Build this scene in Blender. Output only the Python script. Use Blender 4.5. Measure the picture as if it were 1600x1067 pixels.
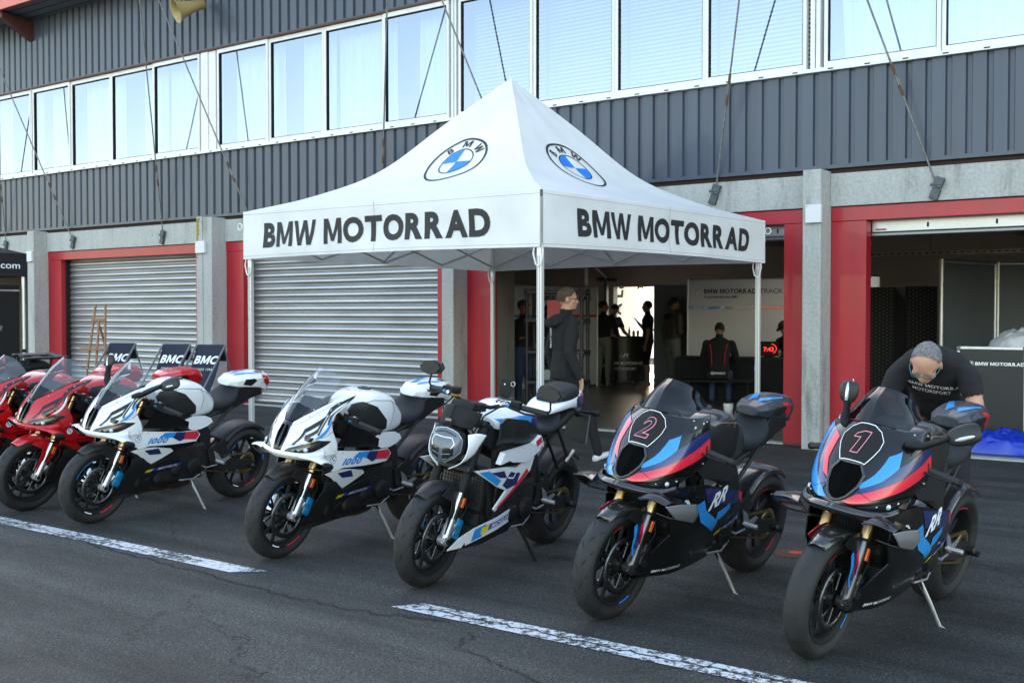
import bpy, bmesh, math, random
from mathutils import Vector, Matrix, noise
from mathutils.geometry import tessellate_polygon
R = math.radians; PI = math.pi
SC = bpy.context.scene
for o in list(bpy.data.objects): bpy.data.objects.remove(o)
COL = SC.collection
random.seed(7)

# ------------------------------------------------------------------ camera, sky, sun, exposure
cam_d = bpy.data.cameras.new('camera'); cam = bpy.data.objects.new('camera', cam_d); COL.objects.link(cam)
cam.location = (0, -12.19, 1.52)
cam.rotation_euler = (PI/2 - 0.026, 0, 0.639)
cam_d.sensor_width = 36; cam_d.lens = 36*1750/1600; cam_d.clip_start = .1; cam_d.clip_end = 3000
SC.camera = cam
SUN_EL, SUN_AZ = 27, -28          # azimuth measured from +Y (into the building) towards +X
w = bpy.data.worlds.new('World'); SC.world = w; w.use_nodes = True
nt = w.node_tree; bg = nt.nodes['Background']
sky = nt.nodes.new('ShaderNodeTexSky'); sky.sky_type = 'NISHITA'; sky.sun_disc = False
sky.sun_elevation = R(SUN_EL); sky.sun_rotation = R(SUN_AZ)
sky.air_density = 1.0; sky.dust_density = 1.2; sky.ozone_density = 1.0
wb = nt.nodes.new('ShaderNodeMix'); wb.data_type = 'RGBA'; wb.blend_type = 'MULTIPLY'; wb.inputs[0].default_value = 1; wb.inputs[7].default_value = (1.14, 1.0, .82, 1)
nt.links.new(sky.outputs[0], wb.inputs[6]); nt.links.new(wb.outputs[2], bg.inputs[0]); bg.inputs[1].default_value = 0.15
sl = bpy.data.lights.new('sun', 'SUN'); sl.energy = 4.0; sl.angle = R(.5); sl.color = (1, .93, .82)
sun = bpy.data.objects.new('sun', sl); COL.objects.link(sun)
sd = Vector((math.sin(R(SUN_AZ))*math.cos(R(SUN_EL)), math.cos(R(SUN_AZ))*math.cos(R(SUN_EL)), math.sin(R(SUN_EL))))
sun.rotation_euler = sd.to_track_quat('Z', 'Y').to_euler()
SC.view_settings.view_transform = 'Standard'; SC.view_settings.look = 'None'
SC.view_settings.exposure = 2.55; SC.view_settings.gamma = 1
SC.view_settings.use_curve_mapping = False
SC.render.engine = 'CYCLES'

# ------------------------------------------------------------------ materials
MATS = {}
def mat(name, col, rough=.5, metal=0, coat=0, bump=0, bscale=40, var=0, vscale=3, alpha=None, emit=None, spec=.5, stretch=None):
    if name in MATS: return MATS[name]
    m = bpy.data.materials.new(name); m.use_nodes = True; MATS[name] = m
    n = m.node_tree.nodes; l = m.node_tree.links; b = n['Principled BSDF']
    b.inputs['Base Color'].default_value = (*col, 1); b.inputs['Roughness'].default_value = rough
    b.inputs['Metallic'].default_value = metal; b.inputs['Coat Weight'].default_value = coat
    b.inputs['Coat Roughness'].default_value = .04
    b.inputs['Specular IOR Level'].default_value = spec
    tc = n.new('ShaderNodeTexCoord')
    if var:
        nz = n.new('ShaderNodeTexNoise'); nz.inputs['Scale'].default_value = vscale; nz.inputs['Detail'].default_value = 6
        nz.inputs['Roughness'].default_value = .6
        if stretch:
            mp = n.new('ShaderNodeMapping'); mp.inputs['Scale'].default_value = stretch; l.new(tc.outputs['Object'], mp.inputs[0]); l.new(mp.outputs[0], nz.inputs['Vector'])
        else: l.new(tc.outputs['Object'], nz.inputs['Vector'])
        mx = n.new('ShaderNodeMix'); mx.data_type = 'RGBA'
        mx.inputs[6].default_value = (*[max(0, c*(1-var)) for c in col], 1)
        mx.inputs[7].default_value = (*[min(1, c*(1+var)) for c in col], 1)
        rp = n.new('ShaderNodeMapRange'); rp.inputs[1].default_value = .3; rp.inputs[2].default_value = .7
        l.new(nz.outputs[0], rp.inputs[0]); l.new(rp.outputs[0], mx.inputs[0]); l.new(mx.outputs[2], b.inputs['Base Color'])
        rr = n.new('ShaderNodeMapRange'); rr.inputs[3].default_value = max(.02, rough*.8); rr.inputs[4].default_value = min(1, rough*1.2)
        l.new(nz.outputs[0], rr.inputs[0]); l.new(rr.outputs[0], b.inputs['Roughness'])
    if bump:
        nz = n.new('ShaderNodeTexNoise'); nz.inputs['Scale'].default_value = bscale; nz.inputs['Detail'].default_value = 4
        l.new(tc.outputs['Object'], nz.inputs['Vector'])
        bp = n.new('ShaderNodeBump'); bp.inputs['Strength'].default_value = bump; bp.inputs['Distance'].default_value = .01
        l.new(nz.outputs[0], bp.inputs['Height']); l.new(bp.outputs[0], b.inputs['Normal'])
    if alpha is not None: b.inputs['Alpha'].default_value = alpha
    if emit:
        b.inputs['Emission Color'].default_value = (*emit[:3], 1); b.inputs['Emission Strength'].default_value = emit[3]
    return m

def carbon(name, base=.011):
    m = mat(name, (base,)*3, .3, 0, .9)
    if m.get('done'): return m
    m['done'] = 1
    n = m.node_tree.nodes; l = m.node_tree.links; b = n['Principled BSDF']
    tc = n.new('ShaderNodeTexCoord'); ck = n.new('ShaderNodeTexChecker'); ck.inputs['Scale'].default_value = 260
    ck.inputs[1].default_value = (base*.6,)*3+(1,); ck.inputs[2].default_value = (base*2.0,)*3+(1,)
    l.new(tc.outputs['Object'], ck.inputs[0]); l.new(ck.outputs[0], b.inputs['Base Color'])
    return m
M = dict(
 white=mat('white_paint', (.80, .81, .82), .28, 0, .7),
 red=mat('red_paint', (.50, .004, .007), .28, 0, .8),
 blue=mat('light_blue_paint', (.02, .27, .68), .3, 0, .7),
 navy=mat('navy_paint', (.012, .02, .11), .3, 0, .8),
 stripe=mat('red_stripe_paint', (.70, .02, .04), .3, 0, .7),
 gblack=mat('gloss_black_paint', (.005, .005, .005), .25, 0, .55, spec=.35),
 black=mat('black_plastic', (.012, .012, .012), .5, var=.25, vscale=9),
 mblack=mat('matte_black', (.007, .007, .007), .7, spec=.35),
 void=mat('intake_dark', (.002, .002, .002), .9, spec=.05),
 grey=mat('grey_panel', (.16, .165, .17), .4, .2),
 rubber=mat('tyre_rubber', (.015, .015, .015), .68, var=.35, vscale=14, bump=.15, bscale=160),
 groove=mat('tyre_groove', (.004, .004, .004), .9),
 seat=mat('seat_cover', (.010, .011, .013), .75, bump=.2, bscale=300),
 metal=mat('bare_metal', (.55, .56, .57), .3, 1, var=.12, vscale=12),
 alu=mat('cast_aluminium', (.62, .63, .64), .42, .9, var=.12, vscale=14),
 gold=mat('gold_anodised', (.62, .40, .18), .28, 1),
 disc=mat('brake_steel', (.16, .16, .165), .38, 1),
 bluecal=mat('blue_caliper', (.01, .22, .45), .35, .3, .5),
 exhaust=mat('heated_titanium', (.22, .16, .11), .35, 1, var=.4, vscale=10),
 orange=mat('orange_reflector', (.75, .13, .01), .2, 0, .5),
 decal=mat('white_decal', (.85, .86, .87), .4),
 pinkline=mat('pink_outline_decal', (.85, .30, .33), .4),
 yellow=mat('yellow_decal', (.75, .62, .02), .4),
 deepblue=mat('sticker_blue', (.02, .045, .38), .4),
 tire_blue=mat('rim_sticker_blue', (.01, .20, .60), .4),
 chain=mat('chain_brass', (.22, .17, .08), .45, .9),
 carbon=carbon('carbon_fibre'),
 mirrorglass=mat('mirror_glass', (.6, .62, .65), .05, 1),
 lens=mat('clear_lens', (.55, .58, .60), .05, .3, 1),
 darklens=mat('dark_headlight_lens', (.010, .011, .013), .05, 0, 1),
 skin=mat('skin', (.50, .27, .18), .5, var=.12, vscale=18),
 skin_b=mat('skin_tanned', (.30, .16, .10), .5),
 hair_grey=mat('grey_hair', (.20, .19, .19), .8, bump=1, bscale=260, var=.65, vscale=70),
 hair_dark=mat('dark_hair', (.018, .014, .012), .8, bump=.8, bscale=180),
 cloth_black=mat('black_cotton', (.010, .010, .012), .9, bump=.3, bscale=25),
 cloth_navy=mat('navy_cotton', (.02, .025, .06), .9, bump=.3, bscale=25),
 cloth_grey=mat('grey_cotton', (.14, .15, .135), .9, bump=.4, bscale=25),
 jeans=mat('denim', (.04, .07, .13), .9, bump=.4, bscale=25),
 brownjacket=mat('brown_leather', (.045, .035, .028), .6, bump=.4, bscale=25),
)
# tinted / clear wind screens: thin dielectric with transparency
def screen_mat(name, tint, trans):
    m = bpy.data.materials.new(name); m.use_nodes = True; n = m.node_tree.nodes; l = m.node_tree.links; n.clear()
    out = n.new('ShaderNodeOutputMaterial'); mx = n.new('ShaderNodeMixShader'); mx2 = n.new('ShaderNodeMixShader')
    tr = n.new('ShaderNodeBsdfTransparent'); tr.inputs[0].default_value = (*trans, 1)
    df = n.new('ShaderNodeBsdfDiffuse'); df.inputs[0].default_value = (*tint, 1)
    gl = n.new('ShaderNodeBsdfGlossy'); gl.inputs['Roughness'].default_value = .03
    fr = n.new('ShaderNodeFresnel'); fr.inputs[0].default_value = 1.6
    mx2.inputs[0].default_value = .12
    l.new(tr.outputs[0], mx2.inputs[1]); l.new(df.outputs[0], mx2.inputs[2])
    l.new(fr.outputs[0], mx.inputs[0]); l.new(mx2.outputs[0], mx.inputs[1]); l.new(gl.outputs[0], mx.inputs[2])
    l.new(mx.outputs[0], out.inputs[0]); return m
M['clearscreen'] = screen_mat('clear_windscreen', (.4, .45, .5), (.84, .87, .90))
M['darkscreen'] = screen_mat('smoked_windscreen', (.006, .006, .008), (.045, .05, .06))

# ------------------------------------------------------------------ object helpers
def link(o, parent=None):
    COL.objects.link(o)
    if parent is not None: o.parent = parent
    return o
def tag(o, label=None, cat=None, group=None, kind=None):
    if label: o['label'] = label
    if cat: o['category'] = cat
    if group: o['group'] = group
    if kind: o['kind'] = kind
    return o
def thing(name, label, cat, loc=(0, 0, 0), rotz=0, group=None):
    o = bpy.data.objects.new(name, None); o.empty_display_size = .1; COL.objects.link(o)
    o.location = loc; o.rotation_euler = (0, 0, rotz)
    return tag(o, label, cat, group)
def copy_tree(o, parent=None):
    c = o.copy(); COL.objects.link(c)
    if parent is not None: c.parent = parent
    for ch in list(o.children): copy_tree(ch, c)
    return c

class MB:
    """collects geometry with material slots, links it as ONE mesh object"""
    def __init__(s): s.v = []; s.f = []; s.m = []; s.sm = []; s.mats = []; s.cur = 0; s.smooth = False
    def use(s, m, smooth=None):
        if isinstance(m, str): m = M[m]
        if m not in s.mats: s.mats.append(m)
        s.cur = s.mats.index(m)
        if smooth is not None: s.smooth = smooth
        return s
    def add(s, vs, fs, smooth=None):
        b = len(s.v); s.v += [tuple(p) for p in vs]
        sm = s.smooth if smooth is None else smooth
        for f in fs: s.f.append(tuple(b+i for i in f)); s.m.append(s.cur); s.sm.append(sm)
        return s
    def box(s, x0, x1, y0, y1, z0, z1, mtx=None):
        vs = [Vector((x, y, z)) for x in (x0, x1) for y in (y0, y1) for z in (z0, z1)]
        if mtx is not None: vs = [mtx @ p for p in vs]
        return s.add(vs, [(0, 1, 3, 2), (4, 6, 7, 5), (0, 4, 5, 1), (2, 3, 7, 6), (0, 2, 6, 4), (1, 5, 7, 3)], False)
    def bbox(s, x0, x1, y0, y1, z0, z1, b=.01, mtx=None):
        """box with chamfered edges"""
        bm = bmesh.new(); r = bmesh.ops.create_cube(bm, size=1)
        for v in bm.verts: v.co = Vector((x0+(v.co.x+.5)*(x1-x0), y0+(v.co.y+.5)*(y1-y0), z0+(v.co.z+.5)*(z1-z0)))
        bmesh.ops.bevel(bm, geom=list(bm.edges), offset=b, segments=2, profile=.5, affect='EDGES')
        if mtx is not None: bmesh.ops.transform(bm, matrix=mtx, verts=bm.verts)
        s.addbm(bm); return s
    def addbm(s, bm, smooth=None):
        bm.verts.index_update()
        s.add([v.co.copy() for v in bm.verts], [[v.index for v in f.verts] for f in bm.faces], smooth); bm.free(); return s
    def tube(s, pts, r, n=10, caps=True, flat=1.0, up=None):
        pts = [Vector(p) for p in pts]; rs = r if isinstance(r, (list, tuple)) else [r]*len(pts)
        vs = []; fs = []; px = None
        for i, p in enumerate(pts):
            d = (pts[min(i+1, len(pts)-1)]-pts[max(i-1, 0)]).normalized()
            if px is None:
                a = Vector(up) if up else (Vector((0, 0, 1)) if abs(d.z) < .9 else Vector((1, 0, 0)))
                px = d.cross(a).normalized()
            else: px = (px-d*px.dot(d)).normalized()
            py = d.cross(px)
            for k in range(n):
                t = 2*PI*k/n; vs.append(p+(px*math.cos(t)+py*math.sin(t)*flat)*rs[i])
        for i in range(len(pts)-1):
            for k in range(n):
                a = i*n+k; b = i*n+(k+1) % n; fs.append((a, b, b+n, a+n))
        s.add(vs, fs, True)
        if caps: s.add(vs[:n], [tuple(range(n))[::-1]], False); s.add(vs[-n:], [tuple(range(n))], False)
        return s
    def lathe(s, prof, c=(0, 0, 0), axis='y', n=32, close=False, a0=0, a1=2*PI, smooth=True):
        """prof: (radius, along-axis) pairs"""
        c = Vector(c); full = abs(a1-a0-2*PI) < 1e-6; k = n if full else n+1; vs = []; m = len(prof)
        for i in range(k):
            t = a0+(a1-a0)*i/n; ct, st = math.cos(t), math.sin(t)
            for r, h in prof:
                vs.append(c+Vector({'y': (r*ct, h, r*st), 'z': (r*ct, r*st, h), 'x': (h, r*ct, r*st)}[axis]))
        fs = []
        for i in range(n):
            j = (i+1) % k
            for q in range(m if close else m-1):
                q2 = (q+1) % m; fs.append((i*m+q, j*m+q, j*m+q2, i*m+q2))
        s.add(vs, fs, smooth); return s
    def cyl(s, p0, p1, r, r1=None, n=16, caps=True):
        return s.tube([p0, p1], [r, r if r1 is None else r1], n, caps)
    def ball(s, c, r, n=12, sc=(1, 1, 1), mtx=None):
        bm = bmesh.new(); bmesh.ops.create_uvsphere(bm, u_segments=n, v_segments=max(6, n*2//3), radius=r)
        for v in bm.verts: v.co = Vector((v.co.x*sc[0], v.co.y*sc[1], v.co.z*sc[2]))
        if mtx is not None: bmesh.ops.transform(bm, matrix=mtx, verts=bm.verts)
        bmesh.ops.translate(bm, vec=Vector(c), verts=bm.verts); s.addbm(bm, True); return s
    def prism(s, poly, f, t, smooth=False):
        """2D polygon -> f(x,y,depth)"""
        n = len(poly); tri = tessellate_polygon([[Vector((p[0], p[1], 0)) for p in poly]])
        vs = [f(p[0], p[1], 0) for p in poly]+[f(p[0], p[1], t) for p in poly]
        s.add(vs, [tuple(a) for a in tri]+[tuple(n+i for i in reversed(a)) for a in tri], smooth)
        s.add(vs, [(i, (i+1) % n, n+(i+1) % n, n+i) for i in range(n)], False); return s
    def build(s, name, parent=None, loc=None, autosmooth=None, fixn=True):
        me = bpy.data.meshes.new(name); me.from_pydata(s.v, [], s.f)
        for m_ in s.mats: me.materials.append(m_)
        me.polygons.foreach_set('material_index', s.m); me.polygons.foreach_set('use_smooth', s.sm)
        if fixn:
            bm = bmesh.new(); bm.from_mesh(me); bmesh.ops.recalc_face_normals(bm, faces=bm.faces); bm.to_mesh(me); bm.free()
        me.update()
        o = bpy.data.objects.new(name, me); link(o, parent)
        if loc: o.location = loc
        return o

# ------------------------------------------------------------------ 2D shapes (decals and text)
def gridclip(loops_or_tris, h):
    """2D triangles [(p,p,p)] cut along a grid of pitch h -> verts, faces"""
    bm = bmesh.new()
    for t in loops_or_tris:
        try: bm.faces.new([bm.verts.new((p[0], p[1], 0)) for p in t])
        except ValueError: pass
    if not bm.verts: return [], []
    if h:
        for ax in (0, 1):
            lo = min(v.co[ax] for v in bm.verts); hi = max(v.co[ax] for v in bm.verts)
            hh = h if not isinstance(h, tuple) else h[ax]
            k = math.floor(lo/hh)+1
            while k*hh < hi:
                co = Vector((0, 0, 0)); co[ax] = k*hh; no = Vector((0, 0, 0)); no[ax] = 1
                bmesh.ops.bisect_plane(bm, geom=list(bm.verts)+list(bm.edges)+list(bm.faces), plane_co=co, plane_no=no, dist=1e-6)
                k += 1
    bmesh.ops.remove_doubles(bm, verts=bm.verts, dist=1e-5)
    bm.verts.index_update()
    vs = [(v.co.x, v.co.y) for v in bm.verts]; fs = [[v.index for v in f.verts] for f in bm.faces]; bm.free()
    return vs, fs
def tri2(poly):
    return [tuple(poly[i] for i in t) for t in tessellate_polygon([[Vector((p[0], p[1], 0)) for p in poly]])]
_tx = {}
def text2(s, size=1, bold=.02, sx=1.0, space=1.0, shear=0, align='CENTER', outline=0):
    """text as 2D triangles centred on the origin (cap height about .7*size)"""
    key = (s, bold, space, shear)
    if ((bold >= .02 and len(s) > 1) or s in ('M', 'W')) and s not in ('RR',) and key not in _tx:
        x = 0; tt = []; t_ = .115+bold*2.2; H = .73
        for ch in s:
            if ch == ' ': x += .30; continue
            if ch == 'M': W = .86; g = tri2([(0, 0), (0, H), (.22, H), (W/2, .36*H), (W-.22, H), (W, H), (W, 0), (W-t_, 0), (W-t_, .62*H), (W/2+.07, .10*H), (W/2-.07, .10*H), (t_, .62*H), (t_, 0)])
            elif ch == 'W': W = 1.08; g = tri2([(0, H), (.18, H), (.31, .30*H), (.45, H), (.63, H), (.77, .30*H), (.90, H), (1.08, H), (.87, 0), (.67, 0), (.54, .62*H), (.41, 0), (.21, 0)])
            else:
                g = text2(ch, 1, bold*1.35, 1.12, 1, 0); xs = [p[0] for q in g for p in q]; ys = [p[1] for q in g for p in q]; W = max(xs)-min(xs); k = H/(max(ys)-min(ys)) if ch.isupper() or ch.isdigit() else 1
                g = [tuple((p[0]-min(xs), (p[1]-min(ys))*k) for p in q) for q in g]
            tt += [tuple((p[0]+x+p[1]*shear, p[1]) for p in q) for q in g]; x += W+.075*space*(.55 if ch in 'TA' else 1)
        _tx[key] = tt
    if key not in _tx:
        c = bpy.data.curves.new('t', 'FONT'); c.body = s; c.size = 1; c.offset = bold; c.space_character = space; c.shear = shear
        c.resolution_u = 4; c.align_x = 'LEFT'
        o = bpy.data.objects.new('t', c); COL.objects.link(o)
        dg = bpy.context.evaluated_depsgraph_get(); me = bpy.data.meshes.new_from_object(o.evaluated_get(dg))
        me.calc_loop_triangles()
        t = [tuple((me.vertices[i].co.x, me.vertices[i].co.y) for i in lt.vertices) for lt in me.loop_triangles]
        bpy.data.objects.remove(o); bpy.data.meshes.remove(me); bpy.data.curves.remove(c)
        _tx[key] = t
    t = _tx[key]
    xs = [p[0] for q in t for p in q]; ys = [p[1] for q in t for p in q]
    if not xs: return []
    cx = {'CENTER': (min(xs)+max(xs))/2, 'LEFT': min(xs), 'RIGHT': max(xs)}[align]; cy = (min(ys)+max(ys))/2
    return [tuple(((p[0]-cx)*size*sx, (p[1]-cy)*size) for p in q) for q in t]
def ring2(r0, r1, n=40, c=(0, 0), a0=0, a1=2*PI):
    out = []
    for i in range(n):
        a = a0+(a1-a0)*i/n; b = a0+(a1-a0)*(i+1)/n
        p = [(c[0]+r*math.cos(t), c[1]+r*math.sin(t)) for r, t in ((r0, a), (r1, a), (r1, b), (r0, b))]
        out += [(p[0], p[1], p[2]), (p[0], p[2], p[3])] if r0 > 0 else [(p[0], p[1], p[2])]
    return out
def xf(tris, dx=0, dy=0, rot=0, s=1, shear=0, sy=None):
    c, q = math.cos(rot), math.sin(rot); sy = s if sy is None else sy
    def g(p):
        x, y = p[0]*s+p[1]*shear, p[1]*sy
        return (x*c-y*q+dx, x*q+y*c+dy)
    return [tuple(g(p) for p in t) for t in tris]
def line2(pts, w, closed=False):
    """polyline band of width w"""
    pts = [Vector((p[0], p[1])) for p in pts]; n = len(pts); L = []; Rr = []
    for i in range(n):
        a = pts[(i-1) % n] if closed or i > 0 else pts[i]; b = pts[(i+1) % n] if closed or i < n-1 else pts[i]
        d1 = (pts[i]-a); d2 = (b-pts[i])
        if d1.length < 1e-9: d1 = d2
        if d2.length < 1e-9: d2 = d1
        d1.normalize(); d2.normalize(); m = (d1+d2)
        m = m.normalized() if m.length > 1e-6 else d1
        nn = Vector((-m.y, m.x)); k = w/2/max(.35, nn.dot(Vector((-d1.y, d1.x))))
        L.append(pts[i]+nn*k); Rr.append(pts[i]-nn*k)
    out = []
    for i in range(n if closed else n-1):
        j = (i+1) % n; out += [(L[i], Rr[i], Rr[j]), (L[i], Rr[j], L[j])]
    return [tuple((p.x, p.y) for p in t) for t in out]
def roundel(r):
    """round emblem: list of (material, triangles, layer)"""
    o = [('gblack', ring2(.93*r, r), 1), ('decal', ring2(.55*r, .93*r), 0), ('gblack', ring2(.52*r, .56*r), 1)]
    for q in range(4):
        o.append(('decal' if q in (0, 2) else 'blue', ring2(0, .52*r, 10, a0=q*PI/2, a1=(q+1)*PI/2), 1))
    for ch, a in (('B', 45), ('M', 0), ('W', -45)):
        t = xf(text2(ch, .36*r, .01), 0, .745*r); o.append(('gblack', xf(t, rot=R(a)), 1))
    return o
def dark_roundel(r):
    o = [('decal', ring2(.93*r, r), 1), ('gblack', ring2(.55*r, .93*r), 0), ('decal', ring2(.50*r, .54*r), 1)]
    for q in range(4):
        o.append(('decal' if q in (0, 2) else 'blue', ring2(0, .50*r, 10, a0=q*PI/2, a1=(q+1)*PI/2), 1))
    for ch, a in (('B', 45), ('M', 0), ('W', -45)):
        t = xf(text2(ch, .36*r, .015), 0, .745*r); o.append(('decal', xf(t, rot=R(a)), 1))
    return o
def m_flash(h):
    """three slanted bars and a letter"""
    o = []
    for i, m_ in enumerate(('blue', 'navy', 'stripe')):
        o.append((m_, tri2([(i*.28*h, 0), (i*.28*h+.26*h, 0), (i*.28*h+.62*h, h), (i*.28*h+.36*h, h)]), 1))
    o.append(('decal', tri2([(.86*h, 0), (1.12*h, 0), (1.48*h, h), (1.22*h, h)])+tri2([(1.3*h, h), (1.55*h, h), (1.62*h, .45*h), (1.42*h, .45*h)])
              + tri2([(1.5*h, .45*h), (1.7*h, .45*h), (2.15*h, h), (1.9*h, h)])+tri2([(1.75*h, 0), (2.05*h, 0), (2.2*h, h), (1.95*h, h)]), 1))
    return o
def stick(mb, tris, f, h=None, m_=None):
    """lay 2D triangles on a surface given by f(x,y) -> point"""
    if m_ is not None: mb.use(m_)
    vs, fs = gridclip(tris, h)
    if vs: mb.add([f(*p) for p in vs], fs, False)
def plane_f(o, ux, uy, n, off=.002):
    o, ux, uy, n = Vector(o), Vector(ux), Vector(uy), Vector(n)
    return lambda x, y: o+ux*x+uy*y+n*off

class Patch:
    """smooth surface through a grid of points; (u,v) are index coordinates (column,row)"""
    def __init__(s, rows): s.r = [[Vector(p) for p in r] for r in rows]; s.nv = len(rows); s.nu = len(rows[0])
    @staticmethod
    def cr(p, t):
        n = len(p); t = max(0, min(n-1-1e-9, t)); i = int(t); f = t-i
        a = p[i-1] if i > 0 else p[0]*2-p[1]; b = p[i]; c = p[i+1]; d = p[i+2] if i+2 < n else p[n-1]*2-p[n-2]
        return (b*2+(c-a)*f+(a*2-b*5+c*4-d)*f*f+(b*3-a-c*3+d)*f*f*f)*.5
    def P(s, u, v): return s.cr([s.cr(r, u) for r in s.r], v)
    def N(s, u, v):
        e = .02; a = s.P(min(u+e, s.nu-1), v)-s.P(max(u-e, 0), v); b = s.P(u, min(v+e, s.nv-1))-s.P(u, max(v-e, 0))
        n = a.cross(b)
        return n.normalized() if n.length > 1e-12 else Vector((0, 0, 1))
    def at(s, off, flip=1, mir=False):
        def g(u, v):
            p = s.P(u, v)+s.N(u, v)*off*flip
            return Vector((p.x, -p.y, p.z)) if mir else p
        return g
    def mesh(s, mb, k=4, th=.004, flip=1, mir=False):
        nu = (s.nu-1)*k+1; nv = (s.nv-1)*k+1
        A = [s.at(0, flip, mir)(i/k, j/k) for j in range(nv) for i in range(nu)]
        fs = [(j*nu+i, j*nu+i+1, (j+1)*nu+i+1, (j+1)*nu+i) for j in range(nv-1) for i in range(nu-1)]
        if th:
            B = [s.at(-th, flip, mir)(i/k, j/k) for j in range(nv) for i in range(nu)]; n = len(A)
            bd = [i for i in range(nu)]+[j*nu+nu-1 for j in range(1, nv)]+[(nv-1)*nu+i for i in range(nu-2, -1, -1)]+[j*nu for j in range(nv-2, 0, -1)]
            fs += [tuple(n+q for q in reversed(f)) for f in list(fs)]
            fs += [(bd[(i+1) % len(bd)], bd[i], n+bd[i], n+bd[(i+1) % len(bd)]) for i in range(len(bd))]
            A = A+B
        mb.add(A, fs, True); return mb
def hpanel(mb, poly, yf, th=.004, h=.04, sides=(1,), m_=None, smooth=True, edge=None):
    """side-view polygon (x,z) laid at y=yf(x,z), thickened inward"""
    if m_ is not None: mb.use(m_)
    vs, fs = gridclip(tri2(poly), h)
    for sg in sides:
        A = [Vector((x, sg*yf(x, z), z)) for x, z in vs]; B = [Vector((x, sg*(yf(x, z)-th), z)) for x, z in vs]
        mb.add(A, fs, smooth); mb.add(B, [f[::-1] for f in fs], smooth)
        # rim
        cnt = {}
        for f in fs:
            for i in range(len(f)):
                e = (f[i], f[(i+1) % len(f)]); cnt[tuple(sorted(e))] = cnt.get(tuple(sorted(e)), 0)+1
        n = len(A); mb.add(A+B, [(a, b, n+b, n+a) for (a, b), c in cnt.items() if c == 1], False)
def hdecal(mb, tris, yf, m_, off=.0025, sides=(1,), h=.03):
    mb.use(m_); vs, fs = gridclip(tris, h)
    for sg in sides: mb.add([Vector((x, sg*(yf(x, z)+off), z)) for x, z in vs], fs, True)
def interp(pts):
    """piecewise linear table"""
    def g(x):
        if x <= pts[0][0]: return pts[0][1]
        for (a, p), (b, q) in zip(pts, pts[1:]):
            if x <= b: return p+(q-p)*(x-a)/(b-a)
        return pts[-1][1]
    return g
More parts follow.
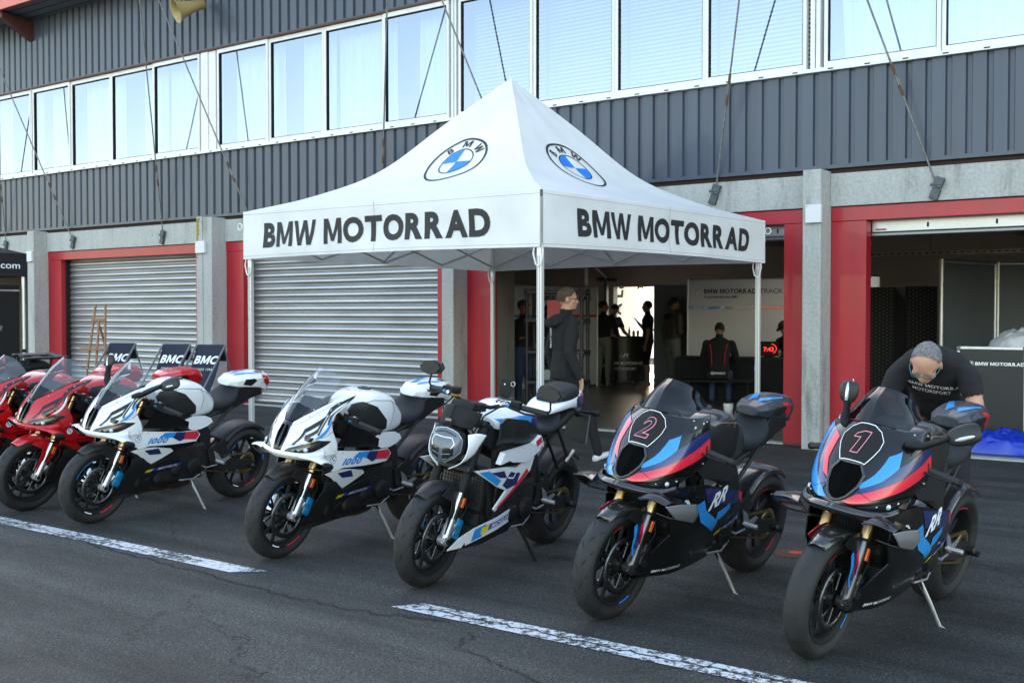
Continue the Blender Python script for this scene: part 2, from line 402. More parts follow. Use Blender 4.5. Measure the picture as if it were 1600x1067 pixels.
# ------------------------------------------------------------------ setting materials
def node_mat(name):
    m = bpy.data.materials.new(name); m.use_nodes = True; MATS[name] = m
    return m, m.node_tree.nodes, m.node_tree.links, m.node_tree.nodes['Principled BSDF']
def asphalt():
    m, n, l, b = node_mat('asphalt'); tc = n.new('ShaderNodeTexCoord')
    def noise_(sc, det=5, rough=.6, src=None):
        q = n.new('ShaderNodeTexNoise'); q.inputs['Scale'].default_value = sc; q.inputs['Detail'].default_value = det
        q.inputs['Roughness'].default_value = rough; l.new(src or tc.outputs['Object'], q.inputs['Vector']); return q
    def ramp(a, lo, hi, o0, o1):
        r = n.new('ShaderNodeMapRange'); r.inputs[1].default_value = lo; r.inputs[2].default_value = hi
        r.inputs[3].default_value = o0; r.inputs[4].default_value = o1; l.new(a, r.inputs[0]); return r.outputs[0]
    def mul(a, c):
        q = n.new('ShaderNodeMath'); q.operation = 'MULTIPLY'; l.new(a, q.inputs[0])
        if isinstance(c, float): q.inputs[1].default_value = c
        else: l.new(c, q.inputs[1])
        return q.outputs[0]
    big = noise_(.35, 6); mid = noise_(2.2, 6, .65); fine = noise_(75, 3, .75)
    mp = n.new('ShaderNodeMapping'); mp.inputs['Scale'].default_value = (.25, 2.4, 1); mp.inputs['Rotation'].default_value = (0, 0, -.12)
    l.new(tc.outputs['Object'], mp.inputs[0]); streak = noise_(1.3, 5, .6, mp.outputs[0])
    vo = n.new('ShaderNodeTexVoronoi'); vo.inputs['Scale'].default_value = 110; l.new(tc.outputs['Object'], vo.inputs['Vector'])
    agg = ramp(vo.outputs['Color'], 0, 1, .55, 1.5)
    spk = n.new('ShaderNodeTexVoronoi'); spk.inputs['Scale'].default_value = 45; l.new(tc.outputs['Object'], spk.inputs['Vector'])
    sp = ramp(spk.outputs['Distance'], .08, .13, 5.0, 1.0)
    v = mul(mul(mul(ramp(big.outputs[0], .3, .7, .66, 1.30), ramp(mid.outputs[0], .3, .7, .82, 1.18)), ramp(fine.outputs[0], .35, .65, .35, 1.9)), agg)
    v = mul(mul(v, ramp(streak.outputs[0], .38, .62, .62, 1.15)), sp)
    # cracks: thin lines of large warped cells
    wn = noise_(1.5, 5, .7); ad = n.new('ShaderNodeMix'); ad.data_type = 'RGBA'; ad.blend_type = 'LINEAR_LIGHT'; ad.inputs[0].default_value = .35
    l.new(tc.outputs['Object'], ad.inputs[6]); l.new(wn.outputs['Color'], ad.inputs[7])
    cr = n.new('ShaderNodeTexVoronoi'); cr.feature = 'DISTANCE_TO_EDGE'; cr.inputs['Scale'].default_value = .42; l.new(ad.outputs[2], cr.inputs['Vector'])
    crk = ramp(cr.outputs['Distance'], .0015, .005, .35, 1)
    msk = ramp(noise_(.6, 2).outputs[0], .48, .56, 0, 1); mxc = n.new('ShaderNodeMix'); l.new(msk, mxc.inputs[0]); mxc.inputs[2].default_value = 1; l.new(crk, mxc.inputs[3])
    v = mul(mul(v, mxc.outputs[0]), .052)
    cc = n.new('ShaderNodeCombineColor'); l.new(v, cc.inputs[0]); l.new(mul(v, 1.0), cc.inputs[1]); l.new(mul(v, .94), cc.inputs[2]); b.inputs['Specular IOR Level'].default_value = .28
    l.new(cc.outputs[0], b.inputs['Base Color'])
    l.new(ramp(mid.outputs[0], .3, .7, .62, .85), b.inputs['Roughness'])
    bp = n.new('ShaderNodeBump'); bp.inputs['Strength'].default_value = .9; bp.inputs['Distance'].default_value = .008
    hs = n.new('ShaderNodeMath'); hs.operation = 'ADD'; l.new(vo.outputs['Distance'], hs.inputs[0]); l.new(mul(fine.outputs[0], 1.5), hs.inputs[1])
    l.new(hs.outputs[0], bp.inputs['Height']); l.new(bp.outputs[0], b.inputs['Normal']); return m
def worn_paint():
    m, n, l, b = node_mat('road_paint'); tc = n.new('ShaderNodeTexCoord')
    a = n.new('ShaderNodeTexNoise'); a.inputs['Scale'].default_value = 26; a.inputs['Detail'].default_value = 8; a.inputs['Roughness'].default_value = .8
    c = n.new('ShaderNodeTexNoise'); c.inputs['Scale'].default_value = 2.3; c.inputs['Detail'].default_value = 4
    l.new(tc.outputs['Object'], a.inputs['Vector']); l.new(tc.outputs['Object'], c.inputs['Vector'])
    s = n.new('ShaderNodeMath'); s.operation = 'MULTIPLY_ADD'; s.inputs[1].default_value = .42; l.new(c.outputs[0], s.inputs[0]); l.new(a.outputs[0], s.inputs[2])
    r = n.new('ShaderNodeMapRange'); r.inputs[1].default_value = .70; r.inputs[2].default_value = .75; l.new(s.outputs[0], r.inputs[0])
    inv = n.new('ShaderNodeMath'); inv.operation = 'SUBTRACT'; inv.inputs[0].default_value = 1; l.new(r.outputs[0], inv.inputs[1])
    b.inputs['Base Color'].default_value = (.62, .64, .66, 1); b.inputs['Roughness'].default_value = .7
    mix = n.new('ShaderNodeMix'); mix.data_type = 'RGBA'; mix.inputs[6].default_value = (.05, .05, .052, 1); mix.inputs[7].default_value = (.62, .64, .66, 1)
    l.new(inv.outputs[0], mix.inputs[0]); l.new(mix.outputs[2], b.inputs['Base Color'])
    bp = n.new('ShaderNodeBump'); bp.inputs['Strength'].default_value = .4; bp.inputs['Distance'].default_value = .003
    l.new(a.outputs[0], bp.inputs['Height']); l.new(bp.outputs[0], b.inputs['Normal']); return m
def concrete(name='concrete', col=(.38, .38, .36)):
    m, n, l, b = node_mat(name); tc = n.new('ShaderNodeTexCoord')
    mp = n.new('ShaderNodeMapping'); mp.inputs['Scale'].default_value = (2.2, 2.2, .45); l.new(tc.outputs['Object'], mp.inputs[0])
    a = n.new('ShaderNodeTexNoise'); a.inputs['Scale'].default_value = 1.6; a.inputs['Detail'].default_value = 9; a.inputs['Roughness'].default_value = .7
    c = n.new('ShaderNodeTexNoise'); c.inputs['Scale'].default_value = 30; c.inputs['Detail'].default_value = 4
    l.new(mp.outputs[0], a.inputs['Vector']); l.new(tc.outputs['Object'], c.inputs['Vector'])
    r = n.new('ShaderNodeValToRGB'); e = r.color_ramp.elements
    e[0].position = .28; e[0].color = (col[0]*.45, col[1]*.42, col[2]*.36, 1); e[1].position = .72; e[1].color = (col[0]*1.18, col[1]*1.18, col[2]*1.18, 1)
    k = e.new(.45); k.color = (*col, 1)
    l.new(a.outputs[0], r.inputs[0])
    mx = n.new('ShaderNodeMix'); mx.data_type = 'RGBA'; mx.blend_type = 'OVERLAY'; mx.inputs[0].default_value = .35
    l.new(r.outputs[0], mx.inputs[6]); l.new(c.outputs[0], mx.inputs[7]); l.new(mx.outputs[2], b.inputs['Base Color'])
    b.inputs['Roughness'].default_value = .85
    bp = n.new('ShaderNodeBump'); bp.inputs['Strength'].default_value = .35; bp.inputs['Distance'].default_value = .01
    l.new(c.outputs[0], bp.inputs['Height']); l.new(bp.outputs[0], b.inputs['Normal']); return m
def galvanised():
    m, n, l, b = node_mat('galvanised_slats'); tc = n.new('ShaderNodeTexCoord')
    mp = n.new('ShaderNodeMapping'); mp.inputs['Scale'].default_value = (.5, 1, 4); l.new(tc.outputs['Object'], mp.inputs[0])
    a = n.new('ShaderNodeTexNoise'); a.inputs['Scale'].default_value = 2; a.inputs['Detail'].default_value = 6; l.new(mp.outputs[0], a.inputs['Vector'])
    c = n.new('ShaderNodeTexVoronoi'); c.inputs['Scale'].default_value = 60; l.new(tc.outputs['Object'], c.inputs['Vector'])
    r = n.new('ShaderNodeMapRange'); r.inputs[1].default_value = .3; r.inputs[2].default_value = .7; r.inputs[3].default_value = .36; r.inputs[4].default_value = .48
    l.new(a.outputs[0], r.inputs[0])
    k = n.new('ShaderNodeMath'); k.operation = 'MULTIPLY_ADD'; k.inputs[1].default_value = .025; l.new(c.outputs['Color'], k.inputs[0]); l.new(r.outputs[0], k.inputs[2])
    cc = n.new('ShaderNodeCombineColor'); kb = n.new('ShaderNodeMath'); kb.operation = 'MULTIPLY'; kb.inputs[1].default_value = 1.0; l.new(k.outputs[0], kb.inputs[0]); l.new(k.outputs[0], cc.inputs[0]); l.new(k.outputs[0], cc.inputs[1]); l.new(kb.outputs[0], cc.inputs[2])
    l.new(cc.outputs[0], b.inputs['Base Color']); b.inputs['Metallic'].default_value = .8
    q = n.new('ShaderNodeMapRange'); q.inputs[3].default_value = .30; q.inputs[4].default_value = .40; l.new(a.outputs[0], q.inputs[0]); l.new(q.outputs[0], b.inputs['Roughness'])
    return m
def floor_mat():
    m, n, l, b = node_mat('painted_floor'); tc = n.new('ShaderNodeTexCoord')
    a = n.new('ShaderNodeTexNoise'); a.inputs['Scale'].default_value = .9; a.inputs['Detail'].default_value = 7; l.new(tc.outputs['Object'], a.inputs['Vector'])
    r = n.new('ShaderNodeMapRange'); r.inputs[3].default_value = .22; r.inputs[4].default_value = .45; l.new(a.outputs[0], r.inputs[0]); l.new(r.outputs[0], b.inputs['Roughness'])
    mx = n.new('ShaderNodeMix'); mx.data_type = 'RGBA'; mx.inputs[6].default_value = (.07, .07, .07, 1); mx.inputs[7].default_value = (.13, .125, .12, 1)
    l.new(a.outputs[0], mx.inputs[0]); l.new(mx.outputs[2], b.inputs['Base Color']); return m
M['asphalt'] = asphalt(); M['roadpaint'] = worn_paint(); M['concrete'] = concrete(); M['galv'] = galvanised(); M['floor'] = floor_mat()
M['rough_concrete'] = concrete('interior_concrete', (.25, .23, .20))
M['clad'] = mat('blue_grey_cladding', (.052, .064, .092), .42, .1, .1, var=.22, vscale=1.2, stretch=(3.5, 1, .22))
M['redpaint'] = mat('door_frame_red', (.36, .008, .018), .42, 0, .15, var=.18, vscale=1.7, stretch=(3, 1, .4))
M['frame'] = mat('window_frame_white', (.72, .71, .70), .35, var=.06, vscale=4)
M['brownwood'] = mat('stained_beam', (.075, .022, .014), .6, var=.25, vscale=6)
M['fascia'] = mat('orange_red_fascia', (.60, .07, .03), .4, 0, .3)
M['soffit'] = mat('soffit_panel', (.13, .15, .17), .5)
M['lightwall'] = mat('interior_cream_wall', (.42, .36, .30), .8, var=.12, vscale=.8)
M['ceil'] = mat('interior_ceiling', (.18, .165, .14), .9, var=.2, vscale=1)
M['curtain'] = mat('curtain_cloth', (.80, .86, .88), .9)
M['blind'] = mat('venetian_slats', (.72, .76, .78), .6)
M['steel'] = mat('galvanised_rod', (.17, .17, .165), .5, .6, var=.35, vscale=20)
M['dark_gap'] = mat('dark_gap_brown', (.035, .02, .014), .9)
M['offwhite'] = mat('white_box_plastic', (.66, .65, .66), .5)
M['banner_grey'] = mat('banner_fabric', (.66, .66, .67), .8)
M['panelgrey'] = mat('divider_felt', (.13, .145, .16), .9, var=.1, vscale=2)
M['lamp'] = mat('strip_lamp', (1, 1, 1), .5, emit=(1, .95, .85, 22))
M['leddigits'] = mat('red_led_digits', (.1, 0, 0), .5, emit=(1, .03, .02, .5))
def win_glass():
    m = bpy.data.materials.new('window_glass'); m.use_nodes = True; n = m.node_tree.nodes; l = m.node_tree.links; n.clear()
    out = n.new('ShaderNodeOutputMaterial'); mx = n.new('ShaderNodeMixShader'); tr = n.new('ShaderNodeBsdfTransparent'); tr.inputs[0].default_value = (.80, .84, .86, 1)
    gl = n.new('ShaderNodeBsdfGlossy'); gl.inputs['Roughness'].default_value = .0; gl.inputs[0].default_value = (.64, .71, .84, 1)
    lw = n.new('ShaderNodeLayerWeight'); lw.inputs[0].default_value = .35
    r = n.new('ShaderNodeMapRange'); r.inputs[3].default_value = .36; r.inputs[4].default_value = .95; l.new(lw.outputs['Fresnel'], r.inputs[0])
    tc = n.new('ShaderNodeTexCoord'); nz = n.new('ShaderNodeTexNoise'); nz.inputs['Scale'].default_value = .8; l.new(tc.outputs['Object'], nz.inputs['Vector'])
    bp = n.new('ShaderNodeBump'); bp.inputs['Strength'].default_value = .12; bp.inputs['Distance'].default_value = .02; l.new(nz.outputs[0], bp.inputs['Height']); l.new(bp.outputs[0], gl.inputs['Normal'])
    l.new(r.outputs[0], mx.inputs[0]); l.new(tr.outputs[0], mx.inputs[1]); l.new(gl.outputs[0], mx.inputs[2]); l.new(mx.outputs[0], out.inputs[0]); return m
M['glass'] = win_glass()

# ------------------------------------------------------------------ ground
g = MB().use('asphalt'); g.add([(-400, -300, 0), (300, -300, 0), (300, 300, 0), (-400, 300, 0)], [(0, 1, 2, 3)])
tag(g.build('ground'), kind='structure')
g = MB().use('floor'); g.box(-26.2, 6.6, .02, 12.0, -.2, .015); tag(g.build('garage_floor'), kind='structure')
for nm, x0, x1, sk in (('road_marking', -14, -5.05, -.17), ('road_marking', -3.88, 3, 0)):
    g = MB().use('roadpaint'); y0, y1 = -7.95, -7.80
    s1 = .16 if x1 < 0 else 0; s0 = .10 if x0 > -10 else 0
    g.add([(x0-s0+.05, y0, .004), (x1-s1, y0, .004), (x1, y1, .004), (x0+.05, y1, .004)], [(0, 1, 2, 3)])
    tag(g.build('road_marking'), kind='structure')
# crack in the asphalt: thin dark ribbon on the surface
random.seed(3)
def crack(pts, w=.008):
    P = []
    for (a, b) in zip(pts, pts[1:]):
        n = 14
        for i in range(n): P.append((a[0]+(b[0]-a[0])*i/n+random.uniform(-.03, .03), a[1]+(b[1]-a[1])*i/n+random.uniform(-.022, .022)))
    return line2(P, w)
g = MB().use(mat('crack_tar', (.008, .008, .008), .9))
for pts, w_ in (([(-6.6, -7.98), (-5.4, -8.05), (-4.6, -8.13), (-3.9, -8.1), (-3.5, -7.98)], .010), ([(-3.75, -7.87), (-2.6, -7.88), (-1.9, -7.86), (-1.3, -7.9)], .009), ([(-3.3, -8.05), (-3.2, -8.3), (-2.4, -8.5), (-1.9, -8.7)], .007), ([(-8.3, -7.88), (-6.8, -7.90), (-5.5, -7.86)], .007)):
    stick(g, crack(pts, w_), lambda x, y: Vector((x, y, .0065)))
tag(g.build('ground_crack'), kind='structure')
t = thing('manhole_cover', 'round rusty cover with a red dot in the asphalt behind bike 2', 'cover', (-2.75, -5.5, 0))
g = MB().use(mat('rusty_iron', (.07, .03, .02), .8, var=.4, vscale=30)); g.lathe([(0, .012), (.125, .012), (.14, .006), (.14, .0)], axis='z', n=28); g.build('lid', t)
g = MB().use(mat('faded_red_dot', (.55, .06, .03), .7)); g.lathe([(0, .0135), (.042, .0135)], axis='z', n=20); g.build('paint_dot', t)

# ------------------------------------------------------------------ pit building
bld = thing('pit_building', 'long pit lane garage building with grey ribbed cladding and red door frames', 'building', (0, 0, 0))
PIL = [(-26.05, -25.6), (-20.58, -20.35), (-15.40, -15.0), (-10.05, -9.84), (-4.83, -4.62), (.42, .63), (5.85, 6.05)]
XL, XR = -26.05, 6.6
for i, (a, b) in enumerate(PIL):
    g = MB().use('concrete'); zt = 3.09 if i != 2 else 3.11
    if i == 2: g.bbox(a, a+.16, -.30, .30, 0, zt, .008); g.bbox(a+.175, b, -.30, .30, 0, zt-.02, .008)
    else: g.bbox(a, b, -.30, .30, 0, zt, .01)
    o = g.build('pillar', bld)
    if i == 2:
        o['label'] = 'double width pillar with yellow lichen near its top'; random.seed(4); g = MB().use(mat('yellow_lichen', (.30, .20, .03), .95, var=.5, vscale=30)); P = []
        for zz in range(60):
            w_ = .035+.03*noise.noise(Vector((zz*.21, 3, 0))) if zz < 40 else .02+.015*noise.noise(Vector((zz*.3, 1, 0))); P.append((a+.01, a+.02+w_*2.0*(1-zz/75), 3.08-zz*.012))
        for (x0, x1, z0), (x2, x3, z1) in zip(P, P[1:]):
            if noise.noise(Vector((z0*9, 0, 5))) > -.25: g.add([(x0, -.3025, z0), (x1, -.3025, z0), (x3, -.3025, z1), (x2, -.3025, z1)], [(0, 1, 2, 3)])
        g.build('lichen', o, fixn=False)
for (a, b), (c, d) in zip(PIL, PIL[1:]):
    g = MB().use('concrete'); g.bbox(b+.002, c-.002, -.03, .32, 2.695, 3.06, .006)
    g.use('dark_gap').box(b+.002, c-.002, .0, .3, 3.062, 3.125); g.build('lintel', bld)  # dark brown strip fills the dark gap below the cladding
# ribbed cladding: trapezoid profile swept vertically
def cladding(x0, x1, z0, z1, y=-.045, pitch=.205):
    g = MB().use('clad'); prof = []; x = x0
    while x < x1:
        for dx, dy in ((0, 0), (.115, 0), (.128, .032), (.172, .032), (.185, 0)): prof.append((min(x+dx, x1), y+dy))
        x += pitch
    prof.append((x1, y)); n = len(prof)
    g.add([(p[0], p[1], z0) for p in prof]+[(p[0], p[1], z1) for p in prof], [(i, i+1, n+i+1, n+i) for i in range(n-1)])
    g.box(x0, x1, .02, .14, z0, z1)
    g.box(x0, x1, y-.012, y+.03, z0-.03, z0+.012)
    return g
o = cladding(XL, XR, 3.145, 4.19).build('wall_cladding', bld); o['label'] = 'lower band of ribbed cladding under the windows'
o = cladding(XL, XR, 5.93, 7.25).build('wall_cladding', bld); o['label'] = 'upper band of ribbed cladding above the windows'
# window band
g = MB().use('frame'); g.box(XL, XR, -.10, .14, 4.192, 4.235)
for k in range(160): g.use('dark_gap').box(XL+.1+k*.41, XL+.16+k*.41, -.102, -.09, 4.205, 4.218) if XL+.16+k*.41 < XR else None
g.use('brownwood').box(XL, XR, -.07, .14, 5.895, 5.925); g.build('window_sill', bld)
g = MB().use('soffit'); g.box(XL, XR, .55, .6, 4.2, 5.95); g.build('room_wall', bld)
bays = [(-26.05, -20.85), (-20.78, -15.62), (-15.16, -10.13), (-9.96, -4.90), (-4.70, .36), (.56, 5.6)]
random.seed(5)
def curtain(x0, x1, z0, z1, kind, seed):
    rnd = random.Random(seed)
    g = MB()
    if kind == 'blind':
        g.use('blind'); z = z0
        while z < z1:
            g.add([(x0, .30, z), (x1, .30, z), (x1, .345, z+.040), (x0, .345, z+.040)], [(0, 1, 2, 3)]); z += .052
        return g.build('window_blind')
    g.use('curtain', True); n = 90; P = []
    ph = rnd.random()*6; a = x0; c = x1
    if kind == 'half': a, c = (x0+.1, x0+.1+(x1-x0)*rnd.uniform(.35, .75)) if rnd.random() < .5 else (x1-(x1-x0)*rnd.uniform(.35, .75), x1-.05)
    for j in (0, 1):
        for i in range(n+1):
            x = a+(c-a)*i/n; y = .33+.035*math.sin(x*26+ph)+.02*math.sin(x*57+ph*2+j*.8)
            if kind == 'drape': x += (.10*math.sin(x*3+ph) if j == 0 else 0); y += .02*math.sin(x*11+j)
            P.append((x, y, z0 if j == 0 else z1))
    g.add(P, [(i, i+1, n+2+i, n+1+i) for i in range(n)], True)
    return g.build('curtain')
wid = 0
for bi, (a, b) in enumerate(bays):
    pw = (b-a)/4; g = MB().use('frame')
    # posts between the bays
    if bi+1 < len(bays):
        c = bays[bi+1][0]; g.bbox(b+.045, (b+c)/2-.004, -.05, .14, 4.237, 5.893, .008); g.bbox((b+c)/2+.004, c-.045, -.035, .14, 4.237, 5.893, .008) if c-b > .15 else None
        if g.v: g.build('window_post', bld)
    for k in range(4):
        x0, x1 = a+k*pw, a+(k+1)*pw; f = .045; y0, y1 = (-.045, .03) if k in (0, 3) else (-.02, .055)
        if k in (1, 2): x0 -= .0; 
        w_ = MB().use('frame'); z0, z1 = 4.237, 5.893
        w_.bbox(x0+.002, x0+f, y0, y1, z0, z1, .006); w_.bbox(x1-f, x1-.002, y0, y1, z0, z1, .006)
        w_.bbox(x0+f, x1-f, y0, y1, z0, z0+.07, .006); w_.bbox(x0+f, x1-f, y0, y1, z1-.07, z1, .006)
        w_.use('mblack').box(x0+f, x0+f+.008, y0+.01, y1-.01, z0+.07, z1-.07); w_.box(x1-f-.008, x1-f, y0+.01, y1-.01, z0+.07, z1-.07)
        w_.box(x0+f, x1-f, y0+.01, y1-.01, z0+.07, z0+.078); w_.box(x0+f, x1-f, y0+.01, y1-.01, z1-.078, z1-.07)
        wo = w_.build('window', bld); p = MB().use('glass'); ym = (y0+y1)/2
        p.add([(x0+f, ym, z0+.07), (x1-f, ym, z0+.07), (x1-f, ym, z1-.07), (x0+f, ym, z1-.07)], [(0, 1, 2, 3)]); p.build('pane', wo, fixn=False)
        kind = {3: 'blind', 4: 'drape'}.get(bi, 'half' if (k+bi) % 2 else 'full')
        c = curtain(x0+.02, x1-.02, z0, z1, kind, bi*10+k); c.parent = wo
g = MB().use('offwhite')
g.box(XL, XR, .50, 9, 4.1, 4.14); g.build('upper_floor', bld)
# red frames, shutters
M['slot'] = mat('shutter_bottom_rail', (.22, .23, .24), .4, .8)
ends = [(-25.18, -20.85), (-19.91, -15.80), (-14.57, -10.38), (-9.43, -5.17), (-4.22, .10), (1.05, 5.5)]
for i, (a, b) in enumerate(ends):
    p0, p1 = PIL[i][1]+.002, PIL[i+1][0]-.002
    g = MB().use('redpaint'); zt = 2.685; zo = 2.53
    g.bbox(p0, a, -.0, .16, 0.02, zo-.003, .004); g.bbox(b, p1, -.0, .16, 0.02, zo-.003, .004); g.bbox(p0, p1, -.004, .16, zo, zt, .004)
    g.use('concrete').box(a, b, .0, .16, -.05, .018)
    g.build('door_frame', bld)
    if i in (1, 2):
        g = MB(); z = .02; prof = []
        while z < zo+.02:
            hgt = .108
            for q in range(7):
                t = q/6; prof.append((.20-.030*math.sin(PI*t)**.8, z+t*(hgt-.016)))
            prof.append((.205, z+hgt-.013)); prof.append((.212, z+hgt-.007)); prof.append((.205, z+hgt-.002)); z += hgt
        n = len(prof); g.use('galv').add([(a, *p) for p in prof]+[(b, *p) for p in prof], [(q, q+1, n+q+1, n+q) for q in range(n-1)], True)
        g.use('mblack').box(a, a+.03, .10, .18, .02, zo); g.box(b-.03, b, .10, .18, .02, zo)
        o = g.build('roller_shutter', bld); o['label'] = 'closed galvanised roller shutter'
    elif i in (3, 4):
        g = MB().use('galv'); g.bbox(a, b, .17, .30, 2.40, 2.55, .01); g.use('slot').bbox(a, b, .165, .31, 2.36, 2.395, .006)
        for q in range(6): g.use('mblack').box(a+.6+q*.7, a+.62+q*.7, .166, .17, 2.44, 2.49)
        g.use('redpaint').box(a+.05, a+.16, .15, .17, 2.425, 2.44)
        o = g.build('roller_shutter', bld); o['label'] = 'roller shutter rolled up, its bottom rail showing'
# white junction boxes on the pillars
for (x0, x1) in ((-4.78, -4.60), (-15.37, -15.13), (-20.55, -20.35), (-10.02, -9.86)):
    t = thing('wall_box', {-4.78: 'small plain white box on the concrete pillar between the two open garages', -15.37: 'small plain white box on the wide pillar between the closed shutters', -20.55: 'small plain white box on the pillar beside the black canopy', -10.02: 'small plain white box on the pillar behind the white marquee'}[x0], 'box', ((x0+x1)/2, -.3, 2.6), 0, 'white boxes on the pillars')
    wd = (x1-x0)/2; g = MB().use('offwhite'); g.bbox(-wd, wd, -.05, -.002, -.1, .1, .006); g.build('housing', t)
    g = MB().use('steel'); g.cyl((-wd+.02, -.054, .08), (-wd+.02, -.05, .08), .006); g.build('screw', t)
# interior of the ground floor
g = MB().use('ceil'); g.box(XL, XR, .34, 12.5, 3.35, 3.45)
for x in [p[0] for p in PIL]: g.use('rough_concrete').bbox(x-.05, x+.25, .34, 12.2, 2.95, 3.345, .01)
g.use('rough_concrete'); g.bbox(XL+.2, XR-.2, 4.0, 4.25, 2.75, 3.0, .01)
g.build('ceiling', bld)
g = MB().use('lightwall')
RO = [(-14.85, -13.0)]      # rear door openings
g.box(XL, -14.85, 12.1, 12.3, 0, 3.4); g.box(-14.85, -12.8, 12.1, 12.3, 2.16, 3.4); g.box(-12.8, XR, 12.1, 12.3, 0, 3.4)
g.box(XL-.2, XL, .2, 12.3, 0, 3.4); g.box(XR, XR+.2, .2, 12.3, 0, 3.4); g.build('rear_wall', bld)
g = MB().use('rough_concrete')
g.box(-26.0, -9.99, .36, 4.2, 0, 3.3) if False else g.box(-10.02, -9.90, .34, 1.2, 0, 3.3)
g.build('inner_wall', bld)
# concrete block side wall on the left half of the open garage
g = MB().use('lightwall')
for k in range(16):
    g.bbox(-16.2, -15.0, 11.0, 11.15, .02+k*.2, .21+k*.2, .006)
g.build('block_wall', bld)
# door track beside the rear opening
g = MB().use('steel'); g.box(-14.95, -14.87, 11.8, 11.9, 0, 2.4); g.tube([(-14.9, 11.85, 2.4), (-15.0, 11.2, 2.75), (-15.4, 8.0, 2.8)], .05); g.tube([(-15.2, 11.9, 2.35), (-14.6, 11.9, 2.3)], .06); g.build('door_track', bld)
# roof and eave
g = MB().use('soffit')
prof = [(-.70, 7.31), (.15, 7.22), (.15, 7.6), (-.70, 7.6)]
g.add([(XL, *p) for p in prof]+[(XR, *p) for p in prof], [(0, 1, 5, 4), (1, 2, 6, 5), (2, 3, 7, 6), (3, 0, 4, 7), (0, 3, 2, 1), (4, 5, 6, 7)])
for k in range(80): g.box(XL+k*.41, XL+.03+k*.41, -.99, -.05, 7.24+.10, 7.40) if False else None
for k in range(3): g.use('mblack').box(XL, XR, -.55+k*.2, -.54+k*.2, 7.285-k*.02, 7.292-k*.02)
g.use('fascia').box(XL, XR, -.78, -.704, 7.27, 7.75)
g.use('soffit').box(XL, XR, .2, 13, 7.6, 7.7); g.box(XL, XR, 12.4, 12.6, 3.4, 7.6); g.box(XL, XL+.1, .2, 12.4, 3.4, 7.6); g.box(XR-.1, XR, .2, 12.4, 3.4, 7.6)
g.build('roof', bld)
for x in (-20.85, -10.3, .2):
    g = MB().use('brownwood'); g.prism([(-.05, 6.83), (-.05, 7.215), (-.69, 7.28), (-.69, 7.16)], lambda y, z, d: Vector((x+d, y, z)), .15); g.build('roof_bracket', bld)
# stay rods with turnbuckles
rods = [(-19.39, 2.856, (-20.825, -.67, 6.171)), (-16.63, 2.843, (-16.215-.95, -.785, 6.9)), (-14.43, 3.171, (-15.717, -.769, 6.65)), (-11.2, 2.85, (-10.771-.48, -.609, 5.869)), (-8.66, 2.9, (-9.807, -.577, 5.717)), (-6.012, 2.924, (-5.537-.30, -.439, 5.043)), (-3.451, 2.83, (-4.095, -.393, 4.815)), (-21.78, 2.855, (-22.02, -.4, 4.85))]
rods = [(-19.39, 2.856, -20.825, -.67, 6.171), (-16.634, 2.843, -16.215, -.785, 6.728), (-14.2, 2.83, -15.717, -.769, 6.65), (-11.42, 2.83, -10.771, -.609, 5.869), (-8.75, 2.83, -9.807, -.577, 5.717), (-6.012, 2.924, -5.537, -.439, 5.043), (-3.451, 2.83, -4.095, -.393, 4.815), (-21.782, 2.855, -21.66, -.27, 4.6)]
names = ['leaning stay rod over the closed shutter nearest the black canopy', 'near upright stay rod over the closed shutter behind the easel', 'leaning stay rod ending behind the left corner of the marquee roof', 'upright stay rod left of the marquee peak', 'stay rod running down behind the marquee peak', 'stay rod whose foot stands just above the right slope of the marquee', 'leaning stay rod over the open garage on the right', 'stay rod at the left edge above the black canopy']
for (x, z, tx, ty, tz), nm in zip(rods, names):
    t = thing('stay_rod', 'thin galvanised '+nm, 'stay rod', (x, -.05, z), 0, 'stay rods across the facade')
    b = Vector((0, 0, 0)); e = Vector((tx-x, ty+.05, tz-z)); e = e*((7.5-z)/e.z); d = e.normalized()
    # rod
    g = MB().use('steel'); g.tube([b+d*.1, e], .011, 8); g.build('rod', t)
    L0 = .95 if x < -7 else 1.1
    g = MB().use('steel'); 
    for s in (-1, 1): g.tube([b+d*L0+Vector((.018*s, 0, 0)), b+d*(L0+.2)+Vector((.018*s, 0, 0))], .006, 6)
    g.use(mat('rusty_thread', (.10, .045, .025), .8)); g.tube([b+d*(L0-.07), b+d*(L0+.05)], .017, 8); g.tube([b+d*(L0+.17), b+d*(L0+.29)], .017, 8); g.build('turnbuckle', t)
    g = MB().use(mat('bracket_zinc', (.10, .11, .12), .6, .5, var=.3, vscale=20)); q = Matrix.Rotation(R(20), 4, 'Y')
    g.bbox(-.045, .045, -.03, .02, -.13, -.01, .006, q); g.bbox(-.05, .05, -.05, .0, .0, .11, .006, q); g.tube([(-.06, -.04, .03), (.06, -.04, .03)], .015, 8); g.build('bracket', t)
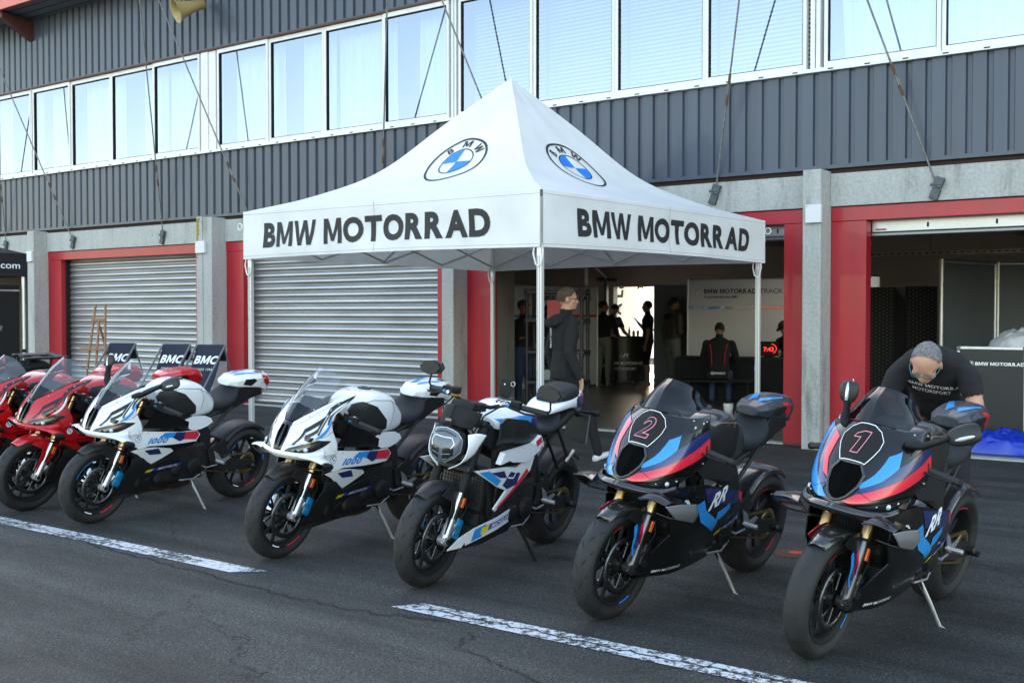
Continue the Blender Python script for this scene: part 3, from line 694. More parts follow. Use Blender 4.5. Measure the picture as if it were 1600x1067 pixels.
# horn loudspeaker
t = thing('horn_loudspeaker', 'beige horn loudspeaker hanging from the eave at top left', 'loudspeaker', (-15.45, -.45, 6.53))
beige = mat('beige_plastic', (.42, .31, .13), .5, 0, .2)
q = Matrix.Rotation(R(-112), 4, 'Z') @ Matrix.Rotation(R(22), 4, 'Y')
g = MB().use(beige); prof = [(.06, -.34), (.085, -.33), (.09, -.14), (.10, -.12), (.125, 0), (.17, .12), (.20, .16), (.205, .17), (.19, .165), (.155, .11), (.11, 0), (.0, -.02)]
g.lathe(prof, axis='x', n=36); g.use(mat('horn_throat', (.20, .13, .05), .6)); g.lathe([(0, .10), (.05, .09), (.055, .03)], axis='x', n=20)
g.v = [tuple(q @ Vector(p)) for p in g.v]; g.build('horn', t)
g = MB().use('steel'); g.box(-.02, .02, -.03, .03, .1, .6); g.tube([(0, 0, .1), (0, 0, .45)], .02); g.build('hanger', t)
# round black cable outlet by the wide pillar
g = MB().use('mblack'); g.lathe([(0, -.06), (.05, -.055), (.07, -.04), (.07, 0)], (-15.62, -.035, 2.98), 'y', 20); g.use('steel'); g.lathe([(.02, -.065), (.045, -.06)], (-15.62, -.035, 2.98), 'y', 16)
tag(g.build('alarm_bell'), 'small round black bell on the concrete band left of the wide pillar', 'bell')
# ------------------------------------------------------------------ white marquee
M['canvas'] = mat('white_canvas', (.88, .87, .86), .75, bump=.75, bscale=5, var=.06, vscale=2.5)
_cn = M['canvas'].node_tree; _b = _cn.nodes['Principled BSDF']
_tl = _cn.nodes.new('ShaderNodeBsdfTranslucent'); _tl.inputs[0].default_value = (.80, .80, .78, 1); _mx = _cn.nodes.new('ShaderNodeMixShader'); _mx.inputs[0].default_value = .22
_cn.links.new(_b.outputs[0], _mx.inputs[1]); _cn.links.new(_tl.outputs[0], _mx.inputs[2]); _cn.links.new(_mx.outputs[0], _cn.nodes['Material Output'].inputs[0])
M['ink'] = mat('printed_black_ink', (.022, .022, .024), .7)
M['inkblue'] = mat('printed_blue_ink', (.01, .20, .75), .6)
M['alupole'] = mat('white_aluminium_pole', (.70, .70, .69), .35, .35)
TC = dict(F=Vector((-5.44, -4.455, 0)), R=Vector((-5.235, -.42, 0)), B=Vector((-9.22, -.22, 0)), L=Vector((-9.45, -4.26, 0)))
TH = {'F': (2.07, 2.555), 'R': (2.07, 2.545), 'B': (2.07, 2.55), 'L': (2.085, 2.59)}
APEX = Vector((sum(p.x for p in TC.values())/4, sum(p.y for p in TC.values())/4, 4.07))
tent = thing('marquee', 'white pop up marquee with pointed roof and black lettering on its valances', 'marquee')
RP = [0., .115, .30, .655, 1.]
def roof_pt(a, b, s, t):
    """s along the eave a->b, t from eave (0) to peak (1); concave profile"""
    A = TC[a]+Vector((0, 0, TH[a][1])); B = TC[b]+Vector((0, 0, TH[b][1]))
    e = A.lerp(B, s); p = e.lerp(APEX, t)
    h = e.z+(APEX.z-e.z)*Patch.cr(RP, t*4)
    mid = 4*s*(1-s); sag = -.05*mid*math.sin(PI*min(1, t*1.1))
    p.z = h+sag*.8+.012*math.sin(s*19+t*7)*mid*t*(1-t)*2
    return p
def val_pt(a, b, s, z01):
    A = TC[a]; B = TC[b]; top = A.lerp(B, s); zt = TH[a][1]*(1-s)+TH[b][1]*s; zb = TH[a][0]*(1-s)+TH[b][0]*s
    n = (B-A).normalized(); n = Vector((n.y, -n.x, 0)); cen = (TC['F']+TC['B'])/2
    if n.dot(top-cen) < 0: n = -n
    z = zb+(zt-zb)*z01+.018*math.sin(PI*s)*(1-z01)
    wv = .007*math.sin(s*31+z01*2.2)+.008*math.sin(s*13-z01*4)+.004*math.sin(s*70+z01*9)+.010*math.sin(z01*6+s*3)
    k = min(1, s*9, (1-s)*9)
    return Vector((top.x, top.y, z))+n*(.02+wv*k*(1-.75*z01)), n
cn = MB().use('canvas', True)
N = 40; T = 28
for a, b in ('LF', 'FR', 'RB', 'BL'):
    vs = [roof_pt(a, b, i/N, j/T) for j in range(T+1) for i in range(N+1)]
    cn.add(vs, [(j*(N+1)+i, j*(N+1)+i+1, (j+1)*(N+1)+i+1, (j+1)*(N+1)+i) for j in range(T) for i in range(N)], True)
cn.smooth = True; cn.tube([roof_pt('F', 'R', 0, t/20)+Vector((0, 0, .004)) for t in range(21)], .007, 6)
roof = cn.build('canopy_roof', tent)
# printed roundels on the two front roof slopes, part of the roof panel
def frame2(fn, s0, t0):
    e = 1e-3; p = fn(s0, t0); ds = (fn(s0+e, t0)-p)/e; dt = (fn(s0, t0+e)-p)/e; return p, ds, dt
def valance(a, b, txt):
    g = MB().use('canvas', True); nu, nz = 140, 12
    vs = [val_pt(a, b, i/nu, j/nz)[0] for j in range(nz+1) for i in range(nu+1)]
    g.add(vs, [(j*(nu+1)+i, j*(nu+1)+i+1, (j+1)*(nu+1)+i+1, (j+1)*(nu+1)+i) for j in range(nz) for i in range(nu)], True)
    if txt:
        L = (TC[b]-TC[a]).length; H = .485; s0, sz, sx, zc = txt
        tr = text2('BMW MOTORRAD', sz, .036, sx, .98)
        def f(x, y):
            p, n = val_pt(a, b, s0+x/L, zc+y/H); return p+n*.004
        stick(g, tr, f, (.06, .05), 'ink')
    sm_ = mat('hem_thread', (.45, .45, .45), .9)
    for z_ in (.055, .93): stick(g, line2([(i/60, z_) for i in range(61)], .008), lambda x, y: (lambda p, n: p+n*.0025)(*val_pt(a, b, min(1, x), y)), None, sm_)
    for x_ in (.5,): stick(g, line2([(x_, i/8) for i in range(9)], .0018), lambda x, y: (lambda p, n: p+n*.0025)(*val_pt(a, b, x, y)), None, sm_)
    g.build('valance', tent)
valance('L', 'F', (.475, .345, .885, .47)); valance('F', 'R', (.515, .345, .90, .48)); valance('R', 'B', None); valance('B', 'L', None)
for a, b, s0, t0, r, sl in (('L', 'F', .525, .54, .37, 1), ('F', 'R', .435, .52, .37, 1)):
    g = MB()
    p, ds, dt = frame2(lambda s, t: roof_pt(a, b, s, t), s0, t0); kx = ds.length*1.0; ky = dt.length*1.0
    nn = ds.cross(dt).normalized(); nn = nn if nn.z > 0 else -nn
    Le = (TC[b]-TC[a]).length; acc = [0]; 
    for q in range(200): acc.append(acc[-1]+(roof_pt(a, b, .5, (q+1)/200)-roof_pt(a, b, .5, q/200)).length)
    ac0 = acc[int(t0*200)]
    def f(x, y, a=a, b=b, s0=s0, t0=t0, nn=nn, Le=Le, acc=acc, ac0=ac0):
        w_ = ac0+y; q = 0
        while q < 199 and acc[q+1] < w_: q += 1
        tt = min(.97, (q+(w_-acc[q])/(acc[q+1]-acc[q]))/200); s = .5+((s0-.5)*(1-t0)+x/Le)/(1-tt); return roof_pt(a, b, s, tt)+nn*.006
    for m_, tr, lay in [('ink', ring2(.93*r, r), 1), ('ink', ring2(.52*r, .555*r), 1), ('inkblue', ring2(0, .52*r, 10, a0=PI/2, a1=PI), 1), ('inkblue', ring2(0, .52*r, 10, a0=1.5*PI, a1=2*PI), 1)]+[('ink', xf(xf(text2(ch, .36*r, .02), 0, .745*r), rot=R(a_)), 1) for ch, a_ in (('B', 45), ('M', 0), ('W', -45))]:
        stick(g, tr, f, .03, m_)
    g.build('printed_emblem', tent)
for k in 'FRBL':
    g = MB().use('alupole'); p = TC[k]; w = .024
    c = (TC['F']+TC['B'])/2; q = p+(c-p).normalized()*.06; q.z = 0
    g.bbox(q.x-w, q.x+w, q.y-w, q.y+w, .03, 2.2, .005)
    for s in (-1, 1): g.use('soffit').box(q.x+s*.010-.003, q.x+s*.010+.003, q.y-w-.001, q.y-w+.002, .1, 2.0) 
    g.use('alupole').bbox(q.x-.018, q.x+.018, q.y-.018, q.y+.018, 2.2, 2.5, .004)
    lg = g.build('leg', tent)
    g = MB().use('steel'); g.bbox(q.x-.06, q.x+.06, q.y-.06, q.y+.06, .0, .012, .003); g.build('foot_plate', lg)
    g = MB().use('inkblue'); g.bbox(q.x-.034, q.x-.0245, q.y-.012, q.y+.012, .86, .92, .002); g.build('lock_clip', lg)
    g = MB().use('canvas')
    for s in (-1, 1): g.tube([q+Vector((s*.04, -.03, 2.10)), q+Vector((s*.05, -.035, 2.02)), q+Vector((s*.03, -.03, 1.93)), q+Vector((0, -.03, 1.91))], .008, 6)
    g.build('tie_strap', lg)
# scissor frame under the valance
g = MB().use('alupole')
for a, b in ('LF', 'FR', 'RB', 'BL'):
    A = TC[a].lerp((TC['F']+TC['B'])/2, .02); B = TC[b].lerp((TC['F']+TC['B'])/2, .02); P = [A.lerp(B, i/4) for i in range(5)]
    for i in range(4):
        z0, z1 = (2.42, 2.12) if i % 2 == 0 else (2.12, 2.42)
        g.tube([P[i]+Vector((0, 0, z0)), P[i+1]+Vector((0, 0, z1))], .013, 6); g.tube([P[i]+Vector((0, 0, 4.54-z0)), P[i+1]+Vector((0, 0, 4.54-z1))], .013, 6)
g.build('scissor_frame', tent)
g = MB().use('alupole'); c = (TC['F']+TC['B'])/2
for k in ('LF', 'FR', 'RB', 'BL'):
    m = TC[k[0]].lerp(TC[k[1]], .5); P = [m.lerp(c, i/2) for i in range(3)]
    g.tube([P[0]+Vector((0, 0, 2.12)), P[1]+Vector((0, 0, 2.75)), P[2]+Vector((0, 0, 2.35))], .013, 6); g.tube([P[0]+Vector((0, 0, 2.42)), P[1]+Vector((0, 0, 2.3)), P[2]+Vector((0, 0, 2.9))], .013, 6)
g.tube([c+Vector((0, 0, 2.3)), c+Vector((0, 0, 4.0))], .02, 8); g.build('centre_pole', tent)
g = MB().use('canvas')
for k, s in (('L', 1), ('R', 1)):
    p = TC[k]; d = (p-c).normalized(); d.z = 0
    vs = MB(); g.lathe([(.028, -.006), (.04, -.006), (.04, .006), (.028, .006)], (p.x+d.x*.05, p.y+d.y*.05, 2.43), 'y', 16, close=True)
g.build('corner_ring', tent)
# ------------------------------------------------------------------ motorcycles
FA = (.74, .285); RA = (-.635, .31)        # axles (x,z) in the bike's own frame: x forward, y to its left
class Loft:
    """closed body swept along x: stations (x, ztop, zbot, halfwidth, roundness)"""
    def __init__(s, st): s.st = sorted(st)
    def at(s, x):
        st = s.st; i = 0
        xs = [q[0] for q in st]; x = max(xs[0], min(xs[-1]-1e-9, x))
        while not (xs[i] <= x <= xs[i+1]): i += 1
        f = (x-xs[i])/(xs[i+1]-xs[i]); a, b = st[i], st[i+1]; p = st[i-1] if i > 0 else a; n = st[i+2] if i+2 < len(st) else b
        out = []
        for k in range(1, 5):
            m0 = (b[k]-p[k])/max(1e-6, b[0]-p[0]); m1 = (n[k]-a[k])/max(1e-6, n[0]-a[0]); d = b[0]-a[0]
            out.append((2*f**3-3*f**2+1)*a[k]+(f**3-2*f**2+f)*d*m0+(-2*f**3+3*f**2)*b[k]+(f**3-f**2)*d*m1)
        return out
    def ring(s, x, n=24):
        zt, zb, w, p = s.at(x); c = (zt+zb)/2; h = (zt-zb)/2; o = []
        for k in range(n):
            t = 2*PI*k/n; sn, cs = math.sin(t), math.cos(t)
            o.append(Vector((x, w*math.copysign(abs(sn)**p, sn), c+h*math.copysign(abs(cs)**p, cs))))
        return o
    def y(s, x, z):
        zt, zb, w, p = s.at(x); c = (zt+zb)/2; h = max(1e-4, (zt-zb)/2); k = min(.999, abs(z-c)/h)
        return w*(1-k**(2/p))**(p/2)
    def mesh(s, mb, nx=26, n=24):
        x0, x1 = s.st[0][0], s.st[-1][0]; vs = []
        for i in range(nx+1): vs += s.ring(x0+(x1-x0)*i/nx, n)
        fs = [(i*n+k, i*n+(k+1) % n, (i+1)*n+(k+1) % n, (i+1)*n+k) for i in range(nx) for k in range(n)]
        mb.add(vs, fs, True); mb.add(vs[:n], [tuple(range(n))], True); mb.add(vs[-n:], [tuple(range(n))[::-1]], True); return mb

class Facet:
    def __init__(s, st): s.st = sorted(st, key=lambda q: q[0])
    def prof(s, x):
        st = s.st; x = max(st[0][0], min(st[-1][0]-1e-9, x)); i = 0
        while not (st[i][0] <= x <= st[i+1][0]): i += 1
        f = (x-st[i][0])/(st[i+1][0]-st[i][0]); return [(a[0]+(b[0]-a[0])*f, a[1]+(b[1]-a[1])*f) for a, b in zip(st[i][1], st[i+1][1])]
    def y(s, x, z):
        p = s.prof(x)[1:]
        for (y0, z0), (y1, z1) in zip(p, p[1:]):
            if z1 <= z <= z0: return y0+(y1-y0)*((z0-z)/max(1e-6, z0-z1))
        return p[0][0] if z > p[0][1] else p[-1][0]
    def mesh(s, mb, bev=.006):
        bm = bmesh.new(); R_ = []
        for x, p in s.st: R_.append([bm.verts.new((x, y, z)) for y, z in p]+[bm.verts.new((x, -y, z)) for y, z in p[-2:0:-1]])
        n = len(R_[0])
        for a, b in zip(R_, R_[1:]):
            for i in range(n): bm.faces.new((a[i], a[(i+1) % n], b[(i+1) % n], b[i]))
        bm.faces.new(R_[0][::-1]); bm.faces.new(R_[-1]); bmesh.ops.recalc_face_normals(bm, faces=bm.faces)
        bmesh.ops.bevel(bm, geom=[e for e in bm.edges if len(e.link_faces) == 2 and e.calc_face_angle(0) > .25], offset=bev, segments=2, profile=.6, affect='EDGES'); mb.addbm(bm, False)

def wheel(root, front, slick=False, marks=None, caliper='black', grooves=True, rimstripe=True):
    ax, az = FA if front else RA; r, hw, rr = (.285, .058, .206) if front else (.31, .094, .206)
    t = MB().use('mblack', True); nm = 'front_wheel' if front else 'rear_wheel'
    # rim barrel + hub + spokes
    w = hw*.78
    t.lathe([(rr+.004, -w), (rr-.004, -w-.002), (rr-.016, -w+.012), (rr-.022, -w*.5), (rr-.024, 0), (rr-.022, w*.5), (rr-.016, w-.012), (rr-.004, w+.002), (rr+.004, w)], (ax, 0, az), 'y', 64)
    t.lathe([(0, -.05), (.034, -.05), (.036, -.02), (.045, 0), (.036, .02), (.034, .05), (0, .05)], (ax, 0, az), 'y', 28)
    for k in range(5):
        for s in (-1, 1):
            a = 2*PI*k/5+.3+s*.13; b = 2*PI*k/5+.3+s*.27
            p0 = Vector((ax+.035*math.cos(a), 0, az+.035*math.sin(a))); p1 = Vector((ax+.10*math.cos((a+b)/2), 0, az+.10*math.sin((a+b)/2))); p2 = Vector((ax+(rr-.02)*math.cos(b), 0, az+(rr-.02)*math.sin(b)))
            t.tube([p0, p1, p2], [.016, .011, .012], 8)
    wo = t.build(nm, root)
    # tyre
    t = MB().use('rubber', True); prof = []
    for k in range(19):
        a = -PI*.60+PI*1.2*k/18; prof.append((r-hw*.80+hw*.80*math.cos(a)**1 if abs(a) < PI/2 else r-hw*.80+(abs(a)-PI/2)*-.045, hw*math.sin(a) if abs(a) < PI/2 else hw*math.copysign(1-(abs(a)-PI/2)*.45, a)))
    prof = [(rr+.001, -w*.9)]+[(max(rr+.006, p), q) for p, q in prof]+[(rr+.001, w*.9)]
    t.lathe(prof, (ax, 0, az), 'y', 96)
    if not slick:
        t.use('groove')
        def tf(u, v, off=.0008):  # u angle around, v angle across
            cr = (r-hw*.80)+(hw*.80+off)*math.cos(v); return Vector((ax+cr*math.cos(u), (hw+off)*math.sin(v), az+cr*math.sin(u)))
        n = 15 if front else 14
        for k in range(n):
            u = 2*PI*k/n
            for s in (-1, 1):
                for (du, v0, v1, lean, wd) in ((0, .12, .52, .10, .022), (.5, .62, .95, .06, .018)):
                    uu = u+du*2*PI/n+(PI/n if s > 0 else 0)*.6; q = 5; A = []
                    for i in range(q+1):
                        v = v0+(v1-v0)*i/q; ww = wd*math.sin(PI*(i+.3)/(q+.6)); A += [tf(uu+lean*i/q*1.4-ww/1, s*v), tf(uu+lean*i/q*1.4+ww/1, s*v)]
                    t.add(A, [(2*i, 2*i+1, 2*i+3, 2*i+2) for i in range(q)], False)
    t.build('tyre', wo)
    if front or True:
        for s in ((-1, 1) if front else (-1,)):
            t = MB().use('disc'); dr = .145 if front else .10; y = s*(.052 if front else .06)
            t.lathe([(dr, y-.0025), (dr, y+.0025), (dr-.034, y+.0025), (dr-.034, y-.0025)], (ax, 0, az), 'y', 48, close=True)
            t.use('void'); 
            for k in range(24):
                for q_ in (0, 1):
                    a = 2*PI*k/24+q_*.1; rr_ = dr-.010-.013*q_; c = (ax+rr_*math.cos(a), y+s*.003, az+rr_*math.sin(a)); t.cyl((c[0], y+s*.0024, c[2]), (c[0], y+s*.0032, c[2]), .0035, n=6)
            t.use('gblack')
            for k in range(8):
                a = 2*PI*k/8; t.tube([(ax+.04*math.cos(a), y, az+.04*math.sin(a)), (ax+(dr-.034)*math.cos(a+.25), y, az+(dr-.034)*math.sin(a+.25))], .007, 6)
            t.use('metal')
            for k in range(8):
                a = 2*PI*k/8+.25; t.cyl((ax+(dr-.036)*math.cos(a), y-.005, az+(dr-.036)*math.sin(a)), (ax+(dr-.036)*math.cos(a), y+.005, az+(dr-.036)*math.sin(a)), .007, n=8)
            t.build('brake_disc', wo)
    if marks:
        t = MB()
        for m_, a0, a1 in marks:
            t.use(m_); a0, a1 = R(a0), R(a1)
            for s in (-1, 1): t.lathe([(rr+.001, s*(w+.0035)), (rr-.006, s*(w+.0015))], (ax, 0, az), 'y', 16, a0=a0, a1=a1, smooth=False)
        t.build('rim_sticker', wo)
    return wo

def fork_line(z, y=0):
    return Vector((FA[0]-(z-FA[1])*.43, y, z))
def front_end(root, o):
    for s in (1, -1):
        t = MB().use(o.get('casting', 'alu')); y = .098*s
        t.tube([fork_line(.27, y)+Vector((.0, 0, 0)), fork_line(.32, y), fork_line(.40, y)], [.026, .03, .025], 12)
        t.cyl((FA[0], y-.03*s, FA[1]), (FA[0], y+.022*s, FA[1]), .028, n=16); t.tube([fork_line(.33, y)+Vector((-.03, 0, 0)), fork_line(.36, y)+Vector((-.05, 0, 0))], .02, 8)
        t.use('mblack').cyl((FA[0], y+.01*s, FA[1]), (FA[0], y+.032*s, FA[1]), .015)
        f = t.build('fork_leg', root)
        t = MB().use(o.get('slider', 'metal')); t.tube([fork_line(.39, y), fork_line(.58, y)], .020, 12); t.build('slider', f)
        t = MB().use(o.get('fork', 'gold')); t.tube([fork_line(.545, y), fork_line(.93, y)], [.027, .027], 14); t.use('mblack'); t.tube([fork_line(.54, y), fork_line(.552, y)], .028, 14); t.build('outer_tube', f)
        t = MB().use(o.get('caliper', 'black'), True); c = fork_line(.345, y*.86)+Vector((-.085, 0, -.01)); q = Matrix.Translation(c) @ Matrix.Rotation(R(-25), 4, 'Y')
        t.bbox(-.033, .033, -.030, .030, -.058, .058, .010, q)
        for k in (-1, 1): t.cyl(q @ Vector((0, s*.028, k*.026)), q @ Vector((0, s*.036, k*.026)), .015)
        t.use('mblack').tube([q @ Vector((0, s*.02, .05)), q @ Vector((-.02, s*.02, .12)), fork_line(.62, y*.8)+Vector((-.03, 0, 0)), fork_line(.85, y*.5)+Vector((-.04, 0, 0))], .005, 6)
        t.build('brake_caliper', root)
    t = MB().use('black'); t.bbox(-.05, .05, -.13, .13, -.018, .018, .008, Matrix.Translation(fork_line(.66)) @ Matrix.Rotation(R(-23), 4, 'Y')); t.build('fork_clamp', root); t = MB().use('black')
    t.bbox(-.06, .05, -.125, .125, -.016, .016, .008, Matrix.Translation(fork_line(.91)) @ Matrix.Rotation(R(-23), 4, 'Y')); t.build('fork_clamp', root)
    # fender: arch over the tyre with side skirts that run down the fork legs
    fm = o.get('fender', 'black'); t = MB().use(fm, True); rows = []
    for k in range(9):
        a = R(58+k*11.8); wd = .060+.006*math.sin(PI*k/8); rad = .297+.010*math.sin(PI*k/8)
        tip = (1-abs(k-4)/4.4)**.4; wd *= (.30+.70*tip) if k < 4 else (.75+.25*tip)
        rows.append([Vector((FA[0]+q*math.cos(a), y*wd, FA[1]+q*math.sin(a))) for y, q in ((-1.12, rad-.045*tip), (-1.05, rad-.018), (-.72, rad), (0, rad+.010), (.72, rad), (1.05, rad-.018), (1.12, rad-.045*tip))])
    Patch(rows).mesh(t, 3, .003)
    for s in (1, -1):
        yf = lambda x, z: .076+.035*max(0, min(1, (.60-z)/.15))
        poly = [(FA[0]-.01, .575), (FA[0]-.095, .58), (FA[0]-.17, .545), (FA[0]-.14, .47), (FA[0]-.035, .33), (FA[0]+.02, .325), (FA[0]-.005, .42), (FA[0]-.03, .50), (FA[0]+.06, .545)]
        hpanel(t, poly, yf, .004, .03, (s,))
        if o.get('fender_stripes'):
            for m_, dx in (('blue', 0), ('navy', .028), ('stripe', .056)):
                hdecal(t, tri2([(FA[0]-.02-dx+.03, .50), (FA[0]-.045-dx+.03, .51), (FA[0]-.075-dx*.6+.05, .40), (FA[0]-.03-dx*.5+.04, .35), (FA[0]-.01-dx*.5+.04, .40)]), yf, m_, .002, (s,))
    fo = t.build('front_fender', root)
    for s in (1, -1):
        t = MB().use('orange'); t.bbox(-.012, .012, -.005, .005, -.028, .028, .003, Matrix.Translation((FA[0]-.118, s*.118, .485)) @ Matrix.Rotation(R(-20), 4, 'Y')); t.build('reflector', fo)

def rear_end(root, o):
    for s in (1, -1):
        t = MB().use(o.get('swingarm', 'black'), True); yf = lambda x, z: .115+.02*max(0, (-.2-x)/.4)
        hpanel(t, [(-.13, .43), (-.12, .36), (-.30, .30), (-.50, .275), (-.66, .272), (-.69, .31), (-.66, .345), (-.52, .36), (-.36, .40), (-.22, .45)], yf, .035, .04, (s,))
        t.use('mblack').cyl((RA[0], s*.11, RA[1]), (RA[0], s*.165, RA[1]), .022, n=14); t.use('metal').cyl((RA[0], s*.165, RA[1]), (RA[0], s*.172, RA[1]), .014, n=6)
        if o.get('bobbins', True): t.use('mblack').cyl((RA[0]-.03, s*.14, RA[1]-.02), (RA[0]-.03, s*.185, RA[1]-.02), .016, n=12)
        t.build('swingarm', root)
    # chain with sprocket
    t = MB().use('chain'); 
    for zz0, zz1 in ((.405, .392), (.315, .228)): t.bbox(-.005, .005, -.006, .006, 0, 1, .001, Matrix.Translation((-.10, .098, zz0)) @ (Vector((RA[0]+.10, 0, zz1-zz0)).to_track_quat('Z', 'Y').to_matrix().to_4x4()) @ Matrix.Diagonal((1, 1, Vector((RA[0]+.10, 0, zz1-zz0)).length, 1)) @ Matrix.Diagonal((1.6, 1, 1, 1)))
    t.lathe([(.086, .092), (.092, .095), (.086, .103), (.05, .103), (.05, .095)], (RA[0], 0, RA[1]), 'y', 44, close=True); t.build('chain', root)
    # hugger
    t = MB().use(o.get('hugger', 'black'), True); rows = []
    for k in range(7):
        a = R(68+k*14); rad = .325
        rows.append([Vector((RA[0]+q*math.cos(a-R(30)), y, RA[1]+q*math.sin(a-R(30)))) for y, q in ((-.10, rad-.03), (-.085, rad), (0, rad+.008), (.085, rad), (.10, rad-.03))])
    Patch(rows).mesh(t, 3, .003); hpanel(t, [(-.30, .50), (-.33, .36), (-.42, .37), (-.40, .47), (-.36, .55)], lambda x, z: .102, .004, .05, (1, -1))
    t.build('rear_hugger', root)
    # exhaust can (right side) and collector (underneath)
    t = MB().use('exhaust', True); t.tube([(.05, -.02, .19), (-.12, -.05, .20), (-.24, -.10, .235)], [.045, .055, .04], 14); t.tube([(.35, .06, .30), (.30, .06, .21), (.05, .0, .185)], .022, 10); t.tube([(.35, -.06, .30), (.30, -.06, .21), (.05, -.02, .185)], .022, 10)
    t.build('exhaust_collector', root)
    t = MB().use(o.get('can', 'exhaust'), True); t.tube([(-.22, -.12, .24), (-.30, -.18, .29), (-.36, -.20, .33)], .028, 12); t.tube([(-.34, -.20, .32), (-.37, -.205, .335), (-.58, -.22, .42), (-.62, -.222, .435)], [.035, .052, .056, .040], 18); t.use('void').tube([(-.619, -.222, .4345), (-.626, -.222, .4375)], .03, 12); t.build('muffler', root)
def middle(root, o):
    t = MB().use('black'); q = Matrix.Translation((.08, 0, .43))
    t.bbox(-.22, .24, -.15, .15, -.17, .12, .03, q); t.bbox(.0, .30, -.13, .13, .05, .30, .03, Matrix.Translation((.10, 0, .36)) @ Matrix.Rotation(R(28), 4, 'Y'))
    t.use('mblack'); t.lathe([(0, .185), (.05, .185), (.062, .175), (.066, .15)], (-.02, 0, .37), 'y', 24); t.lathe([(0, -.19), (.07, -.19), (.085, -.175), (.088, -.15)], (-.05, 0, .38), 'y', 28)
    t.lathe([(0, .178), (.04, .178), (.05, .165), (.055, .15)], (.14, 0, .36), 'y', 24)
    t.use('disc')
    for k in range(7):
        a = 2*PI*k/7; t.cyl((-.02+.058*math.cos(a), .17, .37+.058*math.sin(a)), (-.02+.058*math.cos(a), .182, .37+.058*math.sin(a)), .005, n=6)
    for k in range(6): t.cyl((-.12+.06*k, .15, .50-.01*k), (-.12+.06*k, .158, .50-.01*k), .007, n=6)
    t.use('alu'); t.tube([(-.13, .14, .30), (-.02, .165, .27), (.10, .15, .27)], .006, 6)
    t.build('engine', root)
    for s in (1, -1):
        t = MB().use(o.get('frame', 'black'), True); yf = lambda x, z: .125+.03*math.sin(PI*max(0, min(1, (x+.2)/.65)))
        hpanel(t, [(.44, .90), (.46, .80), (.34, .72), (.10, .66), (-.06, .60), (-.10, .46), (-.07, .34), (-.16, .32), (-.21, .42), (-.19, .60), (-.12, .71), (.08, .78), (.28, .86)], yf, .03, .05, (s,))
        t.build('frame_beam', root)
    for s in (1, -1):
        t = MB().use('black'); t.tube([(-.08, .10*s, .70), (-.30, .10*s, .78), (-.62, .07*s, .90)], [.016, .014, .012], 8); t.tube([(-.14, .10*s, .56), (-.32, .10*s, .72), (-.42, .095*s, .80)], .012, 8)
        t.build('subframe_tube', root)
    t = MB().use('mblack'); 
    for k in range(15): t.box(.395-.012*k*.0, .42, -.17+k*.0233, -.155+k*.0233, .40, .62) if False else None
    t.bbox(-.018, .018, -.17, .17, -.12, .12, .006, Matrix.Translation((.44, 0, .52)) @ Matrix.Rotation(R(18), 4, 'Y')); t.bbox(-.016, .016, -.13, .13, -.07, .07, .006, Matrix.Translation((.455, 0, .33)) @ Matrix.Rotation(R(-12), 4, 'Y'))
    t.use('disc')
    for k in range(22): t.box(.4585, .4605, -.165+k*.0154, -.1625+k*.0154, .41, .63) if False else t.box(-.0005, .0025, -.165+k*.0154, -.1615+k*.0154, -.11, .11, Matrix.Translation((.4585, 0, .52)) @ Matrix.Rotation(R(18), 4, 'Y'))
    for k in range(14): t.box(-.0005, .0025, -.12, .12, -.065+k*.0095, -.063+k*.0095, Matrix.Translation((.472, 0, .33)) @ Matrix.Rotation(R(-12), 4, 'Y'))
    t.build('radiator', root)
    # foot controls
    for s in (1, -1):
        z = .395; t = MB().use('black'); hpanel(t, [(-.16, .48), (-.20, .36), (-.27, .35), (-.29, .42), (-.24, .52)], lambda x, z: .145, .012, .06, (s,)); t.build('peg_bracket', root)
        t = MB().use('alu' if not o.get('pegs') else o['pegs']); t.tube([(-.25, s*.15, z-.01), (-.26, s*.235, z-.012)], .012, 10)
        for k in range(6): t.tube([(-.252-.0008*k, s*(.17+.011*k), z-.011), (-.252-.0008*k, s*(.173+.011*k), z-.011)], .0145, 10)
        t.build('footpeg', root)
        t = MB().use('alu'); t.tube([(-.25, s*.165, z-.04), (-.14, s*.17, z-.05), (-.09, s*.17, z-.03)], .006, 8); t.tube([(-.09, s*.165, z-.03), (-.09, s*.20, z-.03)], .007, 8); t.build('gear_pedal' if s > 0 else 'brake_pedal', root)
    t = MB().use('alu'); hpanel(t, [(-.21, .47), (-.25, .37), (-.31, .35), (-.40, .40), (-.37, .41), (-.30, .39), (-.26, .44)], lambda x, z: .162, .006, .05, (1,)); t.build('heel_guard', root)
    # side stand on the left
    sm = o.get('stand', 'alu'); t = MB().use(sm); t.tube([(-.02, .12, .27), (-.06, .18, .16), (-.11, .235, .035)], [.014, .0105, .0095], 10); t.tube([(-.11, .235, .04), (-.095, .262, .037), (-.10, .275, .033)], .006, 8)
    t.bbox(-.035, .03, -.018, .018, 0, .007, .002, Matrix.Translation((-.115, .238, .022)) @ Matrix.Rotation(R(8), 4, 'X')); t.use('mblack').tube([(-.0, .12, .29), (-.05, .165, .18)], .007, 8); t.tube([(-.03, .10, .30), (.01, .13, .26)], .02, 8); t.build('side_stand', root)
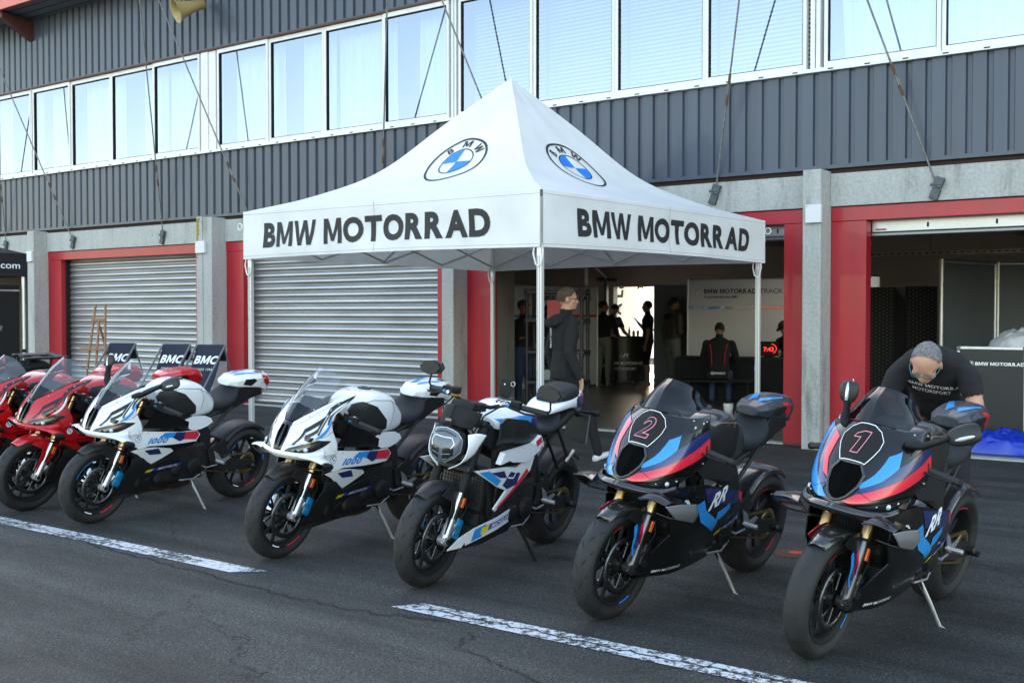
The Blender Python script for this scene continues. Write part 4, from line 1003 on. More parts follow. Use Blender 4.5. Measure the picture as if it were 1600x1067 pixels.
def seat_and_tail(root, o):
    tm = o['tail']
    L = Loft([(-.13, .875, .78, .10, .8), (-.20, .862, .765, .115, .75), (-.28, .865, .77, .135, .7), (-.36, .89, .79, .145, .7), (-.43, .94, .82, .13, .75), (-.47, .985, .85, .09, .8)])
    t = MB().use('seat', True); L.mesh(t, 24, 28); so = t.build('rider_seat', root)
    t = MB().use('black', True)
    hpanel(t, [(-.10, .80), (-.12, .735), (-.30, .745), (-.48, .79), (-.62, .845), (-.76, .875), (-.72, .92), (-.60, .95), (-.46, .95), (-.42, .88), (-.30, .80)], lambda x, z: .105-.05*max(0, (-.35-x)/.4)+.15*max(0, z-.80), .01, .04, (1, -1))
    Loft([(-.08, .80, .735, .10, .7), (-.30, .80, .74, .10, .7), (-.55, .91, .82, .085, .7), (-.76, .93, .875, .05, .7)]).mesh(t, 12, 16)
    t.build('tail_underside', root)
    T = Facet([(-.385, [(0, 1.012), (.05, 1.008), (.070, .99), (.066, .965), (.04, .955), (0, .955)]), (-.45, [(0, 1.036), (.080, 1.030), (.104, .998), (.096, .952), (.05, .94), (0, .94)]), (-.56, [(0, 1.052), (.086, 1.046), (.118, 1.010), (.104, .946), (.05, .934), (0, .934)]), (-.70, [(0, 1.064), (.076, 1.054), (.110, 1.015), (.090, .935), (.045, .922), (0, .922)]), (-.80, [(0, 1.048), (.050, 1.036), (.078, .995), (.058, .90), (.03, .89), (0, .89)]), (-.872, [(0, .992), (.014, .990), (.022, .97), (.018, .93), (.01, .925), (0, .925)])])
    t = MB().use(tm, True); T.mesh(t); yf = T.y
    hdecal(t, tri2([(-.50, .968), (-.515, 1.012), (-.61, 1.015), (-.645, .995), (-.59, .955)]), yf, 'mblack', .003, (1, -1), .02)
    if o.get('tail_accent'):
        a, b, c = o['tail_accent']
        ad = o.get('accent_dx', 0); hdecal(t, tri2([(-.70+ad, 1.035), (-.735+ad, .985), (-.80+ad, .935), (-.845+ad, .96), (-.80+ad, 1.015), (-.76+ad, 1.03)]), yf, c, .0028, (1, -1), .02)
        def topf(x, y):
            p = T.prof(x); return Vector((x, y, p[0][1]+(p[1][1]-p[0][1])*min(1, abs(y)/p[1][0])+.0025))
        stick(t, tri2([(-.43, .03), (-.62, .085), (-.66, .07), (-.50, .01)]), topf, .02, a); stick(t, tri2([(-.66, .085), (-.74, .065), (-.76, .02), (-.66, .03)]), topf, .02, b)
        stick(t, tri2([(-.43, -.03), (-.62, -.085), (-.66, -.07), (-.50, -.01)]), topf, .02, a)
    ta = t.build('tail_cowl', root)
    t = MB().use('darklens'); t.tube([(-.83, -.045, .955), (-.868, 0, .955), (-.83, .045, .955)], .012, 8); t.build('tail_light', ta)
    t = MB().use('black')
    if o.get('plate_holder'): t.bbox(-.80, -.785, -.07, .07, .74, .90, .004); t.tube([(-.70, 0, .88), (-.79, 0, .86)], .02)
    if t.v: t.build('plate_holder', root)
def clipons(root, o):
    for s in (1, -1):
        a = Vector((.455, .10*s, .905)); b = Vector((.325, .355*s, .835)); d = (b-a)
        t = MB().use('mblack'); t.tube([a, b], .011, 10); t.tube([a+Vector((0, -.0, .01)), a+Vector((0, 0, -.04))], .03, 12); hb = t.build('handlebar', root)
        t = MB().use('rubber'); t.tube([a+d*.52, a+d*.97], .0165, 14); t.use('mblack').tube([a+d*.97, a+d*1.04], .018, 12); t.build('grip', hb)
        t = MB().use('mblack'); t.bbox(-.02, .025, -.028, .028, -.025, .03, .008, Matrix.Translation(a+d*.42) @ Matrix.Rotation(math.atan2(d.x, d.y)*-1 if s > 0 else math.atan2(-d.x, -d.y)*-1, 4, 'Z')); t.use('decal').bbox(-.004, .008, -.006, .006, .030, .033, .001, Matrix.Translation(a+d*.42)); t.build('switch_block', hb)
        t = MB().use('mblack'); n = Vector((.055, 0, 0)); t.tube([a+d*.36+n*.4, a+d*.45+n, a+d*.7+n*1.15, a+d*.93+n*.8], [.010, .008, .006, .007], 8, flat=.7); t.use('bluecal').tube([a+d*.38+n*.6, a+d*.43+n*.75], .012, 8)
        t.use('mblack').tube([a+d*.30+n*.6+Vector((0, 0, .0)), a+d*.30+n*.6+Vector((0, 0, .04))], .018, 12); t.use('disc').tube([a+d*.30+n*.6+Vector((0, 0, .04)), a+d*.30+n*.6+Vector((0, 0, .046))], .017, 12)
        t.build('lever', hb)
        t = MB().use('mblack'); t.tube([a+d*.35, a+Vector((.12, 0, -.05)), a+Vector((.08, -.06*s, -.18))], .0045, 6); t.build('cable', hb)
def mirrors(root, o):
    L = o.get('mirror_paths') or (((.60, .16, .955), (.575, .235, .985), (.54, .31, 1.035), (.50, .40, 1.095), (.485, .485, 1.115)), ((.575, -.155, .955), (.545, -.22, 1.0), (.52, -.255, 1.06), (.50, -.275, 1.12), (.49, -.285, 1.175)))
    for s, P in zip((1, -1), L):
        P = [Vector(p) for p in P]; t = MB().use('mblack', True)
        t.tube([P[0], P[0].lerp(P[1], .6), P[1], P[2], P[2].lerp(P[3], .5)], [.034, .044, .034, .024, .03], 14, flat=.5, up=(0, 0, 1) if s > 0 else (0, 1, 0)); h = t.build('mirror', root)
        a, b = P[2].lerp(P[3], .35), P[4]; d = (b-a)
        t = MB().use('black', True); t.tube([a, a+d*.10, a+d*.3, a+d*.6, a+d*.86, a+d*.97, b], [.018, .032, .043, .048, .043, .032, .012], 16, flat=.42, up=(1, 0, .25)); t.build('mirror_shell', h)
        c = a+d*.55+Vector((-.026, 0, 0)); t = MB().use('mirrorglass'); Q = d.to_track_quat('Y', 'Z').to_matrix().to_4x4(); t.ball(c, .045, 14, (.10, 1.25, .8), Q); t.build('mirror_glass', h)
        t = MB().use('lens'); c = a+d*.62+Vector((.016, 0, -.016)); t.ball(c, .03, 12, (.30, 1.7, .38), Q); t.build('indicator', h)

def centre(pl, pr, ku):
    """(x,y) around the centre line of a mirrored pair: x metres to the left, y = row"""
    return lambda x, y: pl(x/ku, y) if x >= 0 else pr(-x/ku, y)
def body_common(root, o):
    front_end(root, o); rear_end(root, o); middle(root, o); seat_and_tail(root, o)

TANK = Loft([(.33, .955, .84, .09, .7), (.29, .99, .80, .12, .62), (.20, 1.022, .76, .150, .48), (.08, 1.03, .74, .164, .46), (-.04, 1.005, .74, .158, .46), (-.13, .945, .74, .135, .52), (-.20, .90, .75, .115, .75), (-.235, .85, .76, .07, .8)])
def tank(root, o):
    t = MB().use(o['body'], True); TANK.mesh(t, 30, 36); yf = TANK.y
    for pts in ([(.30, .955), (.16, .985), (.0, .975), (-.12, .925), (-.20, .85)], [(-.02, .975), (-.06, .90), (-.03, .80)]): hdecal(t, line2(pts, .004), yf, 'grey', .0022, (1, -1), .02)
    to = t.build('fuel_tank', root)
    for sd in (1, -1):
      t = MB().use('black', True)
      hpanel(t, [(.37, .93), (.33, .965), (.24, .978), (.14, .945), (.03, .85), (.02, .79), (.10, .765), (.30, .80)], lambda x, z: TANK.y(min(.27, x), min(z, .97))+.010-.12*max(0, x-.27), .012, .03, (sd,))
      t.build('tank_side_cover', root)
    t = MB().use('black'); q = Matrix.Translation((.09, 0, 1.030)) @ Matrix.Rotation(R(2), 4, 'Y')
    v0 = len(t.v); t.lathe([(0, .010), (.038, .010), (.044, .006), (.046, 0)], axis='z', n=28); t.use('disc').lathe([(.028, .0105), (.030, .012), (.033, .0105)], axis='z', n=28)
    t.use('groove').box(-.02, .02, -.004, .004, .010, .0125); t.v = [tuple(q @ Vector(p)) for p in t.v]; t.build('fuel_cap', to)
    return to

def sport_bike(name, o):
    root = thing(name, o['label'], 'motorcycle', group='motorcycles parked in a row')
    body_common(root, o); tank(root, o); clipons(root, o)
    B = o['body']; acc = o['accent']
    rows = [[(.775, .035, .865), (.72, .075, .91), (.65, .115, .955), (.57, .15, 1.0), (.48, .175, 1.03), (.38, .185, 1.045)],
            [(.800, .040, .82), (.757, .10, .845), (.70, .145, .88), (.63, .175, .915), (.57, .19, .955), (.46, .198, 1.0)],
            [(.822, .042, .775), (.785, .11, .79), (.738, .16, .81), (.685, .188, .84), (.635, .202, .87), (.60, .205, .93)],
            [(.838, .038, .735), (.808, .10, .745), (.762, .155, .757), (.70, .19, .78), (.65, .208, .80), (.60, .212, .84)],
            [(.848, .032, .695), (.822, .10, .70), (.775, .155, .706), (.71, .195, .722), (.64, .22, .742), (.56, .225, .755)],
            [(.835, .030, .662), (.808, .09, .665), (.76, .15, .67), (.70, .195, .678), (.63, .225, .685), (.555, .23, .69)]]
    P = Patch(rows)
    t = MB().use(B, True); P.mesh(t, 12, .005, -1); P.mesh(t, 12, .005, -1, True)
    rr = [xf(text2('R', .86, .02, 1.5, shear=.0), 0, 0)]
    for mir in (False, True):
        f = P.at(.0040, -1, mir)
        for u0, v0, W_, H_ in ((.80, 3.05, .130, .084), (2.80, 2.42, .140, .090)):
            def g_(pts, w): return line2([(a*W_+b*H_*.42, b*H_+a*W_*.13) for a, b in pts], w)
            L_ = g_([(.04, 0), (.10, .95), (.98, .95), (.98, .50), (.30, .50)], .021)+g_([(.42, .38), (1.02, -.02)], .023)
            if mir: pass
            stick(t, [tuple((u0+p[0]/.080, v0-p[1]/.050) for p in q) for q in L_], f, .10, o['rrcol'])
        stick(t, tri2([(2.6, 2.75), (4.1, 2.05), (4.98, 2.05), (4.95, 2.45), (3.9, 2.62), (3.2, 2.85)]), P.at(.0048, -1, mir), .2, acc)
        # headlight slit
        stick(t, tri2([(.25, 3.95), (.6, 3.45), (1.6, 3.02), (2.9, 2.95), (4.0, 3.35), (4.45, 3.6), (3.3, 3.95), (2.2, 4.25), (1.2, 4.3), (.6, 4.25)]), f, .15, 'gblack')
    for mir in (False, True):
        fb = P.at(.0042, -1, mir); stick(t, line2([(.35, 3.1), (1.3, 2.95), (3.0, 2.80), (4.98, 3.05)], .05), fb, .1, 'grey'); stick(t, line2([(.2, .5), (1.0, .55), (2.2, .35), (3.6, .22)], .03), fb, .1, 'grey')
        for uu, vv in ((4.5, .25), (1.5, .3), (4.7, 4.6), (.8, 4.7)): t.use('metal').ball(P.at(.002, -1, mir)(uu, vv), .005, 8)
    co = t.build('front_cowl', root)
    for mir in (False, True):
        f2 = P.at(.006, -1, mir); t = MB(); stick(t, tri2([(.7, 3.9), (1.2, 3.5), (2.4, 3.3), (3.3, 3.45), (2.8, 3.85), (1.6, 4.08), (1.0, 4.1)]), f2, .2, 'darklens')
        c = P.at(.002, -1, mir)(2.1, 3.72); t.use('lens').ball(c, .016, 12); t.use('mblack').ball(P.at(0, -1, mir)(1.3, 3.85), .013, 10); t.build('headlight', co)
        t = MB(); stick(t, tri2([(2.9, .85), (3.1, .42), (3.9, .28), (4.1, .6), (3.6, .95)]), P.at(.006, -1, mir), .2, 'black'); stick(t, ring2(0, .07, 10, c=(3.25, .65))+ring2(0, .07, 10, c=(3.85, .48)), P.at(.009, -1, mir), None, 'alu'); t.build('mirror_block_off', co) if not o.get('mirrors') else None
    # central air intake strip
    t = MB().use('gblack', True); C = Patch([[(.770, -.038, .866), (.778, 0, .868), (.770, .038, .866)], [(.792, -.043, .82), (.803, 0, .822), (.792, .043, .82)], [(.812, -.045, .775), (.826, 0, .776), (.812, .045, .775)], [(.828, -.041, .735), (.842, 0, .735), (.828, .041, .735)], [(.838, -.035, .70), (.850, 0, .70), (.838, .035, .70)]])
    C.mesh(t, 4, .004); t.use('void'); 
    for s in (-1, 1): t.tube([Vector((.795, s*.017, .85)), Vector((.815, s*.022, .80)), Vector((.838, s*.016, .735)), Vector((.848, s*.010, .705))], [.006, .012, .010, .003], 8)
    t.build('air_intake', co)
    t = MB().use(B, True); Lp = Patch([[(.862, 0, .700), (.832, .10, .702), (.785, .165, .704), (.72, .205, .715), (.665, .222, .72)], [(.868, 0, .682), (.84, .11, .683), (.79, .178, .685), (.725, .218, .69), (.67, .232, .695)], [(.845, 0, .655), (.815, .095, .655), (.765, .158, .655), (.70, .205, .655), (.655, .222, .658)]])
    Lp.mesh(t, 5, .005, -1); Lp.mesh(t, 5, .005, -1, True); t.build('nose_lip', co)
    # winglets
    for s in (1, -1):
        t = MB().use(o.get('wing', B), True); q = lambda x, y, z: (x, s*y, z)
        W = Patch([[q(.82, .155, .678), q(.76, .175, .69), q(.67, .20, .672)], [q(.79, .23, .675), q(.745, .238, .684), q(.675, .25, .668)], [q(.765, .295, .660), q(.73, .298, .668), q(.685, .302, .656)]]); W.mesh(t, 5, .006)
        t.use('black'); W2 = Patch([[q(.765, .296, .660), q(.73, .30, .668), q(.685, .304, .656)], [q(.755, .302, .645), q(.72, .306, .640), q(.67, .306, .632)], [q(.745, .275, .622), q(.70, .265, .614), q(.64, .25, .602)], [q(.76, .20, .615), q(.68, .21, .604), q(.58, .222, .592)]]); W2.mesh(t, 5, .006)
        t.build('winglet', root)
    # screen
    S = Patch([[(.775, 0, .872), (.765, .028, .876), (.742, .055, .897), (.70, .088, .925)], [(.718, 0, .965), (.70, .05, .963), (.665, .093, .968), (.612, .128, .980)], [(.625, 0, 1.085), (.607, .06, 1.078), (.565, .11, 1.063), (.50, .152, 1.032)], [(.515, 0, 1.182), (.495, .05, 1.178), (.455, .095, 1.145), (.40, .15, 1.06)]])
    t = MB().use('clearscreen', True); S.mesh(t, 8, 0); S.mesh(t, 8, 0, 1, True)
    t.use('darkscreen')
    for mir in (False, True): stick(t, tri2([(0, 0), (3, 0), (3, .35), (1.6, .95), (0, 1.15)]), S.at(.002, 1, mir), .15)
    t.use('metal'); 
    for mir in (False, True):
        for uu, vv in ((2.8, .5), (2.8, 1.6)): t.ball(S.at(.003, 1, mir)(uu, vv), .006, 8)
    so = t.build('windscreen', root)
    t = MB().use('mblack'); t.bbox(-.02, .02, -.085, .085, -.055, .05, .012, Matrix.Translation((.585, 0, .955)) @ Matrix.Rotation(R(-35), 4, 'Y')); t.tube([(.66, -.10, .86), (.60, -.15, .95), (.48, -.16, 1.0)], .008, 6); t.tube([(.66, .10, .86), (.60, .15, .95), (.48, .16, 1.0)], .008, 6)
    t.box(.50, .70, -.07, .07, .84, .86); t.use('darklens').box(.0, .004, -.07, .07, -.04, .04, Matrix.Translation((.566, 0, .966)) @ Matrix.Rotation(R(145), 4, 'Y')); t.build('dashboard', root)
    # side fairings
    for s in (1, -1):
        yf = lambda x, z: .185+.045*math.sin(PI*max(0, min(1, (x+.15)/1.0)))**.8-.25*(z-.64)**2-.04*max(0, x-.5)
        t = MB().use(B, True); hpanel(t, [(.665, .70), (.60, .712), (.50, .702), (.38, .69), (.20, .672), (.03, .668), (-.01, .63), (.03, .583), (.143, .582), (.30, .585), (.477, .592), (.56, .575), (.62, .60), (.66, .65)], yf, .006, .035, (s,))
        hdecal(t, tri2([(.345, .680), (.40, .650), (.30, .64), (.27, .636), (.24, .674)]), yf, acc, .002, (s,))
        hdecal(t, tri2([(.27, .636), (.24, .674), (.145, .668), (.165, .612), (.20, .60)]), yf, 'navy' if B != 'red' else 'gblack', .0024, (s,)); hdecal(t, tri2([(.145, .668), (.03, .664), (.0, .63), (.03, .60), (.165, .612)]), yf, 'stripe' if B != 'red' else 'red', .0022, (s,))
        tx = text2('1000', .058, .024, 1.35, 1.1, shear=.5); f = lambda x, z, s=s: Vector((x, s*(yf(x, z)+.004), z))
        m_ = o['num']; stick(t, [tuple((.405-p[0], .628+p[1]-p[0]*.03) if s > 0 else (.405+p[0], .628+p[1]+p[0]*.03) for p in q) for q in tx], f, .03, m_)
        for mm, tr, lay in roundel(.026): stick(t, [tuple((.575+p[0]*(-1 if s > 0 else 1), .655+p[1]) for p in q) for q in tr], lambda x, z, s=s, lay=lay: Vector((x, s*(yf(x, z)+.003+.0012*lay), z)), .02, mm)
        for bx, bz in ((.64, .69), (.06, .65), (.05, .60), (.50, .69)): t.use('metal').cyl((bx, s*(yf(bx, bz)-.001), bz), (bx, s*(yf(bx, bz)+.0025), bz), .005, n=8)
        t.build('side_fairing', root)
        yf2 = lambda x, z: .20+.02*(x-.3)-.25*max(0, .55-z)
        t = MB().use(B, True); hpanel(t, [(.62, .56), (.52, .578), (.40, .57), (.25, .545), (.22, .52), (.31, .475), (.40, .437), (.46, .47), (.55, .53)], yf2, .006, .03, (s,))
        hdecal(t, tri2([(.50, .555), (.44, .515), (.33, .51), (.37, .56)]), yf2, 'navy' if B != 'red' else 'gblack', .002, (s,)); t.build('lower_panel', root)
        t = MB().use('gblack' if B != 'red' else 'red', True); hpanel(t, [(.63, .545), (.62, .605), (.45, .60), (.15, .59), (.0, .585), (.03, .54), (.22, .535), (.40, .565)], lambda x, z: yf2(x, z)-.012, .005, .04, (s,)); t.build('vent_panel', root)
        t = MB().use('gblack', True); hpanel(t, [(.36, .86), (.44, .78), (.50, .715), (.30, .69), (.02, .675), (.06, .72), (.20, .78)], lambda x, z: .165+.03*(x-.3), .005, .05, (s,)); t.build('inner_fairing', root)
    t = MB().use('black', True)
    yb = lambda x, z: max(.03, .205-.55*max(0, .46-z)-.10*max(0, x-.45))
    hpanel(t, [(.585, .50), (.50, .50), (.42, .43), (.33, .46), (.24, .485), (.16, .45), (.06, .36), (-.06, .30), (-.08, .255), (.06, .22), (.30, .19), (.52, .17), (.635, .185), (.60, .30)], yb, .006, .035, (1, -1))
    t.prism([(-.08, .25), (.06, .215), (.30, .185), (.52, .168), (.62, .18), (.62, .19), (.3, .21), (-.08, .27)], lambda x, z, d: Vector((x, d-.06, z)), .12)
    # tyre maker style sticker in blue with a yellow end
    hdecal(t, tri2([(.42, .395), (.42, .372), (.12, .402), (.12, .425)]), yb, 'deepblue', .003, (1,)); hdecal(t, tri2([(.43, .395), (.44, .369), (.39, .374), (.37, .40)]), yb, 'yellow', .004, (1,))
    for s in (1,):
        tx = text2('MICHELIN', .030, .015, 1.25, 1.0, shear=.15); stick(t, [tuple((.245-p[0], .400+p[1]+p[0]*.1) for p in q) for q in tx], lambda x, z: Vector((x, yb(x, z)+.005, z)), .03, 'decal')
    t.build('belly_pan', root)
    for sd in (1, -1): t = MB().use(B, True); hpanel(t, [(.17, .71), (.10, .745), (.02, .765), (-.09, .757), (-.15, .735), (-.17, .705), (-.12, .675), (-.05, .655), (.03, .655), (.08, .68)], lambda x, z: .158, .006, .04, (sd,)); t.build('frame_cover', root)
    if o.get('mirrors'): mirrors(root, o)
    wheel(root, True, False, o.get('fmarks')); wheel(root, False, False, o.get('rmarks'))
    return root

def race_bike(name, o):
    root = thing(name, o['label'], 'motorcycle', group='motorcycles parked in a row')
    o = dict(o, fender='carbon', fork='gold', caliper='black', body='gblack', tail=mat('dark_navy_grey_paint', (.022, .026, .036), .4, 0, .5), tail_accent=('blue', 'navy', 'red'), fender_stripes=True, casting='carbon', slider='disc', hugger='carbon', accent_dx=.11)
    body_common(root, o); tank(root, dict(o, body='carbon')); clipons(root, o)
    P = Patch([[(.55, 0, 1.045), (.533, .062, 1.04), (.503, .115, 1.035), (.462, .158, 1.034), (.41, .188, 1.04), (.35, .20, 1.052)],
               [(.612, 0, .96), (.597, .078, .957), (.567, .140, .957), (.522, .186, .965), (.46, .212, .98), (.37, .218, .985)],
               [(.675, 0, .875), (.657, .088, .87), (.62, .158, .867), (.562, .206, .87), (.48, .230, .88), (.375, .236, .89)],
               [(.735, 0, .80), (.708, .09, .792), (.665, .156, .787), (.60, .203, .787), (.50, .226, .795), (.385, .232, .81)],
               [(.778, 0, .742), (.750, .087, .735), (.70, .145, .728), (.64, .185, .728), (.565, .208, .738), (.48, .214, .755)],
               [(.790, 0, .705), (.760, .075, .700), (.715, .128, .695), (.66, .168, .695), (.61, .188, .702), (.56, .198, .715)]])
    t = MB().use('gblack', True); P.mesh(t, 12, .005, -1); P.mesh(t, 12, .005, -1, True)
    fl, fr = P.at(.0030, -1), P.at(.0030, -1, True)
    def st(poly, f, m_): stick(t, tri2(poly), f, .09, m_)
    # stripes on the left flank
    st([(.72, 2.95), (1.25, 2.30), (1.75, 1.35), (2.55, 1.10), (2.45, 1.80), (1.7, 2.55), (.85, 3.15)], fl, 'blue')
    st([(.85, 3.15), (1.7, 2.55), (2.45, 1.80), (3.3, 1.45), (4.9, 1.05), (4.95, 1.50), (3.3, 2.10), (1.9, 2.85), (.75, 3.60)], fl, 'navy')
    st([(.35, 4.35), (.75, 3.60), (1.9, 2.85), (3.3, 2.10), (4.95, 1.50), (4.97, 2.15), (3.5, 2.75), (2.1, 3.45), (1.3, 4.10), (.75, 4.45)], fl, 'stripe')
    # stripes on the right flank
    st([(1.45, .95), (2.15, .72), (1.95, 1.75), (1.30, 2.75), (.85, 2.95), (1.35, 2.0)], fr, 'stripe')
    st([(2.15, .72), (2.85, .62), (2.65, 1.85), (1.65, 3.05), (.82, 3.75), (.75, 3.2), (1.30, 2.75), (1.95, 1.75)], fr, 'navy')
    st([(2.85, .62), (3.75, .55), (3.55, 2.1), (2.4, 3.55), (1.1, 4.5), (.45, 4.35), (.82, 3.75), (1.65, 3.05), (2.65, 1.85)], fr, 'blue')
    # number plate with white keyline, number in pink outline
    cf = lambda off: centre(P.at(off, -1), P.at(off, -1, True), 1.0)
    plate = [(0, .06), (.5, .08), (.98, .32), (1.25, .75), (1.12, 1.15), (.62, 1.93), (.42, 1.88), (0, 1.88)]
    full = plate+[(-x, y) for x, y in plate[-2:0:-1]]
    stick(t, tri2(full), cf(.004), .2, 'mblack'); stick(t, line2(full, .038, True), cf(.0052), .2, 'decal')
    num = o['number']
    if num == '1': stick(t, line2([(x*.80+y*.28-.08, .97-y*.86) for x, y in ((-.55, .22), (-.52, .42), (-.05, .62), (.42, .62), (.42, -.62), (-.05, -.62), (-.05, .25))], .036, True), cf(.006), .12, 'pinkline')
    for b_, m_, off in ((.036, 'pinkline', .006), (.012, 'gblack', .0075)) if num != '1' else ():
        tx = text2(num, 1.5, b_, 1.1, shear=.28)
        # the digit reads from the front: viewer's right is the bike's left; keep its height in rows
        stick(t, [tuple((p[0]+(.0), .98-p[1]*1.02) for p in q) for q in tx], cf(off), .15, m_)
    for f_ in (fl, fr):
        stick(t, line2([(.78, 3.3), (1.6, 3.75), (3.0, 3.25), (4.9, 2.65)], .022), (P.at(.0042, -1) if f_ is fl else P.at(.0042, -1, True)), .1, 'void')
        for uu, vv in ((4.6, .5), (4.7, 2.9), (3.3, .25), (2.2, 4.2)): t.use('metal').ball((P.at(.002, -1) if f_ is fl else P.at(.002, -1, True))(uu, vv), .0055, 8)
    # ram air mouth: flat black patch, its colour standing in for inner shade
    mouth = [(0, 2.02), (.52, 1.98), (.80, 2.45), (.72, 3.10), (.42, 3.95), (.15, 4.35), (0, 4.42)]
    fm = mouth+[(-x, y) for x, y in mouth[-2:0:-1]]
    stick(t, tri2(fm), cf(.0062), .2, 'void')
    co = t.build('front_cowl', root)
    t = MB().use('carbon'); ring = [cf(.006)(x, y) for x, y in fm]; dense = []
    for i in range(len(fm)):
        a, b = fm[i], fm[(i+1) % len(fm)]
        for k in range(5): dense.append(cf(.006)(a[0]+(b[0]-a[0])*k/5, a[1]+(b[1]-a[1])*k/5))
    t.tube(dense+[dense[0]], .0065, 8, False); t.build('intake_rim', co)
    for mir in (False, True):
        t = MB(); f2 = P.at(.004, -1, mir); stick(t, tri2([(1.2, 4.55), (2.0, 4.05), (3.3, 3.55), (4.6, 3.6), (4.2, 4.1), (3.3, 4.55), (2.2, 4.85)]), f2, .2, 'darklens')
        stick(t, line2([(1.2, 4.55), (2.0, 4.05), (3.3, 3.55), (4.6, 3.6), (4.2, 4.1), (3.3, 4.55), (2.2, 4.85)], .07, True), P.at(.006, -1, mir), .2, 'black')
        t.use('lens').ball(P.at(.0, -1, mir)(3.0, 4.15), .014, 10); t.use('alu').ball(P.at(.0, -1, mir)(3.6, 3.95), .008, 8); t.build('headlight', co)
        if not o.get('mirrors'):
            t = MB(); stick(t, tri2([(3.2, .95), (3.35, .55), (4.3, .35), (4.5, .65), (3.9, 1.0)]), P.at(.006, -1, mir), .2, 'black'); stick(t, ring2(0, .08, 10, c=(3.55, .78))+ring2(0, .08, 10, c=(4.2, .58)), P.at(.009, -1, mir), None, 'alu'); t.build('mirror_block_off', co)
    # lip and winglets
    t = MB().use('carbon', True); Lp = Patch([[(.808, 0, .715), (.775, .088, .708), (.725, .148, .702), (.665, .19, .704), (.60, .21, .716)], [(.824, 0, .692), (.792, .098, .686), (.738, .162, .682), (.672, .205, .688), (.60, .222, .70)], [(.79, 0, .664), (.76, .09, .658), (.715, .15, .655), (.655, .19, .657), (.59, .21, .668)]])
    Lp.mesh(t, 5, .005, -1); Lp.mesh(t, 5, .005, -1, True); t.build('nose_lip', co)
    for s in (1, -1):
        q = lambda x, y, z: (x, s*y, z)
        t = MB().use('gblack', True)
        Z_ = .285 if s > 0 else .34; q2 = lambda x, y, z: q(x+(.06 if s > 0 else 0), y if s < 0 else .16+(y-.16)*.62, z)
        W = Patch([[q2(.785, .16, .668), q2(.70, .19, .690), q2(.60, .22, .672), q2(.53, .235, .65)], [q2(.745, .24, .668), q2(.68, .255, .682), q2(.60, .27, .662), q2(.51, .28, .640)], [q2(.70, .335, .645), q2(.65, .34, .655), q2(.58, .342, .640), q2(.49, .34, .618)]]); W.mesh(t, 8, .006)
        f = W.at(.003); 
        if s > 0:
            stick(t, tri2([(0, .1), (1.6, 0), (1.2, .75), (.1, .8)]), W.at(.0035, 1), .2, 'blue')
        else:
            tx = text2('M', 1.35, .05, .9, shear=.2); stick(t, [tuple((1.5-p[1]*1.1, 1.35+p[0]*.9) for p in q_) for q_ in tx], W.at(.0035, -1), .15, 'decal'); stick(t, tri2([(.1, .15), (1.7, .15), (1.5, .5), (.15, .5)]), W.at(.0035, -1), .15, 'stripe')
        t.use(mat('mid_grey_paint', (.26, .265, .27), .35, .2, .5) if s > 0 else 'carbon'); E_ = Patch([[q2(.71, .337, .648), q2(.60, .345, .645), q2(.43, .342, .625)], [q2(.66, .34, .61), q2(.56, .345, .60), q2(.40, .335, .57)], [q2(.58, .315, .565), q2(.50, .305, .545), q2(.38, .29, .515)]]); E_.mesh(t, 6, .005)
        if s > 0:
            tx = text2('RR', .85, .03, 1.3, .95, shear=.35); stick(t, [tuple((1.0+p[0]*.9, .55-p[1]*.9) for p in q_) for q_ in tx], (lambda u, v: max([E_.at(.004, 1)(u, v), E_.at(.004, -1)(u, v)], key=lambda p: p.y)), .15, 'decal')
        t.use('carbon'); W3 = Patch([[q2(.58, .315, .565), q2(.50, .305, .545), q2(.38, .29, .515)], [q2(.60, .25, .57), q2(.52, .245, .55), q2(.40, .24, .53)], [q2(.62, .17, .58), q2(.54, .19, .56), q2(.42, .20, .54)]]); W3.mesh(t, 5, .005)
        t.build('winglet', root)
    S = Patch([[(.553, 0, 1.048), (.535, .06, 1.044), (.505, .11, 1.037), (.465, .15, 1.034)], [(.525, 0, 1.10), (.505, .06, 1.095), (.47, .112, 1.08), (.42, .155, 1.055)], [(.49, 0, 1.155), (.465, .06, 1.145), (.42, .11, 1.12), (.36, .155, 1.07)], [(.43, 0, 1.198), (.405, .055, 1.188), (.355, .10, 1.155), (.29, .145, 1.08)]])
    t = MB().use('darkscreen', True); S.mesh(t, 8, 0); S.mesh(t, 8, 0, 1, True); t.build('windscreen', root)
    t = MB().use('mblack'); t.bbox(-.02, .02, -.08, .08, -.05, .05, .012, Matrix.Translation((.46, 0, 1.0)) @ Matrix.Rotation(R(-35), 4, 'Y')); t.build('dashboard', root)
    yf = lambda x, z: max(.06, .19+.05*math.sin(PI*max(0, min(1, (x+.15)/.9)))-.42*max(0, .47-z)-.3*max(0, z-.62)**1.2-.15*max(0, x-.48))
    for s in (1, -1):
        t = MB().use('gblack', True)
        hpanel(t, [(.60, .665), (.50, .70), (.38, .70), (.20, .665), (.05, .64), (-.07, .615), (-.105, .58), (-.09, .50), (-.10, .33), (-.08, .27), (.10, .235), (.40, .205), (.62, .215), (.725, .235), (.63, .36), (.575, .46), (.60, .55)], yf, .006, .035, (s,))
        D = lambda poly, m_, off=.002: hdecal(t, tri2(poly), yf, m_, off, (s,), .03)
        D([(.36, .68), (.10, .645), (-.06, .61), (-.06, .56), (.05, .55), (.20, .58), (.33, .60)], 'navy')
        D([(.42, .60), (.37, .505), (.22, .43), (.20, .49), (.33, .56), (.36, .62)], 'blue', .0024)
        D([(.21, .535), (.07, .565), (.06, .535), (.16, .50), (.22, .49)], 'blue', .0026)
        D([(-.03, .615), (-.09, .595), (-.09, .54), (-.04, .58)], 'stripe', .0028)
